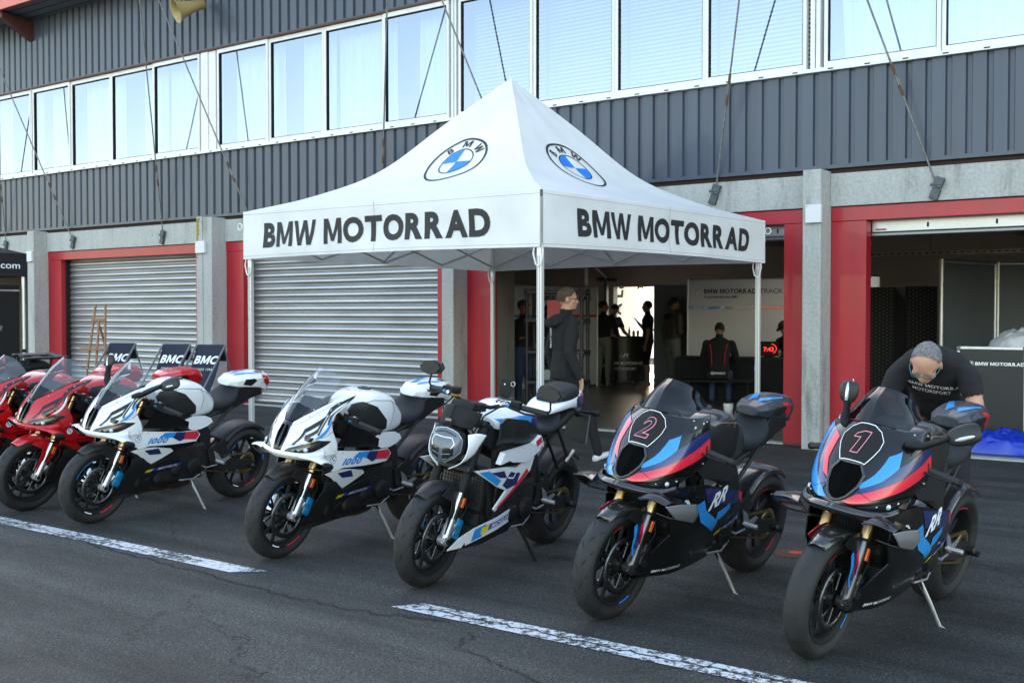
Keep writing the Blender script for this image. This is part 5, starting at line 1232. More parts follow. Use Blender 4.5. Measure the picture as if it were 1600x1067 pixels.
        tx = text2('RR', .10, .03, 1.45, .95, shear=.6); sg = -1 if s > 0 else 1
        stick(t, [tuple((.20+sg*p[0], .600+p[1]+p[0]*sg*.0-sg*p[0]*.0+(-p[0]*.35 if s > 0 else -p[0]*-.0)) if False else (.22+sg*p[0], .612+p[1]+p[0]*.22) for p in q_) for q_ in tx], lambda x, z, s=s: Vector((x, s*(yf(x, z)+.004), z)), .03, 'decal')
        D([(.13, .425), (.13, .405), (-.07, .465), (-.07, .49)], 'deepblue'); D([(.15, .42), (.16, .392), (.11, .405), (.10, .432)], 'yellow', .003)
        tx = text2('MICHELIN', .024, .012, 1.2, 1.0, shear=.15); stick(t, [tuple((.02+sg*p[0], .4445+p[1]+p[0]*.30) for p in q_) for q_ in tx], lambda x, z, s=s: Vector((x, s*(yf(x, z)+.005), z)), .03, 'decal')
        tx = text2('BMW MOTORRAD', .022, .01, 1.15); stick(t, [tuple((.46+sg*p[0], .245+p[1]+p[0]*.03) for p in q_) for q_ in tx], lambda x, z, s=s: Vector((x, s*(yf(x, z)+.003), z)), .03, 'decal')
        for mm, tr, lay in roundel(.022): stick(t, [tuple((.505+p[0]*(-1 if s > 0 else 1), .615+p[1]) for p in q_) for q_ in tr], lambda x, z, s=s, lay=lay: Vector((x, s*(yf(x, z)+.003+.0012*lay), z)), .02, mm)
        t.build('side_fairing', root)
        t = MB().use('carbon', True); hpanel(t, [(.42, 1.02), (.40, .78), (.30, .71), (.02, .66), (-.05, .70), (.05, .78), (.25, .86), (.33, 1.0)], lambda x, z: .178, .005, .05, (s,))
        t.build('inner_fairing', root)
    t = MB().use('gblack'); t.prism([(-.08, .26), (.10, .225), (.40, .195), (.70, .225), (.4, .23), (-.08, .28)], lambda x, z, d: Vector((x, d-.10, z)), .20); t.build('belly_pan', root)
    if o.get('mirrors'): mirrors(root, o)
    wheel(root, True, o.get('slick', False), o.get('fmarks')); wheel(root, False, o.get('slick', False), o.get('rmarks'))
    return root

def naked_bike(name, o):
    root = thing(name, o['label'], 'motorcycle', group='motorcycles parked in a row')
    o = dict(o, fender='black', fork='mblack', caliper='bluecal', body='white', tail='white', tail_accent=('blue', 'navy', 'red'), stand='mblack', plate_holder=True)
    front_end(root, o); rear_end(root, o); middle(root, o)
    # seat in two steps
    t = MB().use('seat', True); Loft([(-.05, .885, .80, .08, .8), (-.14, .855, .78, .12, .72), (-.26, .85, .78, .14, .7), (-.36, .88, .80, .14, .7), (-.42, .93, .83, .11, .75)]).mesh(t, 22, 26); t.build('rider_seat', root)
    t = MB().use('seat', True); Loft([(-.39, .99, .95, .06, .8), (-.43, 1.03, .95, .09, .72), (-.52, 1.065, .96, .112, .68), (-.64, 1.078, .97, .105, .68), (-.70, 1.06, .98, .075, .8)]).mesh(t, 20, 26); t.build('pillion_seat', root)
    T = Loft([(-.30, .93, .90, .09, .5), (-.42, .975, .915, .115, .5), (-.55, 1.0, .925, .12, .5), (-.68, 1.03, .91, .105, .5), (-.77, 1.03, .88, .075, .5), (-.80, 1.0, .88, .05, .6)])
    t = MB().use('white', True); T.mesh(t, 24, 28)
    hdecal(t, tri2([(-.60, .99), (-.63, .92), (-.70, .90), (-.76, .95), (-.74, 1.02), (-.66, 1.02)]), T.y, 'navy', .0025, (1, -1), .02); hdecal(t, tri2([(-.72, 1.02), (-.735, .95), (-.765, .94), (-.775, .99), (-.755, 1.02)]), T.y, 'stripe', .0032, (1, -1), .02); t.build('tail_cowl', root)
    t = MB().use('black', True); Loft([(-.05, .80, .735, .10, .7), (-.30, .80, .74, .11, .7), (-.55, .90, .81, .10, .7), (-.74, .92, .87, .06, .7)]).mesh(t, 12, 16); t.tube([(-.72, 0, .90), (-.84, 0, .86), (-.88, 0, .84)], [.025, .02, .015], 8); t.build('tail_underside', root)
    t = MB().use('black'); t.bbox(-.90, -.89, -.085, .085, .66, .85, .003); t.use('grey'); t.box(-.902, -.888, .082, .086, .66, .85); pl = t.build('plate_holder', root)
    for s in (1, -1):
        t = MB().use('mblack', True); t.tube([(-.85, s*.02, .87), (-.86, s*.10, .88), (-.86, s*.13, .88), (-.86, s*.17, .88)], [.008, .010, .022, .012], 10); t.build('indicator', root)
    tk = Loft([(.34, .93, .80, .10, .8), (.27, .985, .78, .14, .75), (.18, 1.015, .76, .17, .72), (.06, 1.01, .75, .18, .70), (-.03, .975, .75, .16, .72), (-.09, .925, .76, .11, .78)])
    t = MB().use('white', True); tk.mesh(t, 26, 32)
    hdecal(t, tri2([(.33, .93), (.20, .955), (.06, .955), (-.02, .93), (.05, .905), (.30, .89)]), tk.y, 'blue', .003, (1, -1), .02); hdecal(t, tri2([(.06, .955), (-.02, .93), (-.06, .89), (.0, .865), (.10, .90)]), tk.y, 'navy', .0036, (1, -1), .02)
    to = t.build('fuel_tank', root)
    for k in range(2): t = MB()
    t = MB().use('mblack'); 
    for y in (-.03, .0, .03): t.tube([(.235, y-.008, 1.010), (.235, y+.008, 1.010)], .003, 6); t.tube([(.205, y-.008, 1.018), (.205, y+.008, 1.018)], .003, 6); t.tube([(.235, y-.008, 1.010), (.205, y-.008, 1.018)], .003, 6)
    t.v = [(p[0]-.01, p[1]+.04, p[2]+.0) for p in t.v]; t.build('tank_lettering', to)
    t = MB().use('black'); t.lathe([(0, 1.026), (.046, 1.026), (.052, 1.02), (.054, 1.008)], (.10, 0, 0), 'z', 26); t.build('fuel_cap', to)
    for sd in (1, -1):
      t = MB().use('black', True)
      hpanel(t, [(.42, .93), (.36, .955), (.15, .93), (.02, .87), (-.06, .82), (-.02, .76), (.10, .745), (.30, .745), (.42, .80)], lambda x, z: tk.y(max(-.0, min(.25, x)), min(z, .95))*.5+.105, .012, .03, (sd,)); t.build('tank_side_cover', root)
    for sd in (1, -1): t = MB().use('mblack', True); hpanel(t, [(.44, .76), (.36, .80), (.20, .76), (.10, .73), (.14, .66), (.30, .66), (.42, .69)], lambda x, z: .165, .02, .04, (sd,)); t.build('airbox_cover', root)
    # headlight
    H = Patch([[(.700, 0, .915), (.697, .05, .913), (.685, .085, .90), (.65, .105, .885)], [(.722, 0, .86), (.718, .055, .857), (.70, .098, .848), (.655, .120, .835)], [(.736, 0, .795), (.732, .055, .793), (.71, .098, .785), (.66, .118, .775)], [(.735, 0, .735), (.73, .045, .735), (.71, .080, .733), (.66, .10, .73)], [(.715, 0, .69), (.712, .028, .692), (.70, .05, .697), (.65, .07, .70)]])
    H = Patch([[(p.x, p.y*.88, .80+(p.z-.80)*.90) for p in r_] for r_ in H.r])
    t = MB().use('mblack', True); H.mesh(t, 6, .03, -1); H.mesh(t, 6, .03, -1, True); hl = t.build('headlight', root)
    t = MB()
    for mir in (False, True):
        stick(t, tri2([(0, .15), (1.7, .35), (2.35, .9), (2.4, 2.1), (1.8, 3.0), (.8, 3.85), (0, 3.9)]), H.at(.004, -1, mir), .2, mat('headlamp_reflector', (.09, .11, .135), .35, 0, .6))
        stick(t, line2([(0, .15), (1.7, .35), (2.35, .9), (2.4, 2.1), (1.8, 3.0), (.8, 3.85)], .09), H.at(.006, -1, mir), .2, 'lens')
        stick(t, tri2([(.25, 2.1), (1.5, 1.9), (1.7, 2.6), (1.0, 3.2), (.3, 3.2)]), H.at(.007, -1, mir), .2, 'darklens'); stick(t, line2([(0, 1.15), (1.1, 1.05), (1.5, 1.5), (1.2, 2.0)], .10), H.at(.008, -1, mir), .2, mat('daytime_lamp', (.7, .73, .77), .2, 0, 1)); stick(t, line2([(.1, .55), (1.5, .75)], .12), H.at(.007, -1, mir), .2, 'gblack'); stick(t, line2([(.2, 2.75), (1.3, 2.5)], .05)+line2([(.4, 3.3), (1.0, 3.1)], .05), H.at(.009, -1, mir), .2, 'lens')
    t.build('lens', hl)
    for s in (1, -1):
        t = MB().use('white', True); q = lambda x, y, z: (x, s*y, z)
        G = Patch([[q(.66, .112, .875), q(.61, .145, .885), q(.55, .165, .875)], [q(.67, .128, .80), q(.63, .140, .81), q(.58, .148, .82)], [q(.685, .108, .725), q(.64, .118, .74), q(.60, .125, .76)], [q(.695, .035, .672), q(.67, .05, .68), q(.64, .07, .70)]]); G.mesh(t, 5, .005)
        stick(t, tri2([(1.1, .15), (1.8, .1), (1.6, .8), (.9, 1.1)]), (lambda u, v: max([G.at(.003, 1)(u, v), G.at(.003, -1)(u, v)], key=lambda p: abs(p.y))), .2, 'blue'); stick(t, tri2([(1.8, .1), (2, .1), (1.95, .7), (1.6, .8)]), (lambda u, v: max([G.at(.003, 1)(u, v), G.at(.003, -1)(u, v)], key=lambda p: abs(p.y))), .2, 'navy'); t.build('headlight_surround', root)
    # screen and dash
    t = MB().use('mblack', True); V = Patch([[(.68, 0, .91), (.66, .06, .905), (.62, .10, .895)], [(.665, 0, .965), (.64, .075, .955), (.58, .12, .94)], [(.64, 0, 1.02), (.61, .08, 1.005), (.55, .12, .985)]]); V.mesh(t, 5, .006, -1); V.mesh(t, 5, .006, -1, True)
    t.bbox(-.012, .012, -.075, .075, -.045, .045, .008, Matrix.Translation((.585, 0, 1.0)) @ Matrix.Rotation(R(-40), 4, 'Y')); t.use('darklens').bbox(.0, .004, -.02, .02, -.02, .02, .002, Matrix.Translation((.70, 0, .93))); t.build('fly_screen', root)
    # wide bar
    P = [Vector((.42, 0, 1.005)), Vector((.44, .10, 1.01)), Vector((.40, .20, 1.045)), Vector((.31, .39, 1.02))]
    t = MB().use('mblack'); t.tube([Vector((p.x, -p.y, p.z)) for p in P[::-1]]+P[1:], .012, 10); t.bbox(.39, .46, -.05, .05, .97, 1.02, .01); hb = t.build('handlebar', root)
    for s in (1, -1):
        q = lambda x, y, z: Vector((x, s*y, z)); a, b = q(.40, .20, 1.045), q(.31, .39, 1.02)
        t = MB().use('rubber'); t.tube([a.lerp(b, .35), b], .017, 12); t.use('mblack').tube([b, b+(b-a)*.06], .02, 10); t.build('grip', hb)
        t = MB().use('mblack'); t.bbox(-.022, .022, -.03, .03, -.022, .028, .007, Matrix.Translation(a.lerp(b, .18))); t.build('switch_block', hb)
        t = MB().use('mblack'); t.tube([a.lerp(b, .05)+Vector((.04, 0, 0)), a.lerp(b, .2)+Vector((.07, 0, -.005)), a.lerp(b, .6)+Vector((.075, 0, -.015)), b+Vector((.05, 0, -.01))], [.010, .007, .006, .007], 8); t.use('bluecal').tube([a.lerp(b, .05)+Vector((.05, 0, 0)), a.lerp(b, .12)+Vector((.055, 0, 0))], .012); t.use('alu').tube([a.lerp(b, .0)+Vector((.03, 0, 0)), a.lerp(b, -.1)+Vector((.06, 0, 0))], .01); t.build('lever', hb)
        t = MB().use('mblack'); m0 = b+(b-a)*.04; m1 = m0+q(.01, .012, .085); t.tube([m0, m0+q(.01, .02, .03), m1], .006, 8); mo = t.build('mirror', root)
        t = MB().use('black', True); c = m1+q(.0, .0, .035); Q = Matrix.Rotation(R(-8*s), 4, 'X')
        pl = [(-.085, .0), (-.07, .03), (-.02, .048), (.05, .042), (.085, .012), (.07, -.022), (.02, -.040), (-.05, -.035)]
        t.prism(pl, lambda x, y, d: c+Q @ Vector((-.012+d, s*x, y)), .022, True); t.prism([(x*.8, y*.8) for x, y in pl], lambda x, y, d: c+Q @ Vector((.010+d, s*x, y)), .012); t.build('mirror_shell', mo)
        t = MB().use('mirrorglass'); t.prism([(x*.9, y*.9) for x, y in pl], lambda x, y, d: c+Q @ Vector((-.014+d, s*x, y)), .0015); t.build('mirror_glass', mo)
    t = MB().use('mblack'); t.lathe([(0, 0), (.028, 0), (.03, .04), (.032, .045), (.032, .055), (0, .057)], (.46, -.13, 1.03), 'z', 18); t.use(mat('brake_fluid', (.25, .12, .02), .2, 0, .6)).lathe([(.0285, .005), (.0295, .036)], (.46, -.13, 1.03), 'z', 18); t.build('brake_reservoir', root)
    t = MB().use('mblack'); 
    for s in (1, -1): t.tube([(.42, s*.16, 1.03), (.56, s*.14, .98), (.58, s*.10, .88), (.50, s*.08, .80)], .005, 6); t.tube([(.44, s*.06, 1.0), (.60, s*.08, .93), (.56, s*.12, .80), (.50, s*.10, .62)], .0045, 6)
    t.build('cable', root)
    # phone mount standing on the tank
    # wings and side panels
    for s in (1, -1):
        t = MB().use('white', True)
        yw = lambda x, z: .215-.12*max(0, x-.40)
        hpanel(t, [(.43, .70), (.40, .765), (.18, .775), (.06, .785), (.0, .83), (-.03, .80), (-.01, .74), (.08, .70), (.14, .685), (.30, .70), (.33, .715)], yw, .035, .04, (s,)); hdecal(t, tri2([(.06, .80), (.0, .825), (-.02, .79), (.03, .765)]), yw, 'stripe', .002, (s,))
        t.build('winglet', root)
        t = MB().use('white', True); ys = lambda x, z: .20-.05*max(0, x-.45)-.10*max(0, .55-z)
        hpanel(t, [(.66, .685), (.50, .68), (.34, .675), (.20, .655), (.13, .685), (.08, .69), (.02, .70), (.05, .62), (.18, .54), (.38, .415), (.40, .43), (.30, .53), (.42, .57), (.52, .62)], ys, .012, .03, (s,))
        hdecal(t, tri2([(.62, .675), (.52, .672), (.38, .60), (.42, .575), (.55, .64)]), ys, 'blue', .002, (s,), .03); hdecal(t, tri2([(.50, .66), (.36, .655), (.32, .61), (.40, .62)]), ys, 'navy', .0024, (s,), .03)
        hdecal(t, tri2([(.28, .645), (.17, .62), (.20, .555), (.30, .54), (.36, .57)]), ys, 'navy', .0024, (s,), .03); hdecal(t, tri2([(.10, .64), (.07, .615), (.20, .53), (.36, .43), (.375, .44), (.22, .545)]), ys, 'stripe', .003, (s,), .03)
        hdecal(t, line2([(.33, .66), (.22, .63), (.25, .60), (.31, .61)], .008), ys, 'decal', .004, (s,), .03)
        t.build('side_fairing', root)
        t = MB().use('white', True); yq = lambda x, z: .165-.12*max(0, x-.3)+.05*(z-.3)
        hpanel(t, [(.71, .225), (.62, .285), (.50, .325), (.30, .365), (.12, .405), (.09, .37), (.13, .325), (.40, .265), (.60, .225)], yq, .008, .03, (s,))
        hdecal(t, tri2([(.50, .318), (.40, .340), (.43, .268), (.52, .25)]), yq, 'blue', .002, (s,), .03); hdecal(t, tri2([(.415, .325), (.415, .29), (.16, .345), (.16, .375)]), yq, 'deepblue', .0026, (s,), .03); hdecal(t, tri2([(.44, .32), (.45, .28), (.385, .293), (.37, .332)]), yq, 'yellow', .0034, (s,), .03); hdecal(t, tri2([(.16, .392), (.12, .402), (.095, .37), (.13, .333), (.16, .33)]), yq, 'stripe', .0028, (s,), .03)
        sg = -1 if s > 0 else 1; tx = text2('MICHELIN', .034, .012, 1.1, 1.0, shear=.15); stick(t, [tuple((.27+sg*p[0], .337+p[1]+p[0]*.20) for p in q_) for q_ in tx], lambda x, z, s=s: Vector((x, s*(yq(x, z)+.005), z)), .03, 'decal')
        t.build('belly_panel', root)
        t = MB().use('mblack'); t.tube([(.40, .145*s, .70), (.42, .15*s, .42), (.30, .13*s, .30)], .012, 8); t.build('crash_tube', root); t = MB().use('mblack'); t.tube([(-.16, s*.12, .60), (-.24, s*.13, .48), (-.17, s*.14, .36)], .014, 8); t.build('engine_bracket', root)
        t = MB().use('mblack'); t.tube([(-.26, s*.11, .78), (-.42, s*.14, .56), (-.50, s*.15, .60)], .010, 8); t.tube([(-.50, s*.15, .80), (-.50, s*.15, .60)], .009, 8) if False else None; t.tube([(-.38, s*.12, .82), (-.52, s*.15, .62)], .010, 8); t.use('alu').tube([(-.50, s*.155, .60), (-.52, s*.19, .68)], .012, 8); t.build('pillion_peg', root)
    t = MB().use('black', True); t.prism([(.60, .22), (.5, .33), (.15, .38), (.02, .30), (.10, .24), (.4, .21)], lambda x, z, d: Vector((x, d-.13, z)), .26); t.use('mblack').bbox(.46, .50, -.16, .16, .42, .68, .01); t.use('disc')
    for k in range(16): t.box(.5005, .5025, -.15+k*.0195, -.146+k*.0195, .43, .67)
    for k in range(12): t.box(.5005, .5027, -.15, .15, .435+k*.0205, .438+k*.0205)
    t.build('radiator_shroud', root)
    wheel(root, True, False, None); wheel(root, False, False, None)
    return root

def place(root, fx, fy, head, lean=9, off=.70):
    h = R(head); d = Vector((math.cos(h), math.sin(h), 0))
    o = Vector((fx, fy, 0))-d*off
    root.matrix_world = Matrix.Translation(o) @ Matrix.Rotation(h, 4, 'Z') @ Matrix.Rotation(R(-lean), 4, 'X') @ Matrix.Diagonal((1, 1, 1, 1))
    return root
BM = [('tire_blue', 20, 70), ('stripe', 230, 262), ('decal', 100, 108), ('tire_blue', 140, 180), ('decal', 282, 300)]
b1 = place(race_bike('race_motorcycle', dict(number='1', mirrors=True, mirror_paths=(((.52, .165, .985), (.50, .235, .99), (.50, .30, 1.025), (.49, .375, 1.075), (.475, .455, 1.105)), ((.50, -.115, 1.0), (.50, -.135, 1.03), (.49, -.14, 1.08), (.48, -.145, 1.14), (.475, -.15, 1.20))), slick=True, label='black race motorcycle with mirrors, smooth tyres and the number 1 on its nose', fmarks=[('tire_blue', 200, 232), ('stripe', 60, 80)], rmarks=[('stripe', 80, 110)])), -1.865, -7.49, -95, 9, .78)
b2 = place(race_bike('race_motorcycle', dict(number='2', slick=False, label='black race motorcycle without mirrors, the number 2 on its nose', fmarks=[('tire_blue', 240, 262), ('stripe', 60, 80)], rmarks=[('stripe', 215, 245), ('stripe', 60, 90), ('tire_blue', 20, 40)])), -2.94, -7.49, -94.5, 9, .78)
b3 = place(naked_bike('naked_motorcycle', dict(label='white naked motorcycle with wide handlebar and large clear headlight, third from the right')), -4.10, -7.47, -84)
WH = dict(body='white', tail='white', accent='blue', rrcol='gblack', num='tire_blue', fork='gold', caliper='bluecal', fender='black', tail_accent=('blue', 'navy', 'red'))
b4 = place(sport_bike('sport_motorcycle', dict(WH, label='white faired motorcycle without mirrors standing in front of the marquee', fmarks=BM, rmarks=BM)), -5.31, -7.46, -86)
b5 = place(sport_bike('sport_motorcycle', dict(WH, mirrors=True, label='white faired motorcycle with black mirrors, beside the red ones', fmarks=BM, rmarks=BM)), -7.257, -7.49, -86.4)
RD = dict(body='red', tail='red', accent='white', rrcol='gblack', num='gblack', fork='gold', caliper='black', fender='red')
b6 = place(sport_bike('sport_motorcycle', dict(RD, label='red faired motorcycle right beside the white one with mirrors')), -8.13, -7.49, -86.4)
b7 = place(copy_tree(b6), -9.0, -7.49, -86.4); b7['label'] = 'red faired motorcycle at the left edge, most of it outside the picture'

b8 = place(sport_bike('sport_motorcycle', dict(RD, body='gblack', tail='mblack', accent='grey', fender='black', label='black motorcycle with luggage rack, behind the red ones at the left edge')), -10.5, -7.49, -86.4)
g = MB().use('black')
for s in (-1, 1): g.bbox(-.98, -.50, s*.10-.022, s*.10+.022, 1.085, 1.11, .008)
g.bbox(-.95, -.86, -.11, .11, 1.087, 1.108, .008); g.bbox(-.70, -.60, -.11, .11, 1.087, 1.112, .008); g.bbox(-.80, -.52, -.05, .05, 1.09, 1.125, .01)
for x in (-.55, -.80): g.tube([(x, .08, .98), (x, .10, 1.09)], .01, 8); g.tube([(x, -.08, .98), (x, -.10, 1.09)], .01, 8)
g.build('luggage_rack', b8)
# ------------------------------------------------------------------ people
def V3(*a): return Vector(a)
class Body:
    """overlapping tapered volumes fused by a voxel remesh into one continuous surface, then coloured by region"""
    def __init__(s): s.mb = MB().use('skin', True); s.cap = []
    def limb(s, pts, rs, tag_, flat=1.0, up=None, n=14):
        pts = [Vector(p) for p in pts]
        # refine the path so the tube stays smooth
        s.mb.tube(pts, rs, n, True, flat, up)
        for i, p in enumerate(pts): s.mb.ball(p, (rs[i] if isinstance(rs, list) else rs)*.995, 10) if flat == 1.0 else None
        for a, b, ra in zip(pts, pts[1:], rs if isinstance(rs, list) else [rs]*len(pts)): s.cap.append((a, b, ra, tag_))
        return s
    def sect(s, secs, tag_, n=20):
        """secs: (centre, half side vector, half depth vector)"""
        vs = []
        for c, a, b in secs:
            for k in range(n):
                t = 2*PI*k/n; ca, sa = math.cos(t), math.sin(t)
                vs.append(c+a*math.copysign(abs(ca)**.85, ca)+b*math.copysign(abs(sa)**.85, sa))
        s.mb.add(vs, [(i*n+k, i*n+(k+1) % n, (i+1)*n+(k+1) % n, (i+1)*n+k) for i in range(len(secs)-1) for k in range(n)], True)
        s.mb.add(vs[:n], [tuple(range(n))], True); s.mb.add(vs[-n:], [tuple(range(n))[::-1]], True)
        for (c, a, b), (c2, a2, b2) in zip(secs, secs[1:]): s.cap.append((c, c2, min(a.length+b.length, a2.length+b2.length)/2, tag_))
    def head(s, c, fwd, up, k=1.0):
        f = Vector(fwd).normalized(); u = (Vector(up)-f*Vector(up).dot(f)).normalized(); l = u.cross(f)
        Mx = Matrix((( f.x, l.x, u.x), (f.y, l.y, u.y), (f.z, l.z, u.z))).to_4x4(); s.hm = Matrix.Translation(c) @ Mx @ Matrix.Scale(k, 4); s.f, s.l, s.u = f, l, u
        def e(p, r, sc): s.mb.ball((0, 0, 0), 1, 14, (r*sc[0], r*sc[1], r*sc[2]), None); n = 0; return None
        def ell(p, sc, rot=None):
            m = s.hm @ Matrix.Translation(p) @ (rot or Matrix.Identity(4)) @ Matrix.Diagonal((*sc, 1)); bm = bmesh.new(); bmesh.ops.create_uvsphere(bm, u_segments=18, v_segments=12, radius=1); bmesh.ops.transform(bm, matrix=m, verts=bm.verts); s.mb.addbm(bm, True)
        ell((-.008, 0, .022), (.098, .077, .092)); ell((.028, 0, -.045), (.060, .058, .070)); ell((.050, 0, -.088), (.032, .034, .026)); ell((.062, 0, .018), (.030, .056, .030))
        ell((.094, 0, -.018), (.017, .013, .026), Matrix.Rotation(R(-22), 4, 'Y')); ell((.101, 0, -.034), (.014, .018, .012)); ell((.083, 0, -.064), (.012, .026, .007)); ell((.081, 0, -.076), (.012, .022, .007))
        for q in (-1, 1): ell((-.005, q*.079, -.012), (.020, .010, .034), Matrix.Rotation(R(15*q), 4, 'Z')); ell((.055, q*.045, -.030), (.024, .022, .022)); ell((.078, q*.032, .006), (.014, .024, .008))
        s.cap.append((Vector(c), Vector(c)+u*.03, .10*k, 'skin')); return s
    def hand(s, wrist, d, palm_n, side, curl=.5, k=1.0, tag_='skin'):
        """wrist point, direction of the fingers, palm normal, side of the thumb"""
        d = Vector(d).normalized(); n = Vector(palm_n); n = (n-d*n.dot(d)).normalized(); t = d.cross(n)*side
        w = Vector(wrist); s.sect([(w, t*.026*k, n*.018*k), (w+d*.04*k, t*.038*k, n*.016*k), (w+d*.085*k, t*.042*k, n*.014*k), (w+d*.098*k, t*.038*k, n*.010*k)], tag_, 12)
        for i, (o_, ln) in enumerate(((.030, .070), (.010, .080), (-.011, .074), (-.030, .058))):
            p = w+d*.088*k+t*o_*k; a = 0; pts = [p]
            for q in (.42, .32, .26):
                a += curl*(.8 if q == .42 else 1.0)*.9; p = p+(d*math.cos(a)+n*math.sin(a))*ln*q*k; pts.append(p)
            s.limb(pts, [.0095*k, .009*k, .008*k, .007*k], tag_, n=8)
        p0 = w+d*.022*k+t*.026*k; s.limb([p0, p0+(d*.5+t*.75+n*.2)*.036*k, p0+(d*.85+t*.85+n*.45)*.056*k, p0+(d*1.25+t*.75+n*.75)*.068*k], [.014*k, .0115*k, .010*k, .008*k], tag_, n=8)
    def build(s, name, mats, parent, vox=.009, cloth=('shirt', 'trousers', 'jacket'), wr=.004):
        me = bpy.data.meshes.new('b'); me.from_pydata(s.mb.v, [], s.mb.f); o = bpy.data.objects.new('b', me); COL.objects.link(o)
        m = o.modifiers.new('r', 'REMESH'); m.mode = 'VOXEL'; m.voxel_size = vox; m.use_smooth_shade = True
        sm = o.modifiers.new('s', 'SMOOTH'); sm.iterations = 2; sm.factor = .5
        dg = bpy.context.evaluated_depsgraph_get(); m2 = bpy.data.meshes.new_from_object(o.evaluated_get(dg)); bpy.data.objects.remove(o); bpy.data.meshes.remove(me)
        tags = list(mats); [m2.materials.append(M[mats[t]] if isinstance(mats[t], str) else mats[t]) for t in tags]
        def near(p):
            best = None; bd = 1e9
            for a, b, r, t in s.cap:
                ab = b-a; L = ab.length_squared; k = 0 if L < 1e-9 else max(0, min(1, (p-a).dot(ab)/L)); dd = (p-(a+ab*k)).length-r
                if dd < bd: bd = dd; best = t
            return best
        vt = [near(v.co) for v in m2.vertices]; nrm = [v.normal.copy() for v in m2.vertices]
        for v, t, n in zip(m2.vertices, vt, nrm):
            if t in cloth:
                q = noise.noise(v.co*9)*.9+noise.noise(Vector((v.co.x*6, v.co.y*6, v.co.z*22)))*.9+noise.noise(v.co*28)*.25
                v.co += n*(.006+wr*q)
        for p in m2.polygons:
            t = {}; 
            for i in p.vertices: t[vt[i]] = t.get(vt[i], 0)+1
            p.material_index = tags.index(max(t, key=t.get)); p.use_smooth = True
        o = bpy.data.objects.new(name, m2); link(o, parent); return o
def hair(parent, b, m_, kind='short'):
    t = MB().use(m_, True); bm = bmesh.new(); bmesh.ops.create_icosphere(bm, subdivisions=4, radius=1)
    sc = (.1015, .0805, .0965) if kind != 'long' else (.110, .092, .11)
    for v in bm.verts:
        n = 1+.035*noise.noise(v.co*5)+.02*noise.noise(v.co*14); v.co = Vector((v.co.x*sc[0]*n-.010, v.co.y*sc[1]*n, v.co.z*sc[2]*n+.024))
    rm = []
    for f in bm.faces:
        c = f.calc_center_median(); lim = -.030 if c.x < -.02 else (-.030+(c.x+.02)*1.15)
        if kind == 'receding': lim = -.02 if c.x < -.01 else (-.02+(c.x+.01)*2.6)
        if kind == 'long': lim -= .03
        if c.z < lim+.006*noise.noise(c*60) or (c.x > .066 and c.z < .085): rm.append(f)
    bmesh.ops.delete(bm, geom=rm, context='FACES'); bmesh.ops.transform(bm, matrix=b.hm, verts=bm.verts); t.addbm(bm, True)
    if kind == 'long':
        for k in range(9):
            y = (k-4)*.018; t.tube([b.hm @ Vector((-.06, y, .05)), b.hm @ Vector((-.10, y*1.1, -.06)), b.hm @ Vector((-.10+.01*math.sin(k*2), y*1.3, -.20)), b.hm @ Vector((-.08, y*1.2, -.34+.02*(k % 3)))], [.03, .035, .03, .008], 8)
    return t.build('hair', parent, fixn=False)
def glasses(parent, b, m_):
    t = MB().use(m_)
    for q in (-1, 1):
        P = [Vector((.100-.010*abs(math.cos(a))*0, q*.033+.025*math.cos(a), .000+.017*math.sin(a))) for a in [2*PI*i/14 for i in range(15)]]
        t.tube([b.hm @ p for p in P], .0022, 6); t.tube([b.hm @ Vector((.098, q*.058, .004)), b.hm @ Vector((.05, q*.080, .004)), b.hm @ Vector((-.005, q*.083, -.004))], .0024, 6)
    t.tube([b.hm @ Vector((.104, -.010, .003)), b.hm @ Vector((.104, .010, .003))], .002, 6)
    return t.build('glasses', parent)
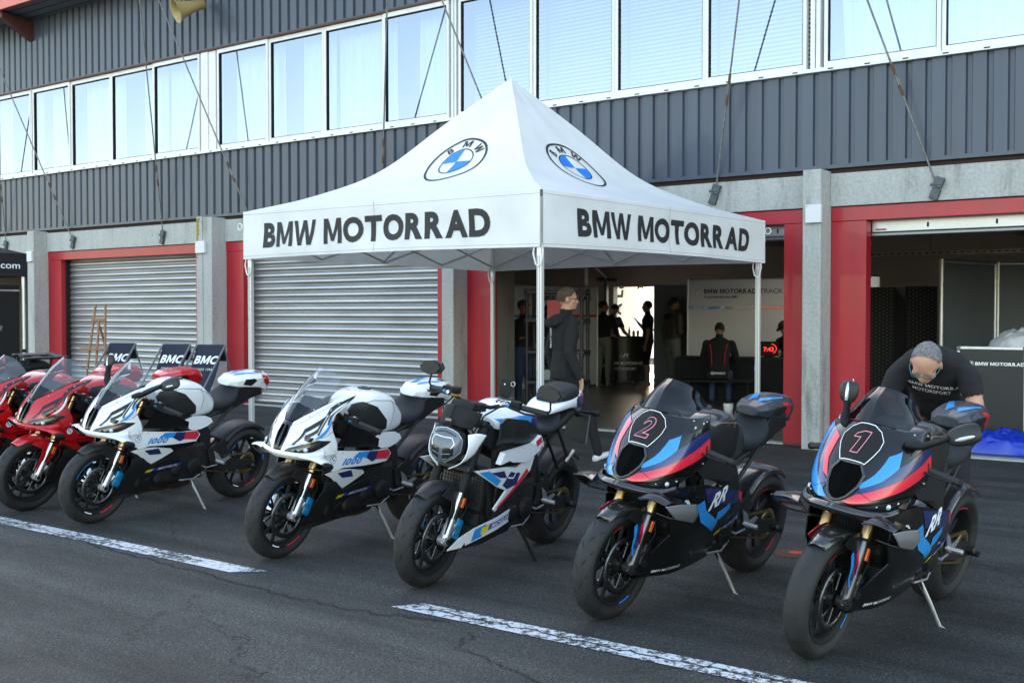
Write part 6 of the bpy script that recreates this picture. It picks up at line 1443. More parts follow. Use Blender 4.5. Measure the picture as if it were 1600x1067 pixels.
def standing(name_label, loc, face, look=0, h=1.0, mats=None, arms=('down', 'down'), stride=(0, 0), hk='short', hm_='hair_dark', short=False, tee=True, vox=.014, glass=None, lean=0, shorts=False, cap=None, bulk=1.0, pitch=0):
    root = thing('person', name_label, 'person', loc, R(face)); b = Body(); k = h
    X, Y, Z = V3(1, 0, 0), V3(0, 1, 0), V3(0, 0, 1); ld = V3(math.sin(R(lean)), 0, math.cos(R(lean)))
    pel = V3(0, 0, .93*k); up = lambda z: pel+ld*(z-.93)*k
    S = lambda z, w_, d, dx=0: (up(z)+X*dx, Y*w_*k*bulk, X*d*k*bulk)
    b.sect([S(.84, .155, .10), S(.92, .172, .115), S(1.00, .160, .108), S(1.12, .148, .10), S(1.25, .168, .112, .005), S(1.36, .185, .115), S(1.43, .160, .09, -.005), S(1.465, .085, .065, -.01)], 'shirt' if tee or True else 'shirt')
    b.cap.append((pel-Z*.06*k, pel+Z*.0, .16*k, 'trousers'))
    nk = up(1.47); hd = up(1.64)+ld*.0+X*.018
    b.limb([nk, up(1.56)+X*.008], [.058*k, .052*k], 'skin')
    lk = R(look); pt = R(pitch); fw = V3(math.cos(lk)*math.cos(pt), math.sin(lk)*math.cos(pt), -math.sin(pt)); b.head(hd+X*.0, fw, Z, k)
    for sd, st in ((1, stride[0]), (-1, stride[1])):
        hip = pel+Y*.088*sd*k-Z*.03*k; ft = V3(st, .10*sd*k, .085*k+max(0, -st)*.18); kn = (hip+ft)*.5+X*(.035+abs(st)*.10)*k; kn.z = .50*k
        kt = 'skin' if shorts else 'trousers'
        b.limb([hip, hip.lerp(kn, .5), kn], [.094*k*bulk, .082*k*bulk, .062*k], 'trousers'); b.limb([kn, kn.lerp(ft, .35)+X*-.012, kn.lerp(ft, .8), ft], [.058*k, .057*k, .044*k, .040*k], kt)
        if shorts: b.cap.append((kn.lerp(ft, .75), ft, .05*k, 'sock'))
        tl = R(-18) if st > .15 else (R(25) if st < -.15 else 0); q = lambda x, z: ft+X*(x*math.cos(tl))*k+Z*((z)-.0+x*math.sin(-tl))*k
        b.sect([(q(-.055, -.045), Y*.030*k, Z*.030*k), (q(-.02, -.045), Y*.038*k, Z*.040*k), (q(.06, -.052), Y*.042*k, Z*.032*k), (q(.13, -.058), Y*.046*k, Z*.026*k), (q(.185, -.064), Y*.034*k, Z*.018*k)], 'shoe', 14)
    for sd, a in ((1, arms[0]), (-1, arms[1])):
        sh = up(1.405)+Y*.185*sd*k*bulk
        if a == 'down': el = sh+V3(-.03, .055*sd, -.30)*k; wr = el+V3(.06, .0, -.25)*k; hdv = V3(.12, -.02*sd, -1)
        elif a == 'bent': el = sh+V3(-.02, .05*sd, -.29)*k; wr = el+V3(.23, -.04*sd, .04)*k; hdv = V3(1, -.2*sd, .25)
        elif a == 'reach': el = sh+V3(.10, .06*sd, -.27)*k; wr = el+V3(.22, -.05*sd, -.09)*k; hdv = V3(1, -.1*sd, -.2)
        elif a == 'raised': el = sh+V3(.06, .04*sd, -.28)*k; wr = el+V3(.16, -.03*sd, .18)*k; hdv = V3(.6, 0, .8)
        else: el, wr, hdv = [V3(*p) for p in a]
        cut = sh.lerp(el, .62)
        if short: b.limb([sh, cut], [.056*k*bulk, .054*k*bulk], 'shirt'); b.limb([cut, el], [.046*k, .040*k], 'skin'); b.limb([el, el.lerp(wr, .35), wr], [.041*k, .040*k, .027*k], 'skin')
        else: b.limb([sh, cut, el], [.060*k*bulk, .054*k*bulk, .047*k*bulk], 'shirt'); b.limb([el, el.lerp(wr, .4), wr], [.048*k, .045*k, .036*k], 'shirt')
        nrm = V3(0, -sd, 0) if a == 'down' else V3(0, 0, -1)
        b.hand(wr, hdv, nrm, 1 if a == 'down' and sd < 0 else -1 if a == 'down' else sd, .35, k)
    mm = dict(shirt='cloth_black', trousers='cloth_black', skin='skin', shoe='cloth_black'); mm.update(mats or {})
    if shorts: mm.setdefault('sock', 'white')
    b.build('body', mm, root, vox, wr=.005)
    if hk: hair(root, b, hm_, hk)
    if glass: glasses(root, b, glass)
    if cap:
        t = MB().use(cap, True); bm = bmesh.new(); bmesh.ops.create_icosphere(bm, subdivisions=3, radius=1)
        for v in bm.verts: v.co = Vector((v.co.x*.112-.006, v.co.y*.092, v.co.z*.085+.045))
        bmesh.ops.delete(bm, geom=[f for f in bm.faces if f.calc_center_median().z < .035], context='FACES'); bmesh.ops.transform(bm, matrix=b.hm, verts=bm.verts); t.addbm(bm, True)
        t.sm = t.sm; t.prism([(.07, -.06), (.13, -.055), (.165, 0), (.13, .055), (.07, .06)], lambda x, y, d: b.hm @ Vector((x, y, .045+d-abs(y)*.15)), .006); t.build('cap', root)
    root['b'] = 0; del root['b']
    return root, b
M['white_shoe'] = mat('white_leather', (.65, .64, .62), .6); M['tan_shoe'] = mat('tan_suede', (.30, .24, .17), .9); M['beard'] = M['hair_dark']
# the man walking under the marquee
o, b = standing('man in black hooded sweater and white trainers walking under the marquee, looking away', (-6.38, -2.72, 0), 58, look=-22, h=1.01, mats=dict(shoe='white_shoe'), stride=(-.28, .34), hk='short', hm_=mat('cropped_brown_hair', (.10, .065, .045), .9, bump=1, bscale=200, var=.3, vscale=80), glass='mblack', vox=.008, lean=2,
   arms=(((-.05, .26, 1.12), (.02, .27, .87), (.1, 0, -1)), ((-.06, -.27, 1.13), (.05, -.30, .88), (.15, 0, -1))))
t = MB().use('cloth_black', True); bm = bmesh.new(); bmesh.ops.create_icosphere(bm, subdivisions=3, radius=1)
for v in bm.verts: v.co = Vector((v.co.x*.105-.085, v.co.y*.135, v.co.z*.065+1.435+.35*(v.co.x*.1)))+v.co*.006*noise.noise(v.co*4)
t.addbm(bm, True); t.tube([(.05, .06, 1.455), (.0, .10, 1.465), (-.08, .11, 1.46)], [.02, .028, .03], 8); t.tube([(.05, -.06, 1.455), (.0, -.10, 1.465), (-.08, -.11, 1.46)], [.02, .028, .03], 8); t.build('hood', o)
t = MB(); f = lambda x, y: Vector((-.02+x, -.262, 1.30+y)); stick(t, ring2(0, .016, 14, c=(-.02, 0)), f, None, 'decal')
for i, m_ in enumerate(('blue', 'navy', 'stripe')): stick(t, tri2([(.005+i*.008, -.008), (.012+i*.008, -.008), (.018+i*.008, .008), (.011+i*.008, .008)]), f, None, m_)
stick(t, tri2([(.03, -.008), (.045, -.008), (.05, .008), (.035, .008)]), f, None, 'decal'); t.build('sleeve_badge', o)
t = MB(); tx = text2('MOTORRAD', .05, .005); stick(t, [tuple((p[1], p[0]) for p in q) for q in tx], lambda x, y: Vector((-.135, .02+x, 1.30+y)), None, 'decal'); t.build('back_print', o)
# swoosh-free plain dark flash on the shoes
# the man bending over the rear of bike 1
root = thing('person', 'grey haired man in black t-shirt and glasses bending over motorcycle number 1', 'person', (-1.97, -5.22, 0), R(-78)); b = Body()
X, Y, Z = V3(1, 0, 0), V3(0, 1, 0), V3(0, 0, 1)
pel = V3(-.22, .0, .93); ch = V3(.16, -.02, 1.20); nk = V3(.33, -.01, 1.275)
ax = (nk-pel).normalized(); dp = ax.cross(Y)*-1
sec = lambda p, w_, d: (p, Y*w_, dp*d)
b.sect([sec(pel-ax*.06, .16, .11), sec(pel+ax*.06, .17, .12), sec(pel.lerp(nk, .35), .150, .11), sec(pel.lerp(nk, .6), .172, .112), sec(pel.lerp(nk, .80), .190, .105), sec(pel.lerp(nk, .92), .165, .078), sec(nk, .085, .06)], 'shirt', 24)
hc = V3(.475, -.03, 1.235); b.limb([nk-ax*.03, nk.lerp(hc, .55)], [.062, .058], 'skin'); b.head(hc, V3(.62, -.20, -.76), V3(.80, .0, .60), 1.0)
for sd in (1, -1):
    hip = pel+Y*.09*sd; kn = V3(-.02, .12*sd, .50); ft = V3(-.12, .14*sd, .085)
    b.limb([hip, kn], [.095, .062], 'trousers'); b.limb([kn, ft], [.060, .042], 'trousers'); b.sect([(ft+V3(-.05, 0, -.045), Y*.03, Z*.03), (ft+V3(.06, 0, -.05), Y*.043, Z*.034), (ft+V3(.17, 0, -.062), Y*.034, Z*.02)], 'shoe', 14)
    sh = pel.lerp(nk, .84)+Y*.175*sd-Z*.015; el = sh+(V3(.02, -.085, -.20) if sd < 0 else V3(.03, .06, -.22)); wr = el+(V3(.10, .12, -.16) if sd < 0 else V3(.16, -.08, -.10))
    cut = sh.lerp(el, .62); b.limb([sh-Y*.03*sd, sh.lerp(cut, .5), cut], [.060, .064, .060], 'shirt', n=18); b.limb([cut, el], [.052, .045], 'skin'); b.limb([el, el.lerp(wr, .35), wr], [.046, .045, .030], 'skin'); b.hand(wr, V3(.8, -.1*sd, -.5), V3(0, 0, -1), sd, .5)
b.build('body', dict(shirt='cloth_black', skin='skin', trousers='cloth_black', shoe='cloth_black'), root, .0075, wr=.005)
hair(root, b, 'hair_grey', 'receding'); glasses(root, b, mat('teal_frame', (.02, .16, .18), .3)); bb = b
def chest_f(x, y):   # on the upper front of the leaning chest
    p = pel.lerp(nk, .70)+Y*x*-1+ax*y; return p
bend_root = root
bpy.context.view_layer.update()
from mathutils.bvhtree import BVHTree
body_o = [c for c in root.children if c.name.startswith('body')][0]; me = body_o.data
bv = BVHTree.FromPolygons([v.co.copy() for v in me.vertices], [list(p.vertices) for p in me.polygons])
def on_front(bv_, o0, ux, uy, dr, off=.003):
    def f(x, y):
        p = o0+ux*x+uy*y; h = bv_.ray_cast(p-dr*.5, dr); return (h[0]-dr*off) if h[0] is not None else p
    return f
dr = V3(-.93, .10, .35).normalized(); uy = V3(.35, 0, .93).normalized(); t = MB()
ff = on_front(bv, V3(.10, .02, 1.115), Y*1.0, uy, dr)
for s_, sz, bo, dy in (('BMW MOTORRAD', .038, .022, .02), ('MOTORSPORT', .040, .006, -.02)):
    stick(t, [tuple((p[0]+(.0 if bo > .01 else -.03), p[1]+dy-p[0]*.22) for p in q) for q in text2(s_, sz, bo, .80)], ff, .02, 'decal')
t.build('shirt_print', root)
# people inside the garage
standing('rider in grey and black leather suit with backpack standing at the black counter', (-12.25, 7.45, 0), 100, look=-60, mats=dict(shirt='cloth_black', trousers=mat('grey_green_leather', (.16, .17, .13), .6), skin='skin_b', shoe='tan_shoe'), arms=('reach', 'reach'))
standing('man in black t-shirt and shorts standing side on, gesturing in the sunlit doorway', (-11.60, 8.15, 0), 205, mats=dict(skin='skin_b', shoe='tan_shoe', sock='grey'), short=True, shorts=True, arms=('down', 'raised'), hk='receding')
standing('person in jeans half hidden behind the man in shorts', (-12.15, 9.7, 0), 190, mats=dict(trousers='jeans', shirt='cloth_black', skin='skin'), arms=('down', 'bent'), h=.97)
standing('bearded man in brown jacket and grey trousers seen from behind', (-10.25, 6.75, 0), 62, look=-30, h=1.02, mats=dict(shirt='brownjacket', trousers='cloth_grey', skin='skin_b'), arms=('down', 'bent'), bulk=1.06)
standing('man in patterned navy t-shirt leaning over the counter behind the rider', (-13.0, 8.9, 0), -20, pitch=45, h=.98, mats=dict(shirt=mat('patterned_cotton', (.12, .12, .22), .9, var=.9, vscale=9), skin='skin'), short=True, arms=('reach', 'reach'), lean=14)
standing('woman with long dark hair standing in profile beside the marquee pole', (-10.85, 3.45, 0), 30, h=.93, mats=dict(shirt='cloth_navy', trousers='cloth_black'), arms=('bent', 'down'), hk='long')
standing('person in jeans and cap standing behind the black shelf', (-10.15, 1.75, 0), -20, h=.97, mats=dict(shirt='cloth_black', trousers='jeans', skin='skin_b'), arms=('bent', 'bent'), cap=mat('teal_cap', (.03, .09, .10), .9))
def seated(label, loc, face, mats, cap=None, hm_='hair_dark', pitch=20, look=0):
    root = thing('person', label, 'person', loc, R(face)); b = Body(); X, Y, Z = V3(1, 0, 0), V3(0, 1, 0), V3(0, 0, 1)
    p0 = V3(0, 0, .50); S = lambda z, x, w_, d: (V3(x, 0, z), Y*w_, X*d)
    b.sect([S(.44, 0, .17, .13), S(.56, .0, .175, .13), S(.70, .02, .16, .115), S(.85, .06, .18, .12), S(.98, .10, .205, .12), S(1.05, .12, .17, .09), S(1.10, .13, .08, .06)], 'shirt')
    b.limb([V3(.13, 0, 1.07), V3(.16, 0, 1.16)], [.06, .055], 'skin'); fw = V3(math.cos(R(look))*math.cos(R(pitch)), math.sin(R(look)), -math.sin(R(pitch))); b.head(V3(.19, 0, 1.235), fw, Z)
    for sd in (1, -1):
        hip = V3(.03, .10*sd, .50); kn = V3(.45, .14*sd, .50); ft = V3(.42, .14*sd, .08); b.limb([hip, kn], [.09, .065], 'trousers'); b.limb([kn, ft], [.062, .042], 'trousers')
        b.sect([(ft+V3(-.05, 0, -.04), Y*.03, Z*.03), (ft+V3(.06, 0, -.045), Y*.042, Z*.034), (ft+V3(.17, 0, -.06), Y*.034, Z*.02)], 'shoe', 12)
        sh = V3(.11, .20*sd, 1.0); el = sh+V3(.12, .08*sd, -.26); wr = el+V3(.23, -.08*sd, .04); b.limb([sh, el], [.064, .050], 'shirt'); b.limb([el, wr], [.05, .036], 'shirt'); b.hand(wr, V3(1, -.1*sd, 0), V3(0, 0, -1), sd, .5)
    mm = dict(shirt='cloth_black', trousers='jeans', skin='skin_b', shoe='cloth_black'); mm.update(mats); b.build('body', mm, root, .013); hair(root, b, hm_, 'short')
    if cap:
        t = MB().use('cloth_black', True); bm = bmesh.new(); bmesh.ops.create_icosphere(bm, subdivisions=3, radius=1)
        for v in bm.verts: v.co = Vector((v.co.x*.112-.006, v.co.y*.092, v.co.z*.085+.045))
        bmesh.ops.delete(bm, geom=[f for f in bm.faces if f.calc_center_median().z < .035], context='FACES'); bmesh.ops.transform(bm, matrix=b.hm, verts=bm.verts); t.addbm(bm, True)
        t.prism([(.07, -.06), (.14, -.055), (.18, 0), (.14, .055), (.07, .06)], lambda x, y, d: b.hm @ Vector((x, y, .045+d)), .006); t.build('cap', root)
    return root
r7 = seated('man in black jacket with red piping and jeans sitting with his back to us', (-8.22, 4.55, .0), 112, {})
t = MB().use('stripe')
for s in (1, -1): t.tube([(-.02, .14*s, 1.0), (-.08, .11*s, .85), (-.125, .10*s, .66)], .008, 6)
t.build('piping', r7); t = MB(); stick(t, [tuple(p for p in q) for q in text2('alpinestars', .07, .012, .8)], lambda x, y: Vector((-.148, -x, .53+y)), None, 'decal'); t.build('waist_print', r7)
seated('person in black cap sitting behind the table with head bowed', (-7.65, 6.25, .02), -115, {}, cap=True, pitch=35)
# ------------------------------------------------------------------ things in and around the garages
CR = Vector((math.cos(.639), math.sin(.639), 0)); CB = Vector((math.sin(.639), -math.cos(.639), 0))   # along / towards the lane viewer
def upright(name, label, cat, p0, p1, z0, z1, m_, th=.02, frame=None):
    t = thing(name, label, cat, p0); d = Vector(p1)-Vector(p0); L = d.length; t.rotation_euler = (0, 0, math.atan2(d.y, d.x))
    g = MB().use(m_); g.box(0, L, -th/2, th/2, z0, z1); g.build('panel', t)
    if frame:
        for x in (0, L): g = MB().use(frame); g.tube([(x, 0, 0), (x, 0, z1+.02)], .022, 10); g.build('post', t)
        g = MB().use(frame); g.tube([(0, 0, z1+.012), (L, 0, z1+.012)], .014, 8); g.build('rail', t)
    return t, L
def wtext(parent, name, s_, x, z, sz, bold, m_='ink', y=-.014, sx=1, shear=0, sp=1.0, align='LEFT'):
    g = MB(); stick(g, text2(s_, sz, bold, sx, sp, shear, align), lambda a, b: Vector((x+a, y, z+b)), None, m_); return g.build(name, parent)
# banner wall with the event title
t, L = upright('banner', 'grey white banner wall reading BMW MOTORRAD TRACK DAYS behind the table', 'banner', (-9.89, 6.65, 0), (-6.6, 7.55, 0), .05, 2.12, 'banner_grey', .02, 'alu')
wtext(t, 'title', 'BMW MOTORRAD', .31, 1.91, .118, .024, sx=.82); wtext(t, 'subtitle', 'En partenariat avec BMC', .31, 1.80, .07, .008, sx=.9, shear=.2)
g = MB(); stick(g, text2('TRACK DAYS', .118, .012, 1.1, 1.0, 0, 'LEFT'), lambda a, b: Vector((1.33+a, -.014, 1.91+b)), None, 'panelgrey'); g.build('title_suffix', t)
for m_, tr, lay in dark_roundel(.065): pass
g = MB()
for m_, tr, lay in roundel(.062): stick(g, tr, lambda a, b, lay=lay: Vector((.20+a, -.013-.001*lay, 1.90+b)), None, m_)
g.build('emblem', t)
g = MB(); 
for m_, a, b_ in (('blue', .02, .68), ('navy', .68, 1.34), ('stripe', 1.34, 2.0), ): stick(g, tri2([(a, 0), (b_, 0), (b_, .05), (a, .05)]), lambda x, z: Vector((x, -.013, 1.58+z)), None, m_)
g.build('stripe', t)
t, L = upright('banner', 'white banner wall with coloured stripe behind the black shelf and the walking man', 'banner', (-12.63, 4.6, 0), (-12.30, 7.3, 0), .05, 2.02, 'banner_grey', .02, 'alu')
wtext(t, 'title', 'BMW MOTORRAD', 1.0, 1.80, .15, .026, y=-.014); wtext(t, 'subtitle', 'En partenariat avec BMC', 1.0, 1.65, .08, .008)
g = MB(); 
for m_, a, b_ in (('blue', .02, .9), ('navy', .9, 1.8), ('stripe', 1.8, 2.68)): stick(g, tri2([(a, 0), (b_, 0), (b_, .05), (a, .05)]), lambda x, z: Vector((x, -.013, 1.42+z)), None, m_)
g.build('stripe', t)
t, L = upright('display_panel', 'narrow grey panel standing in the doorway left of the title banner', 'panel', (-10.95, 7.25, 0), (-10.15, 7.75, 0), .0, 2.06, 'panelgrey', .04, None)
t, L = upright('banner', 'pale banner wall along the garage left of the shelf', 'banner', (-13.6, 3.6, 0), (-13.2, 5.0, 0), .05, 2.0, 'banner_grey', .02, 'alu')
# counters
def counter(lbl, c, w_, r, z=1.0):
    t = thing('counter', lbl, 'counter', (c[0], c[1], 0), .639, 'black promotion counters')
    g = MB().use(mat('black_banner_vinyl', (.012, .012, .013), .35)); n = 18; P = []
    for i in range(n+1):
        a = PI*(i/n)-PI; P.append((w_/2*math.cos(a), r*math.sin(a)))
    g.prism([(x, y) for x, y in P], lambda x, y, d: Vector((x, y, .02+d)), z-.05); g.build('drape', t)
    g = MB().use('mblack'); g.prism([(x*1.03, y*1.05+.01) for x, y in P], lambda x, y, d: Vector((x, y, z-.03+d)), .03); g.build('worktop', t)
    def f(x, y): 
        a = math.asin(max(-1, min(1, x/(w_/2)))); return Vector((x, -r*math.cos(a)-.004, y))
    g = MB()
    for m_, tr, lay in m_flash(.085): stick(g, xf(tr, -.15, .55), f, .05, m_)
    stick(g, xf(text2('BMW MOTORRAD', .092, .015, .95), 0, .42), f, .05, 'decal'); stick(g, xf(text2('MOTORSPORT', .085, .003, .95), -.05, .30), f, .05, 'decal'); g.build('lettering', t)
    return t
counter('black promotion counter just beside the walking man', (-12.75, 7.75), 1.0, .34)
counter('black promotion counter in the sunlit doorway beside the man in shorts', (-12.62, 8.95), 1.0, .30)
cupm = screen_mat('plastic_cup', (.8, .8, .8), (.7, .7, .7))
for i, (x, y, m_, h_, r_, lb, kd) in enumerate(((-12.72, 7.62, 'white', .12, .035, 'clear plastic cup on the counter beside the walking man', 'cup'), (-12.55, 9.0, 'mblack', .20, .022, 'small black bottle on the doorway counter', 'bottle'), (-12.45, 9.02, mat('green_drink', (.20, .45, .10), .2), .14, .03, 'green drink bottle on the doorway counter', 'bottle'), (-12.38, 9.08, mat('yellow_drink', (.5, .45, .06), .2), .12, .03, 'yellow drink cup on the doorway counter', 'cup'))):
    t = thing(kd, lb, kd, (x, y, 1.0)); g = MB().use(m_, True)
    if kd == 'cup': g.lathe([(0, .002), (r_*.75, .002), (r_, h_), (r_*.95, h_), (r_*.7, .01), (0, .01)], axis='z', n=18)
    else: g.lathe([(0, .001), (r_, .001), (r_, h_*.65), (r_*.45, h_*.8), (r_*.45, h_), (0, h_)], axis='z', n=18)
    g.build('shell' if kd == 'cup' else 'bottle_body', t)
# shelf
t = thing('shelf_unit', 'tall black plastic shelf unit just inside the open garage', 'shelf', (-9.35, .75, 0), R(20))
for x in (0, .80):
    for y in (0, .38):
        g = MB().use('black'); g.tube([(x, y, 0), (x, y, 1.84)], .026, 10); 
        for z in (.08, .50, .93, 1.38, 1.80): g.tube([(x, y, z-.04), (x, y, z+.05)], .036, 10)
        g.build('post', t)
for z in (.10, .52, .95, 1.40, 1.80):
    g = MB().use('black'); g.bbox(-.04, .84, -.03, .41, z-.02, z+.03, .008); g.build('shelf', t)
t2 = thing('box', 'red pink cardboard box on the upper level of the black shelf', 'box', (-8.99, 1.0, 1.43), R(20)); g = MB().use(mat('pink_card', (.48, .10, .10), .8)); g.bbox(-.13, .13, -.1, .1, 0, .26, .004); g.build('carton', t2); g = MB().use('red'); g.box(-.132, .132, -.02, .02, .255, .262); g.build('tape', t2)
t2 = thing('spray_bottle', 'small blue spray bottle beside the pink box on the shelf', 'bottle', (-9.22, .93, 1.43)); g = MB().use(mat('blue_liquid', (.03, .2, .35), .2), True); g.lathe([(0, 0), (.04, 0), (.042, .12), (.018, .17), (.018, .20), (0, .20)], axis='z', n=18); g.build('bottle_body', t2); g = MB().use('white'); g.bbox(-.04, .02, -.012, .012, .20, .24, .004); g.build('spray_head', t2)
t2 = thing('storage_crate', 'low grey storage crate on the bottom shelf of the black unit', 'crate', (-9.0, 1.0, .555), R(20)); g = MB().use('grey'); g.bbox(-.2, .2, -.13, .13, 0, .16, .012); g.build('crate_body', t2); g = MB().use('mblack'); g.bbox(-.21, .21, -.14, .14, .16, .18, .006); g.build('lid', t2)
# table, monitor, bench
t = thing('table', 'long table under a black cloth in front of the title banner', 'table', (-8.0, 5.45, 0), R(12))
g = MB().use('cloth_black'); g.bbox(-1.3, 1.5, -.32, .32, .0, .74, .02); g.build('cloth', t); g = MB().use('mblack'); g.bbox(-1.28, 1.48, -.30, .30, .742, .76, .004); g.build('tabletop', t)
t = thing('monitor', 'black screen with glowing red digits on the black table', 'monitor', (-7.72, 5.32, .765), R(22)); g = MB().use('mblack'); g.bbox(-.19, .19, -.015, .015, .03, .27, .006); g.bbox(-.08, .08, -.06, .06, 0, .012, .003); g.bbox(-.02, .02, -.01, .02, .01, .05, .003); g.build('housing', t)
g = MB(); stick(g, text2('7:43', .10, .012), lambda x, y: Vector((.03+x, -.0175, .14+y)), None, 'leddigits'); stick(g, ring2(.072, .08, 16, c=(.08, .15), a0=-1.2, a1=1.6), lambda x, y: Vector((x, -.0175, y)), None, 'leddigits'); g.build('display', t)
t = thing('bench', 'low dark bench under the seated man', 'bench', (-8.22, 4.55, 0), R(22)); g = MB().use('mblack'); g.bbox(-.55, .55, -.17, .17, .38, .42, .01); g.build('seat', t)
for x in (-.48, .48): g = MB().use('mblack'); g.bbox(x-.02, x+.02, -.15, .15, 0, .379, .004); g.build('leg', t)
t = thing('water_jar', 'small white jar on the garage floor in front of the bench', 'jar', (-7.25, 2.9, .016)); g = MB().use('white', True); g.lathe([(0, 0), (.065, 0), (.075, .15), (.07, .17), (0, .17)], axis='z', n=20); g.build('jar_body', t); g = MB().use('mblack', True); g.lathe([(0, .17), (.05, .17), (.045, .2), (0, .2)], axis='z', n=18); g.build('lid', t)
# right garage: dividers, folding screen, case, sheets
for lb, p0, p1 in (('grey felt divider between two silver posts behind the bending man', (-4.41, 3.5, 0), (-4.07, 5.0, 0)), ('pale divider panel right of the felt divider, behind the flight case', (-4.03, 5.02, 0), (-2.2, 5.9, 0))):
    t, L = upright('divider', lb, 'divider', p0, p1, .05, 2.20, 'panelgrey' if 'felt' in lb else mat('brushed_panel', (.30, .27, .23), .5, .3, var=.2, vscale=2), .02, None)
    for x in (0, L-.02): g = MB().use('alu'); g.tube([(x, -.02, 0), (x, -.02, 2.24)], .032, 14); g.use('mblack').tube([(x, -.02, 1.02), (x, -.02, 1.06)], .035, 12); g.build('post', t)
    g = MB().use('alu'); g.tube([(0, -.02, 2.22), (L, -.02, 2.22)], .024, 12); g.build('rail', t)
dots = mat('dotted_black_fabric', (.012, .012, .012), .8)
t = thing('folding_screen', 'black dotted three leaf folding screen left of the silver post', 'folding screen', (-5.95, 5.0, 0))
pts = [(0, 0), (.40, .16), (.66, -.12), (1.05, .10)]
for a, b_ in zip(pts, pts[1:]):
    d = Vector((b_[0]-a[0], b_[1]-a[1], 0)); L = d.length; Mx = Matrix.Translation((*a, 0)) @ Matrix.Rotation(math.atan2(d.y, d.x), 4, 'Z'); g = MB().use(dots); g.bbox(.004, L-.004, -.012, .012, .02, 1.91, .004, Mx); g.use(mat('screen_dots', (.10, .10, .11), .6))
    for i in range(int(L/.055)):
        for j in range(33): g.prism([(x*.010, y*.010) for x, y in ((1, 0), (.3, .9), (-.8, .6), (-.8, -.6), (.3, -.9))], lambda x, y, q, i=i, j=j: Mx @ Vector((.04+i*.055+x, -.0125-q*.0015, .08+j*.056+(i % 2)*.028+y)), 1)
    g.build('leaf', t)
t = thing('flight_case', 'black flight case with silver edges and white lettering in the right garage', 'case', (-3.52, 1.0, .015), 0)
g = MB().use(mat('case_laminate', (.014, .014, .014), .45, bump=.1)); g.box(.02, .72, .003, .6, .08, 1.10); g.build('case_body', t)
g = MB().use('alu')
for x in (.0, .71): g.bbox(x, x+.032, -.004, .02, .06, 1.12, .004)
g.bbox(.0, .742, -.004, .02, 1.09, 1.122, .004); g.bbox(0, .742, -.004, .02, .05, .08, .004); g.bbox(.71, .742, .0, .6, 1.09, 1.122, .004)
for x in (0, .71):
    for k in range(9): g.cyl((x+.016, -.006, .15+k*.11), (x+.016, -.003, .15+k*.11), .005, n=8)
g.build('edge_trim', t)
g = MB().use('steel'); 
for x in (-.005, .695): g.bbox(x, x+.052, -.010, .03, 1.07, 1.127, .012)
g.build('corner_cap', t)
wtext(t, 'lettering', 'BMW MOTORRAD', .20, .93, .052, .026, 'decal', y=.0015, sx=1.0)
g = MB()
for m_, tr, lay in dark_roundel(.030): stick(g, tr, lambda a, b, lay=lay: Vector((.155+a, .0015-.0008*lay, .93+b)), None, m_)
g.build('emblem', t)
for x, y in ((.1, .1), (.64, .1), (.1, .5), (.64, .5)): g = MB().use('mblack'); g.cyl((x-.015, y, .038), (x+.015, y, .038), .035, n=16); g.build('castor', t)
t = thing('flight_case', 'second black flight case cut off by the right edge of the picture', 'case', (-2.76, 1.05, .015), 0); g = MB().use('case_laminate'and MATS['case_laminate']); g.bbox(0, .7, .01, .6, .08, 1.10, .004); g.build('case_body', t); g = MB().use('alu'); g.bbox(-.004, .03, -.004, .02, .05, 1.12, .004); g.bbox(.03, .7, -.004, .02, 1.09, 1.12, .004); g.build('edge_trim', t)
def crumple(name, label, cat, c, sx, sy, sz, m_, seed, z0=0):
    t = MB().use(m_, False); n = 44; random.seed(seed); off = Vector((seed*3.1, seed, 0)); P = []
    for j in range(n+1):
        for i in range(n+1):
            u, v = i/n*2-1, j/n*2-1; e = max(0, 1-(abs(u)**2.6+abs(v)**2.6)**.8)
            q = Vector((u*2.2, v*2.2, 0))+off; z = e**.45*(.62+.42*abs(noise.noise(q))+.30*abs(noise.noise(q*2.3))+.16*abs(noise.noise(q*5)))
            P.append((u*sx*(1+.1*noise.noise(q*1.3)), v*sy*(1+.12*noise.noise(q*1.7+off)), z0+z*sz))
    t.add(P, [(j*(n+1)+i, j*(n+1)+i+1, (j+1)*(n+1)+i+1, (j+1)*(n+1)+i) for j in range(n) for i in range(n)], True)
    o = t.build(name, None, c); return tag(o, label, cat)
crumple('folded_tarp', 'crumpled blue plastic tarp on the floor at the foot of the flight case', 'tarp', (-2.98, .62, .02), .62, .28, .27, mat('blue_tarp', (.008, .035, .42), .35, 0, .3), 3)
crumple('cover_sheet', 'crumpled white sheet heaped on top of the flight cases', 'sheet', (-2.72, 1.32, 1.135), .50, .30, .24, mat('grey_white_sheet', (.50, .49, .47), .5, 0, .1), 9)
t = thing('cable_tray', 'perforated metal cable tray hanging across the right garage', 'cable tray', (-5.4, 3.0, 2.27)); g = MB().use('steel'); g.bbox(0, 10, -.08, .08, 0, .012, .002); g.use(mat('tray_edge', (.30, .26, .18), .5, .7)).box(0, 10, -.085, -.08, 0, .05); g.use('mblack')
for k in range(110): g.box(.05+k*.09, .10+k*.09, -.087, -.0855, .018, .034)
g.build('tray', t)
for x in (1, 4, 7): g = MB().use('steel'); g.tube([(x, 0, 0), (x, 0, 1.0)], .006, 6); g.build('hanger', t)
t = thing('ceiling_pipe', 'dark pipe run under the ceiling of the right garage', 'pipe', (-3.8, 5.2, 2.95)); g = MB().use('mblack'); g.tube([(0, 0, 0), (1.6, -1.2, 0), (3.5, -2.6, 0)], .025, 8); g.tube([(1.0, -.75, 0), (1.0, -.75, -.2), (.6, -.5, -.25)], .015, 8); g.build('tube', t)
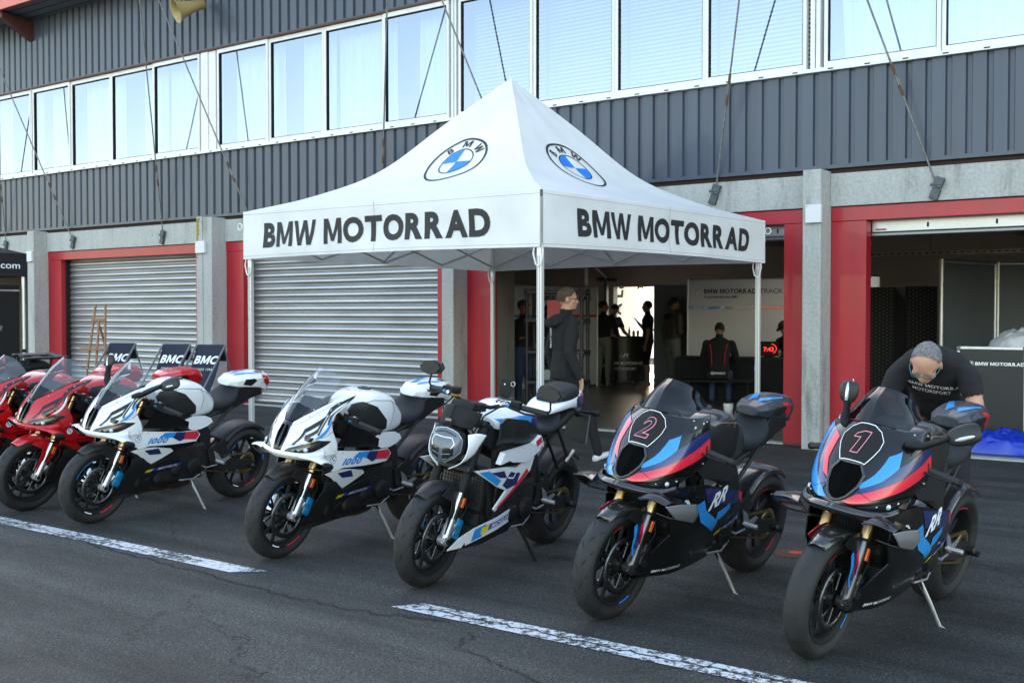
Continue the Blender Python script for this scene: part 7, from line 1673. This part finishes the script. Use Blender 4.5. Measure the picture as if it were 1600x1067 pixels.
t = thing('strip_light', 'small lit strip lamp under the garage ceiling right of the marquee', 'lamp', (-6.55, 6.0, 2.62), R(10)); g = MB().use('offwhite'); g.bbox(-.32, .32, -.05, .05, .0, .05, .006); g.build('housing', t); g = MB().use('lamp'); g.bbox(-.30, .30, -.04, .04, -.02, -.002, .004); g.build('tube', t)
# beyond the rear door: sunlit paddock
t = thing('feather_flag', 'tall white advertising flag with dark lettering standing in the sun outside the rear door', 'flag', (-16.9, 15.4, 0), .55)
g = MB().use(mat('flag_cloth', (.78, .78, .76), .8), True); g.prism([(-.75, .35), (.45, .35), (.62, 1.2), (.85, 3.6), (.6, 3.9), (.1, 3.6), (-.55, 3.5)], lambda x, z, d: Vector((x, d+.05*math.sin(z*2), z)), .01); g.build('cloth', t)
g = MB(); stick(g, [tuple((-p[1]+.05-(.5+p[0])*-.10, 1.55+p[0]) for p in q) for q in text2("TOS À L'ES", .42, .02, 1.0, 1.05)], lambda x, z: Vector((x, -.012+.05*math.sin(z*2)-.012, z)), .1, 'ink'); g.build('lettering', t)
g = MB().use('alu'); g.tube([(-.78, 0, 0), (-.78, 0, 3.0), (-.5, 0, 3.6)], .02, 8); g.build('pole', t)
t = thing('white_tent', 'white tent with peaked roof in the sunlit paddock beyond the rear door', 'tent', (-17.6, 21.0, 0), .5)
g = MB().use('canvas'); g.box(-2.5, 3.5, 0, .02, .0, 1.9); g.prism([(-2.5, 1.9), (3.5, 1.9), (3.0, 2.5), (.5, 3.0), (-2.2, 2.0)], lambda x, z, d: Vector((x, d, z)), .05); g.build('canvas_wall', t); g = MB().use('alu'); g.tube([(-2.5, -.05, 0), (-2.5, -.05, 2)], .03); g.build('pole', t)
g = MB().use(mat('dark_foliage', (.025, .045, .018), .9)); random.seed(11)
for k in range(5000):
    c = Vector((random.uniform(-34, -4), 42+random.uniform(-2, 2), 0)); c.z = random.uniform(.3, 5.5+1.6*math.sin(c.x*.7)+noise.noise(c*.6)*1.5); s_ = .22; a = random.random()*6; g.add([c+Vector((math.cos(a)*s_, 0, math.sin(a)*s_)), c+Vector((math.cos(a+2)*s_, .1, math.sin(a+2)*s_)), c+Vector((math.cos(a+4)*s_, -.1, math.sin(a+4)*s_))], [(0, 1, 2)], False)
tag(g.build('tree_belt', fixn=False), 'dark trees seen through the rear door beyond the sunlit paddock', 'trees', kind='stuff')
# left: black canopy, easel, deck chairs
t = thing('black_canopy', 'black canopy with white web address on its valance at the left edge', 'canopy', (-13.22, -4.56, 0), 0)
g = MB().use('cloth_black'); g.box(-.012, 0, -3.0, 0, 1.965, 2.25); g.box(-3.0, -.013, -.012, 0, 1.965, 2.25); g.build('valance', t)
g = MB().use('cloth_black'); g.add([(-3, -3, 2.25), (0, -3, 2.25), (0, 0, 2.25), (-3, 0, 2.25), (-1.5, -1.5, 2.75)], [(0, 1, 4), (1, 2, 4), (2, 3, 4), (3, 0, 4)]); g.build('roof_sheet', t)
g = MB(); stick(g, text2('bmcmoto.com', .115, .008, 1.0, 1.0, 0, 'RIGHT'), lambda x, y: Vector((.003, -.09+x*1.3, 2.10+y)), None, 'decal'); g.build('lettering', t)
for x, y in ((-.03, -.03), (-.03, -2.95), (-2.95, -.03), (-2.95, -2.95)):
    g = MB().use('alupole'); g.tube([(x, y, 0), (x, y, 2.2)], .02, 8); g.use('mblack').tube([(x, y, 1.02), (x, y, 1.06)], .026, 8); g.build('leg', t)
t = thing('backdrop_banner', 'black backdrop with grey letters hanging in the black canopy', 'banner', (-13.34, -4.60, 0), R(-90)); g = MB().use('mblack'); g.box(.0, 2.6, -.01, .01, .05, 1.86); g.build('cloth', t)
g = MB(); stick(g, text2('BMC', .30, .035, 1.5, 1.0, .25, 'RIGHT'), lambda x, y: Vector((.22-x, .0125, 1.26+y)), None, 'grey'); g.build('lettering', t)
g = MB().use('alu'); g.tube([(0, 0, 1.79), (2.6, 0, 1.79)], .015, 8); g.build('rail', t)
t = thing('easel', 'wooden easel standing in front of the closed shutter', 'easel', (-17.3, -1.0, 0), .25)
wd = mat('beech_wood', (.30, .13, .055), .55, var=.2, vscale=8)
for s in (-1, 1): g = MB().use(wd); g.bbox(-.017, .017, -.012, .012, 0, 1.66, .003, Matrix.Translation((s*.24, 0, 0)) @ Matrix.Rotation(R(-4.6*s), 4, 'Y') @ Matrix.Rotation(R(-6), 4, 'X')); g.build('leg', t)
g = MB().use(wd); g.bbox(-.017, .017, -.012, .012, .35, 1.42, .003, Matrix.Translation((0, -.01, 0)) @ Matrix.Rotation(R(-6), 4, 'X')); g.build('centre_slat', t)
g = MB().use(wd); g.bbox(-.017, .017, -.012, .012, 0, 1.36, .003, Matrix.Translation((.0, .62, 0)) @ Matrix.Rotation(R(20), 4, 'X')); g.build('rear_leg', t)
g = MB().use(wd); g.bbox(-.34, .34, .02, .12, .86, .90, .004); g.build('tray', t); g = MB().use(wd); g.bbox(-.15, .15, .12, .145, 1.36, 1.41, .004); g.build('crossbar', t)
def deck_chair(lb, x, y, rz):
    t = thing('deck_chair', lb, 'deck chair', (x, y, 0), rz, 'branded deck chairs')
    for s in (-1, 1):
        g = MB().use('grey'); g.tube([(.25*s, -.45, .02), (.25*s, .38, 1.06)], .015, 8); g.build('back_frame', t)
        g = MB().use('grey'); g.tube([(.22*s, .42, .02), (.22*s, -.42, .42)], .015, 8); g.build('leg', t); g = MB().use('grey'); g.tube([(.25*s, .36, 1.02), (.25*s, .52, .62)], .012, 8); g.build('strut', t)
    prof = [(-.42, .42), (-.30, .33), (-.12, .30), (.05, .40), (.17, .60), (.27, .82), (.36, 1.04), (.385, 1.07), (.40, 1.04), (.42, .84)]
    n = len(prof); g = MB().use(mat('navy_sling', (.012, .016, .035), .85), True); g.add([(-.235, *p) for p in prof]+[(.235, *p) for p in prof], [(i, i+1, n+i+1, n+i) for i in range(n-1)], True)
    pf = interp([(p[1], p[0]) for p in prof[3:7]])
    f = lambda a, z: Vector((a, pf(z)-.008, z)); stick(g, xf(text2('BMC', .155, .03, 1.05, 1.0, .25), 0, .86), f, .05, 'decal'); stick(g, xf(text2('SINCE 1998', .045, .006, 1.0, 1.35), 0, .73), f, .05, 'decal'); g.build('sling', t)
deck_chair('navy deck chair with white lettering nearest the wooden easel', -14.35, -2.75, R(12)); deck_chair('middle navy deck chair of the three with white lettering', -13.25, -2.62, R(12)); deck_chair('navy deck chair with white lettering in front of the wide concrete pillar', -12.62, -2.52, R(12))
# telephone in its holder on the naked bike's tank
bpy.context.view_layer.update()
t = thing('phone', 'black telephone standing in a holder on the tank of the naked white motorcycle', 'phone'); t.matrix_world = b3.matrix_world @ Matrix.Translation((.10, -.02, 1.027))
g = MB().use('mblack'); g.bbox(-.006, .006, -.04, .04, .0, .11, .005, Matrix.Rotation(R(-6), 4, 'Y')); g.build('phone_case', t); g = MB().use('alu'); g.tube([Vector((0, .052+.014*math.cos(a), .085+.014*math.sin(a))) for a in [2*PI*i/16 for i in range(17)]], .002, 6, False); g.build('ring', t); g = MB().use('lens'); g.ball((.008, .0, .075), .006, 10, (.4, 1, 1)); g.build('camera_lens', t)
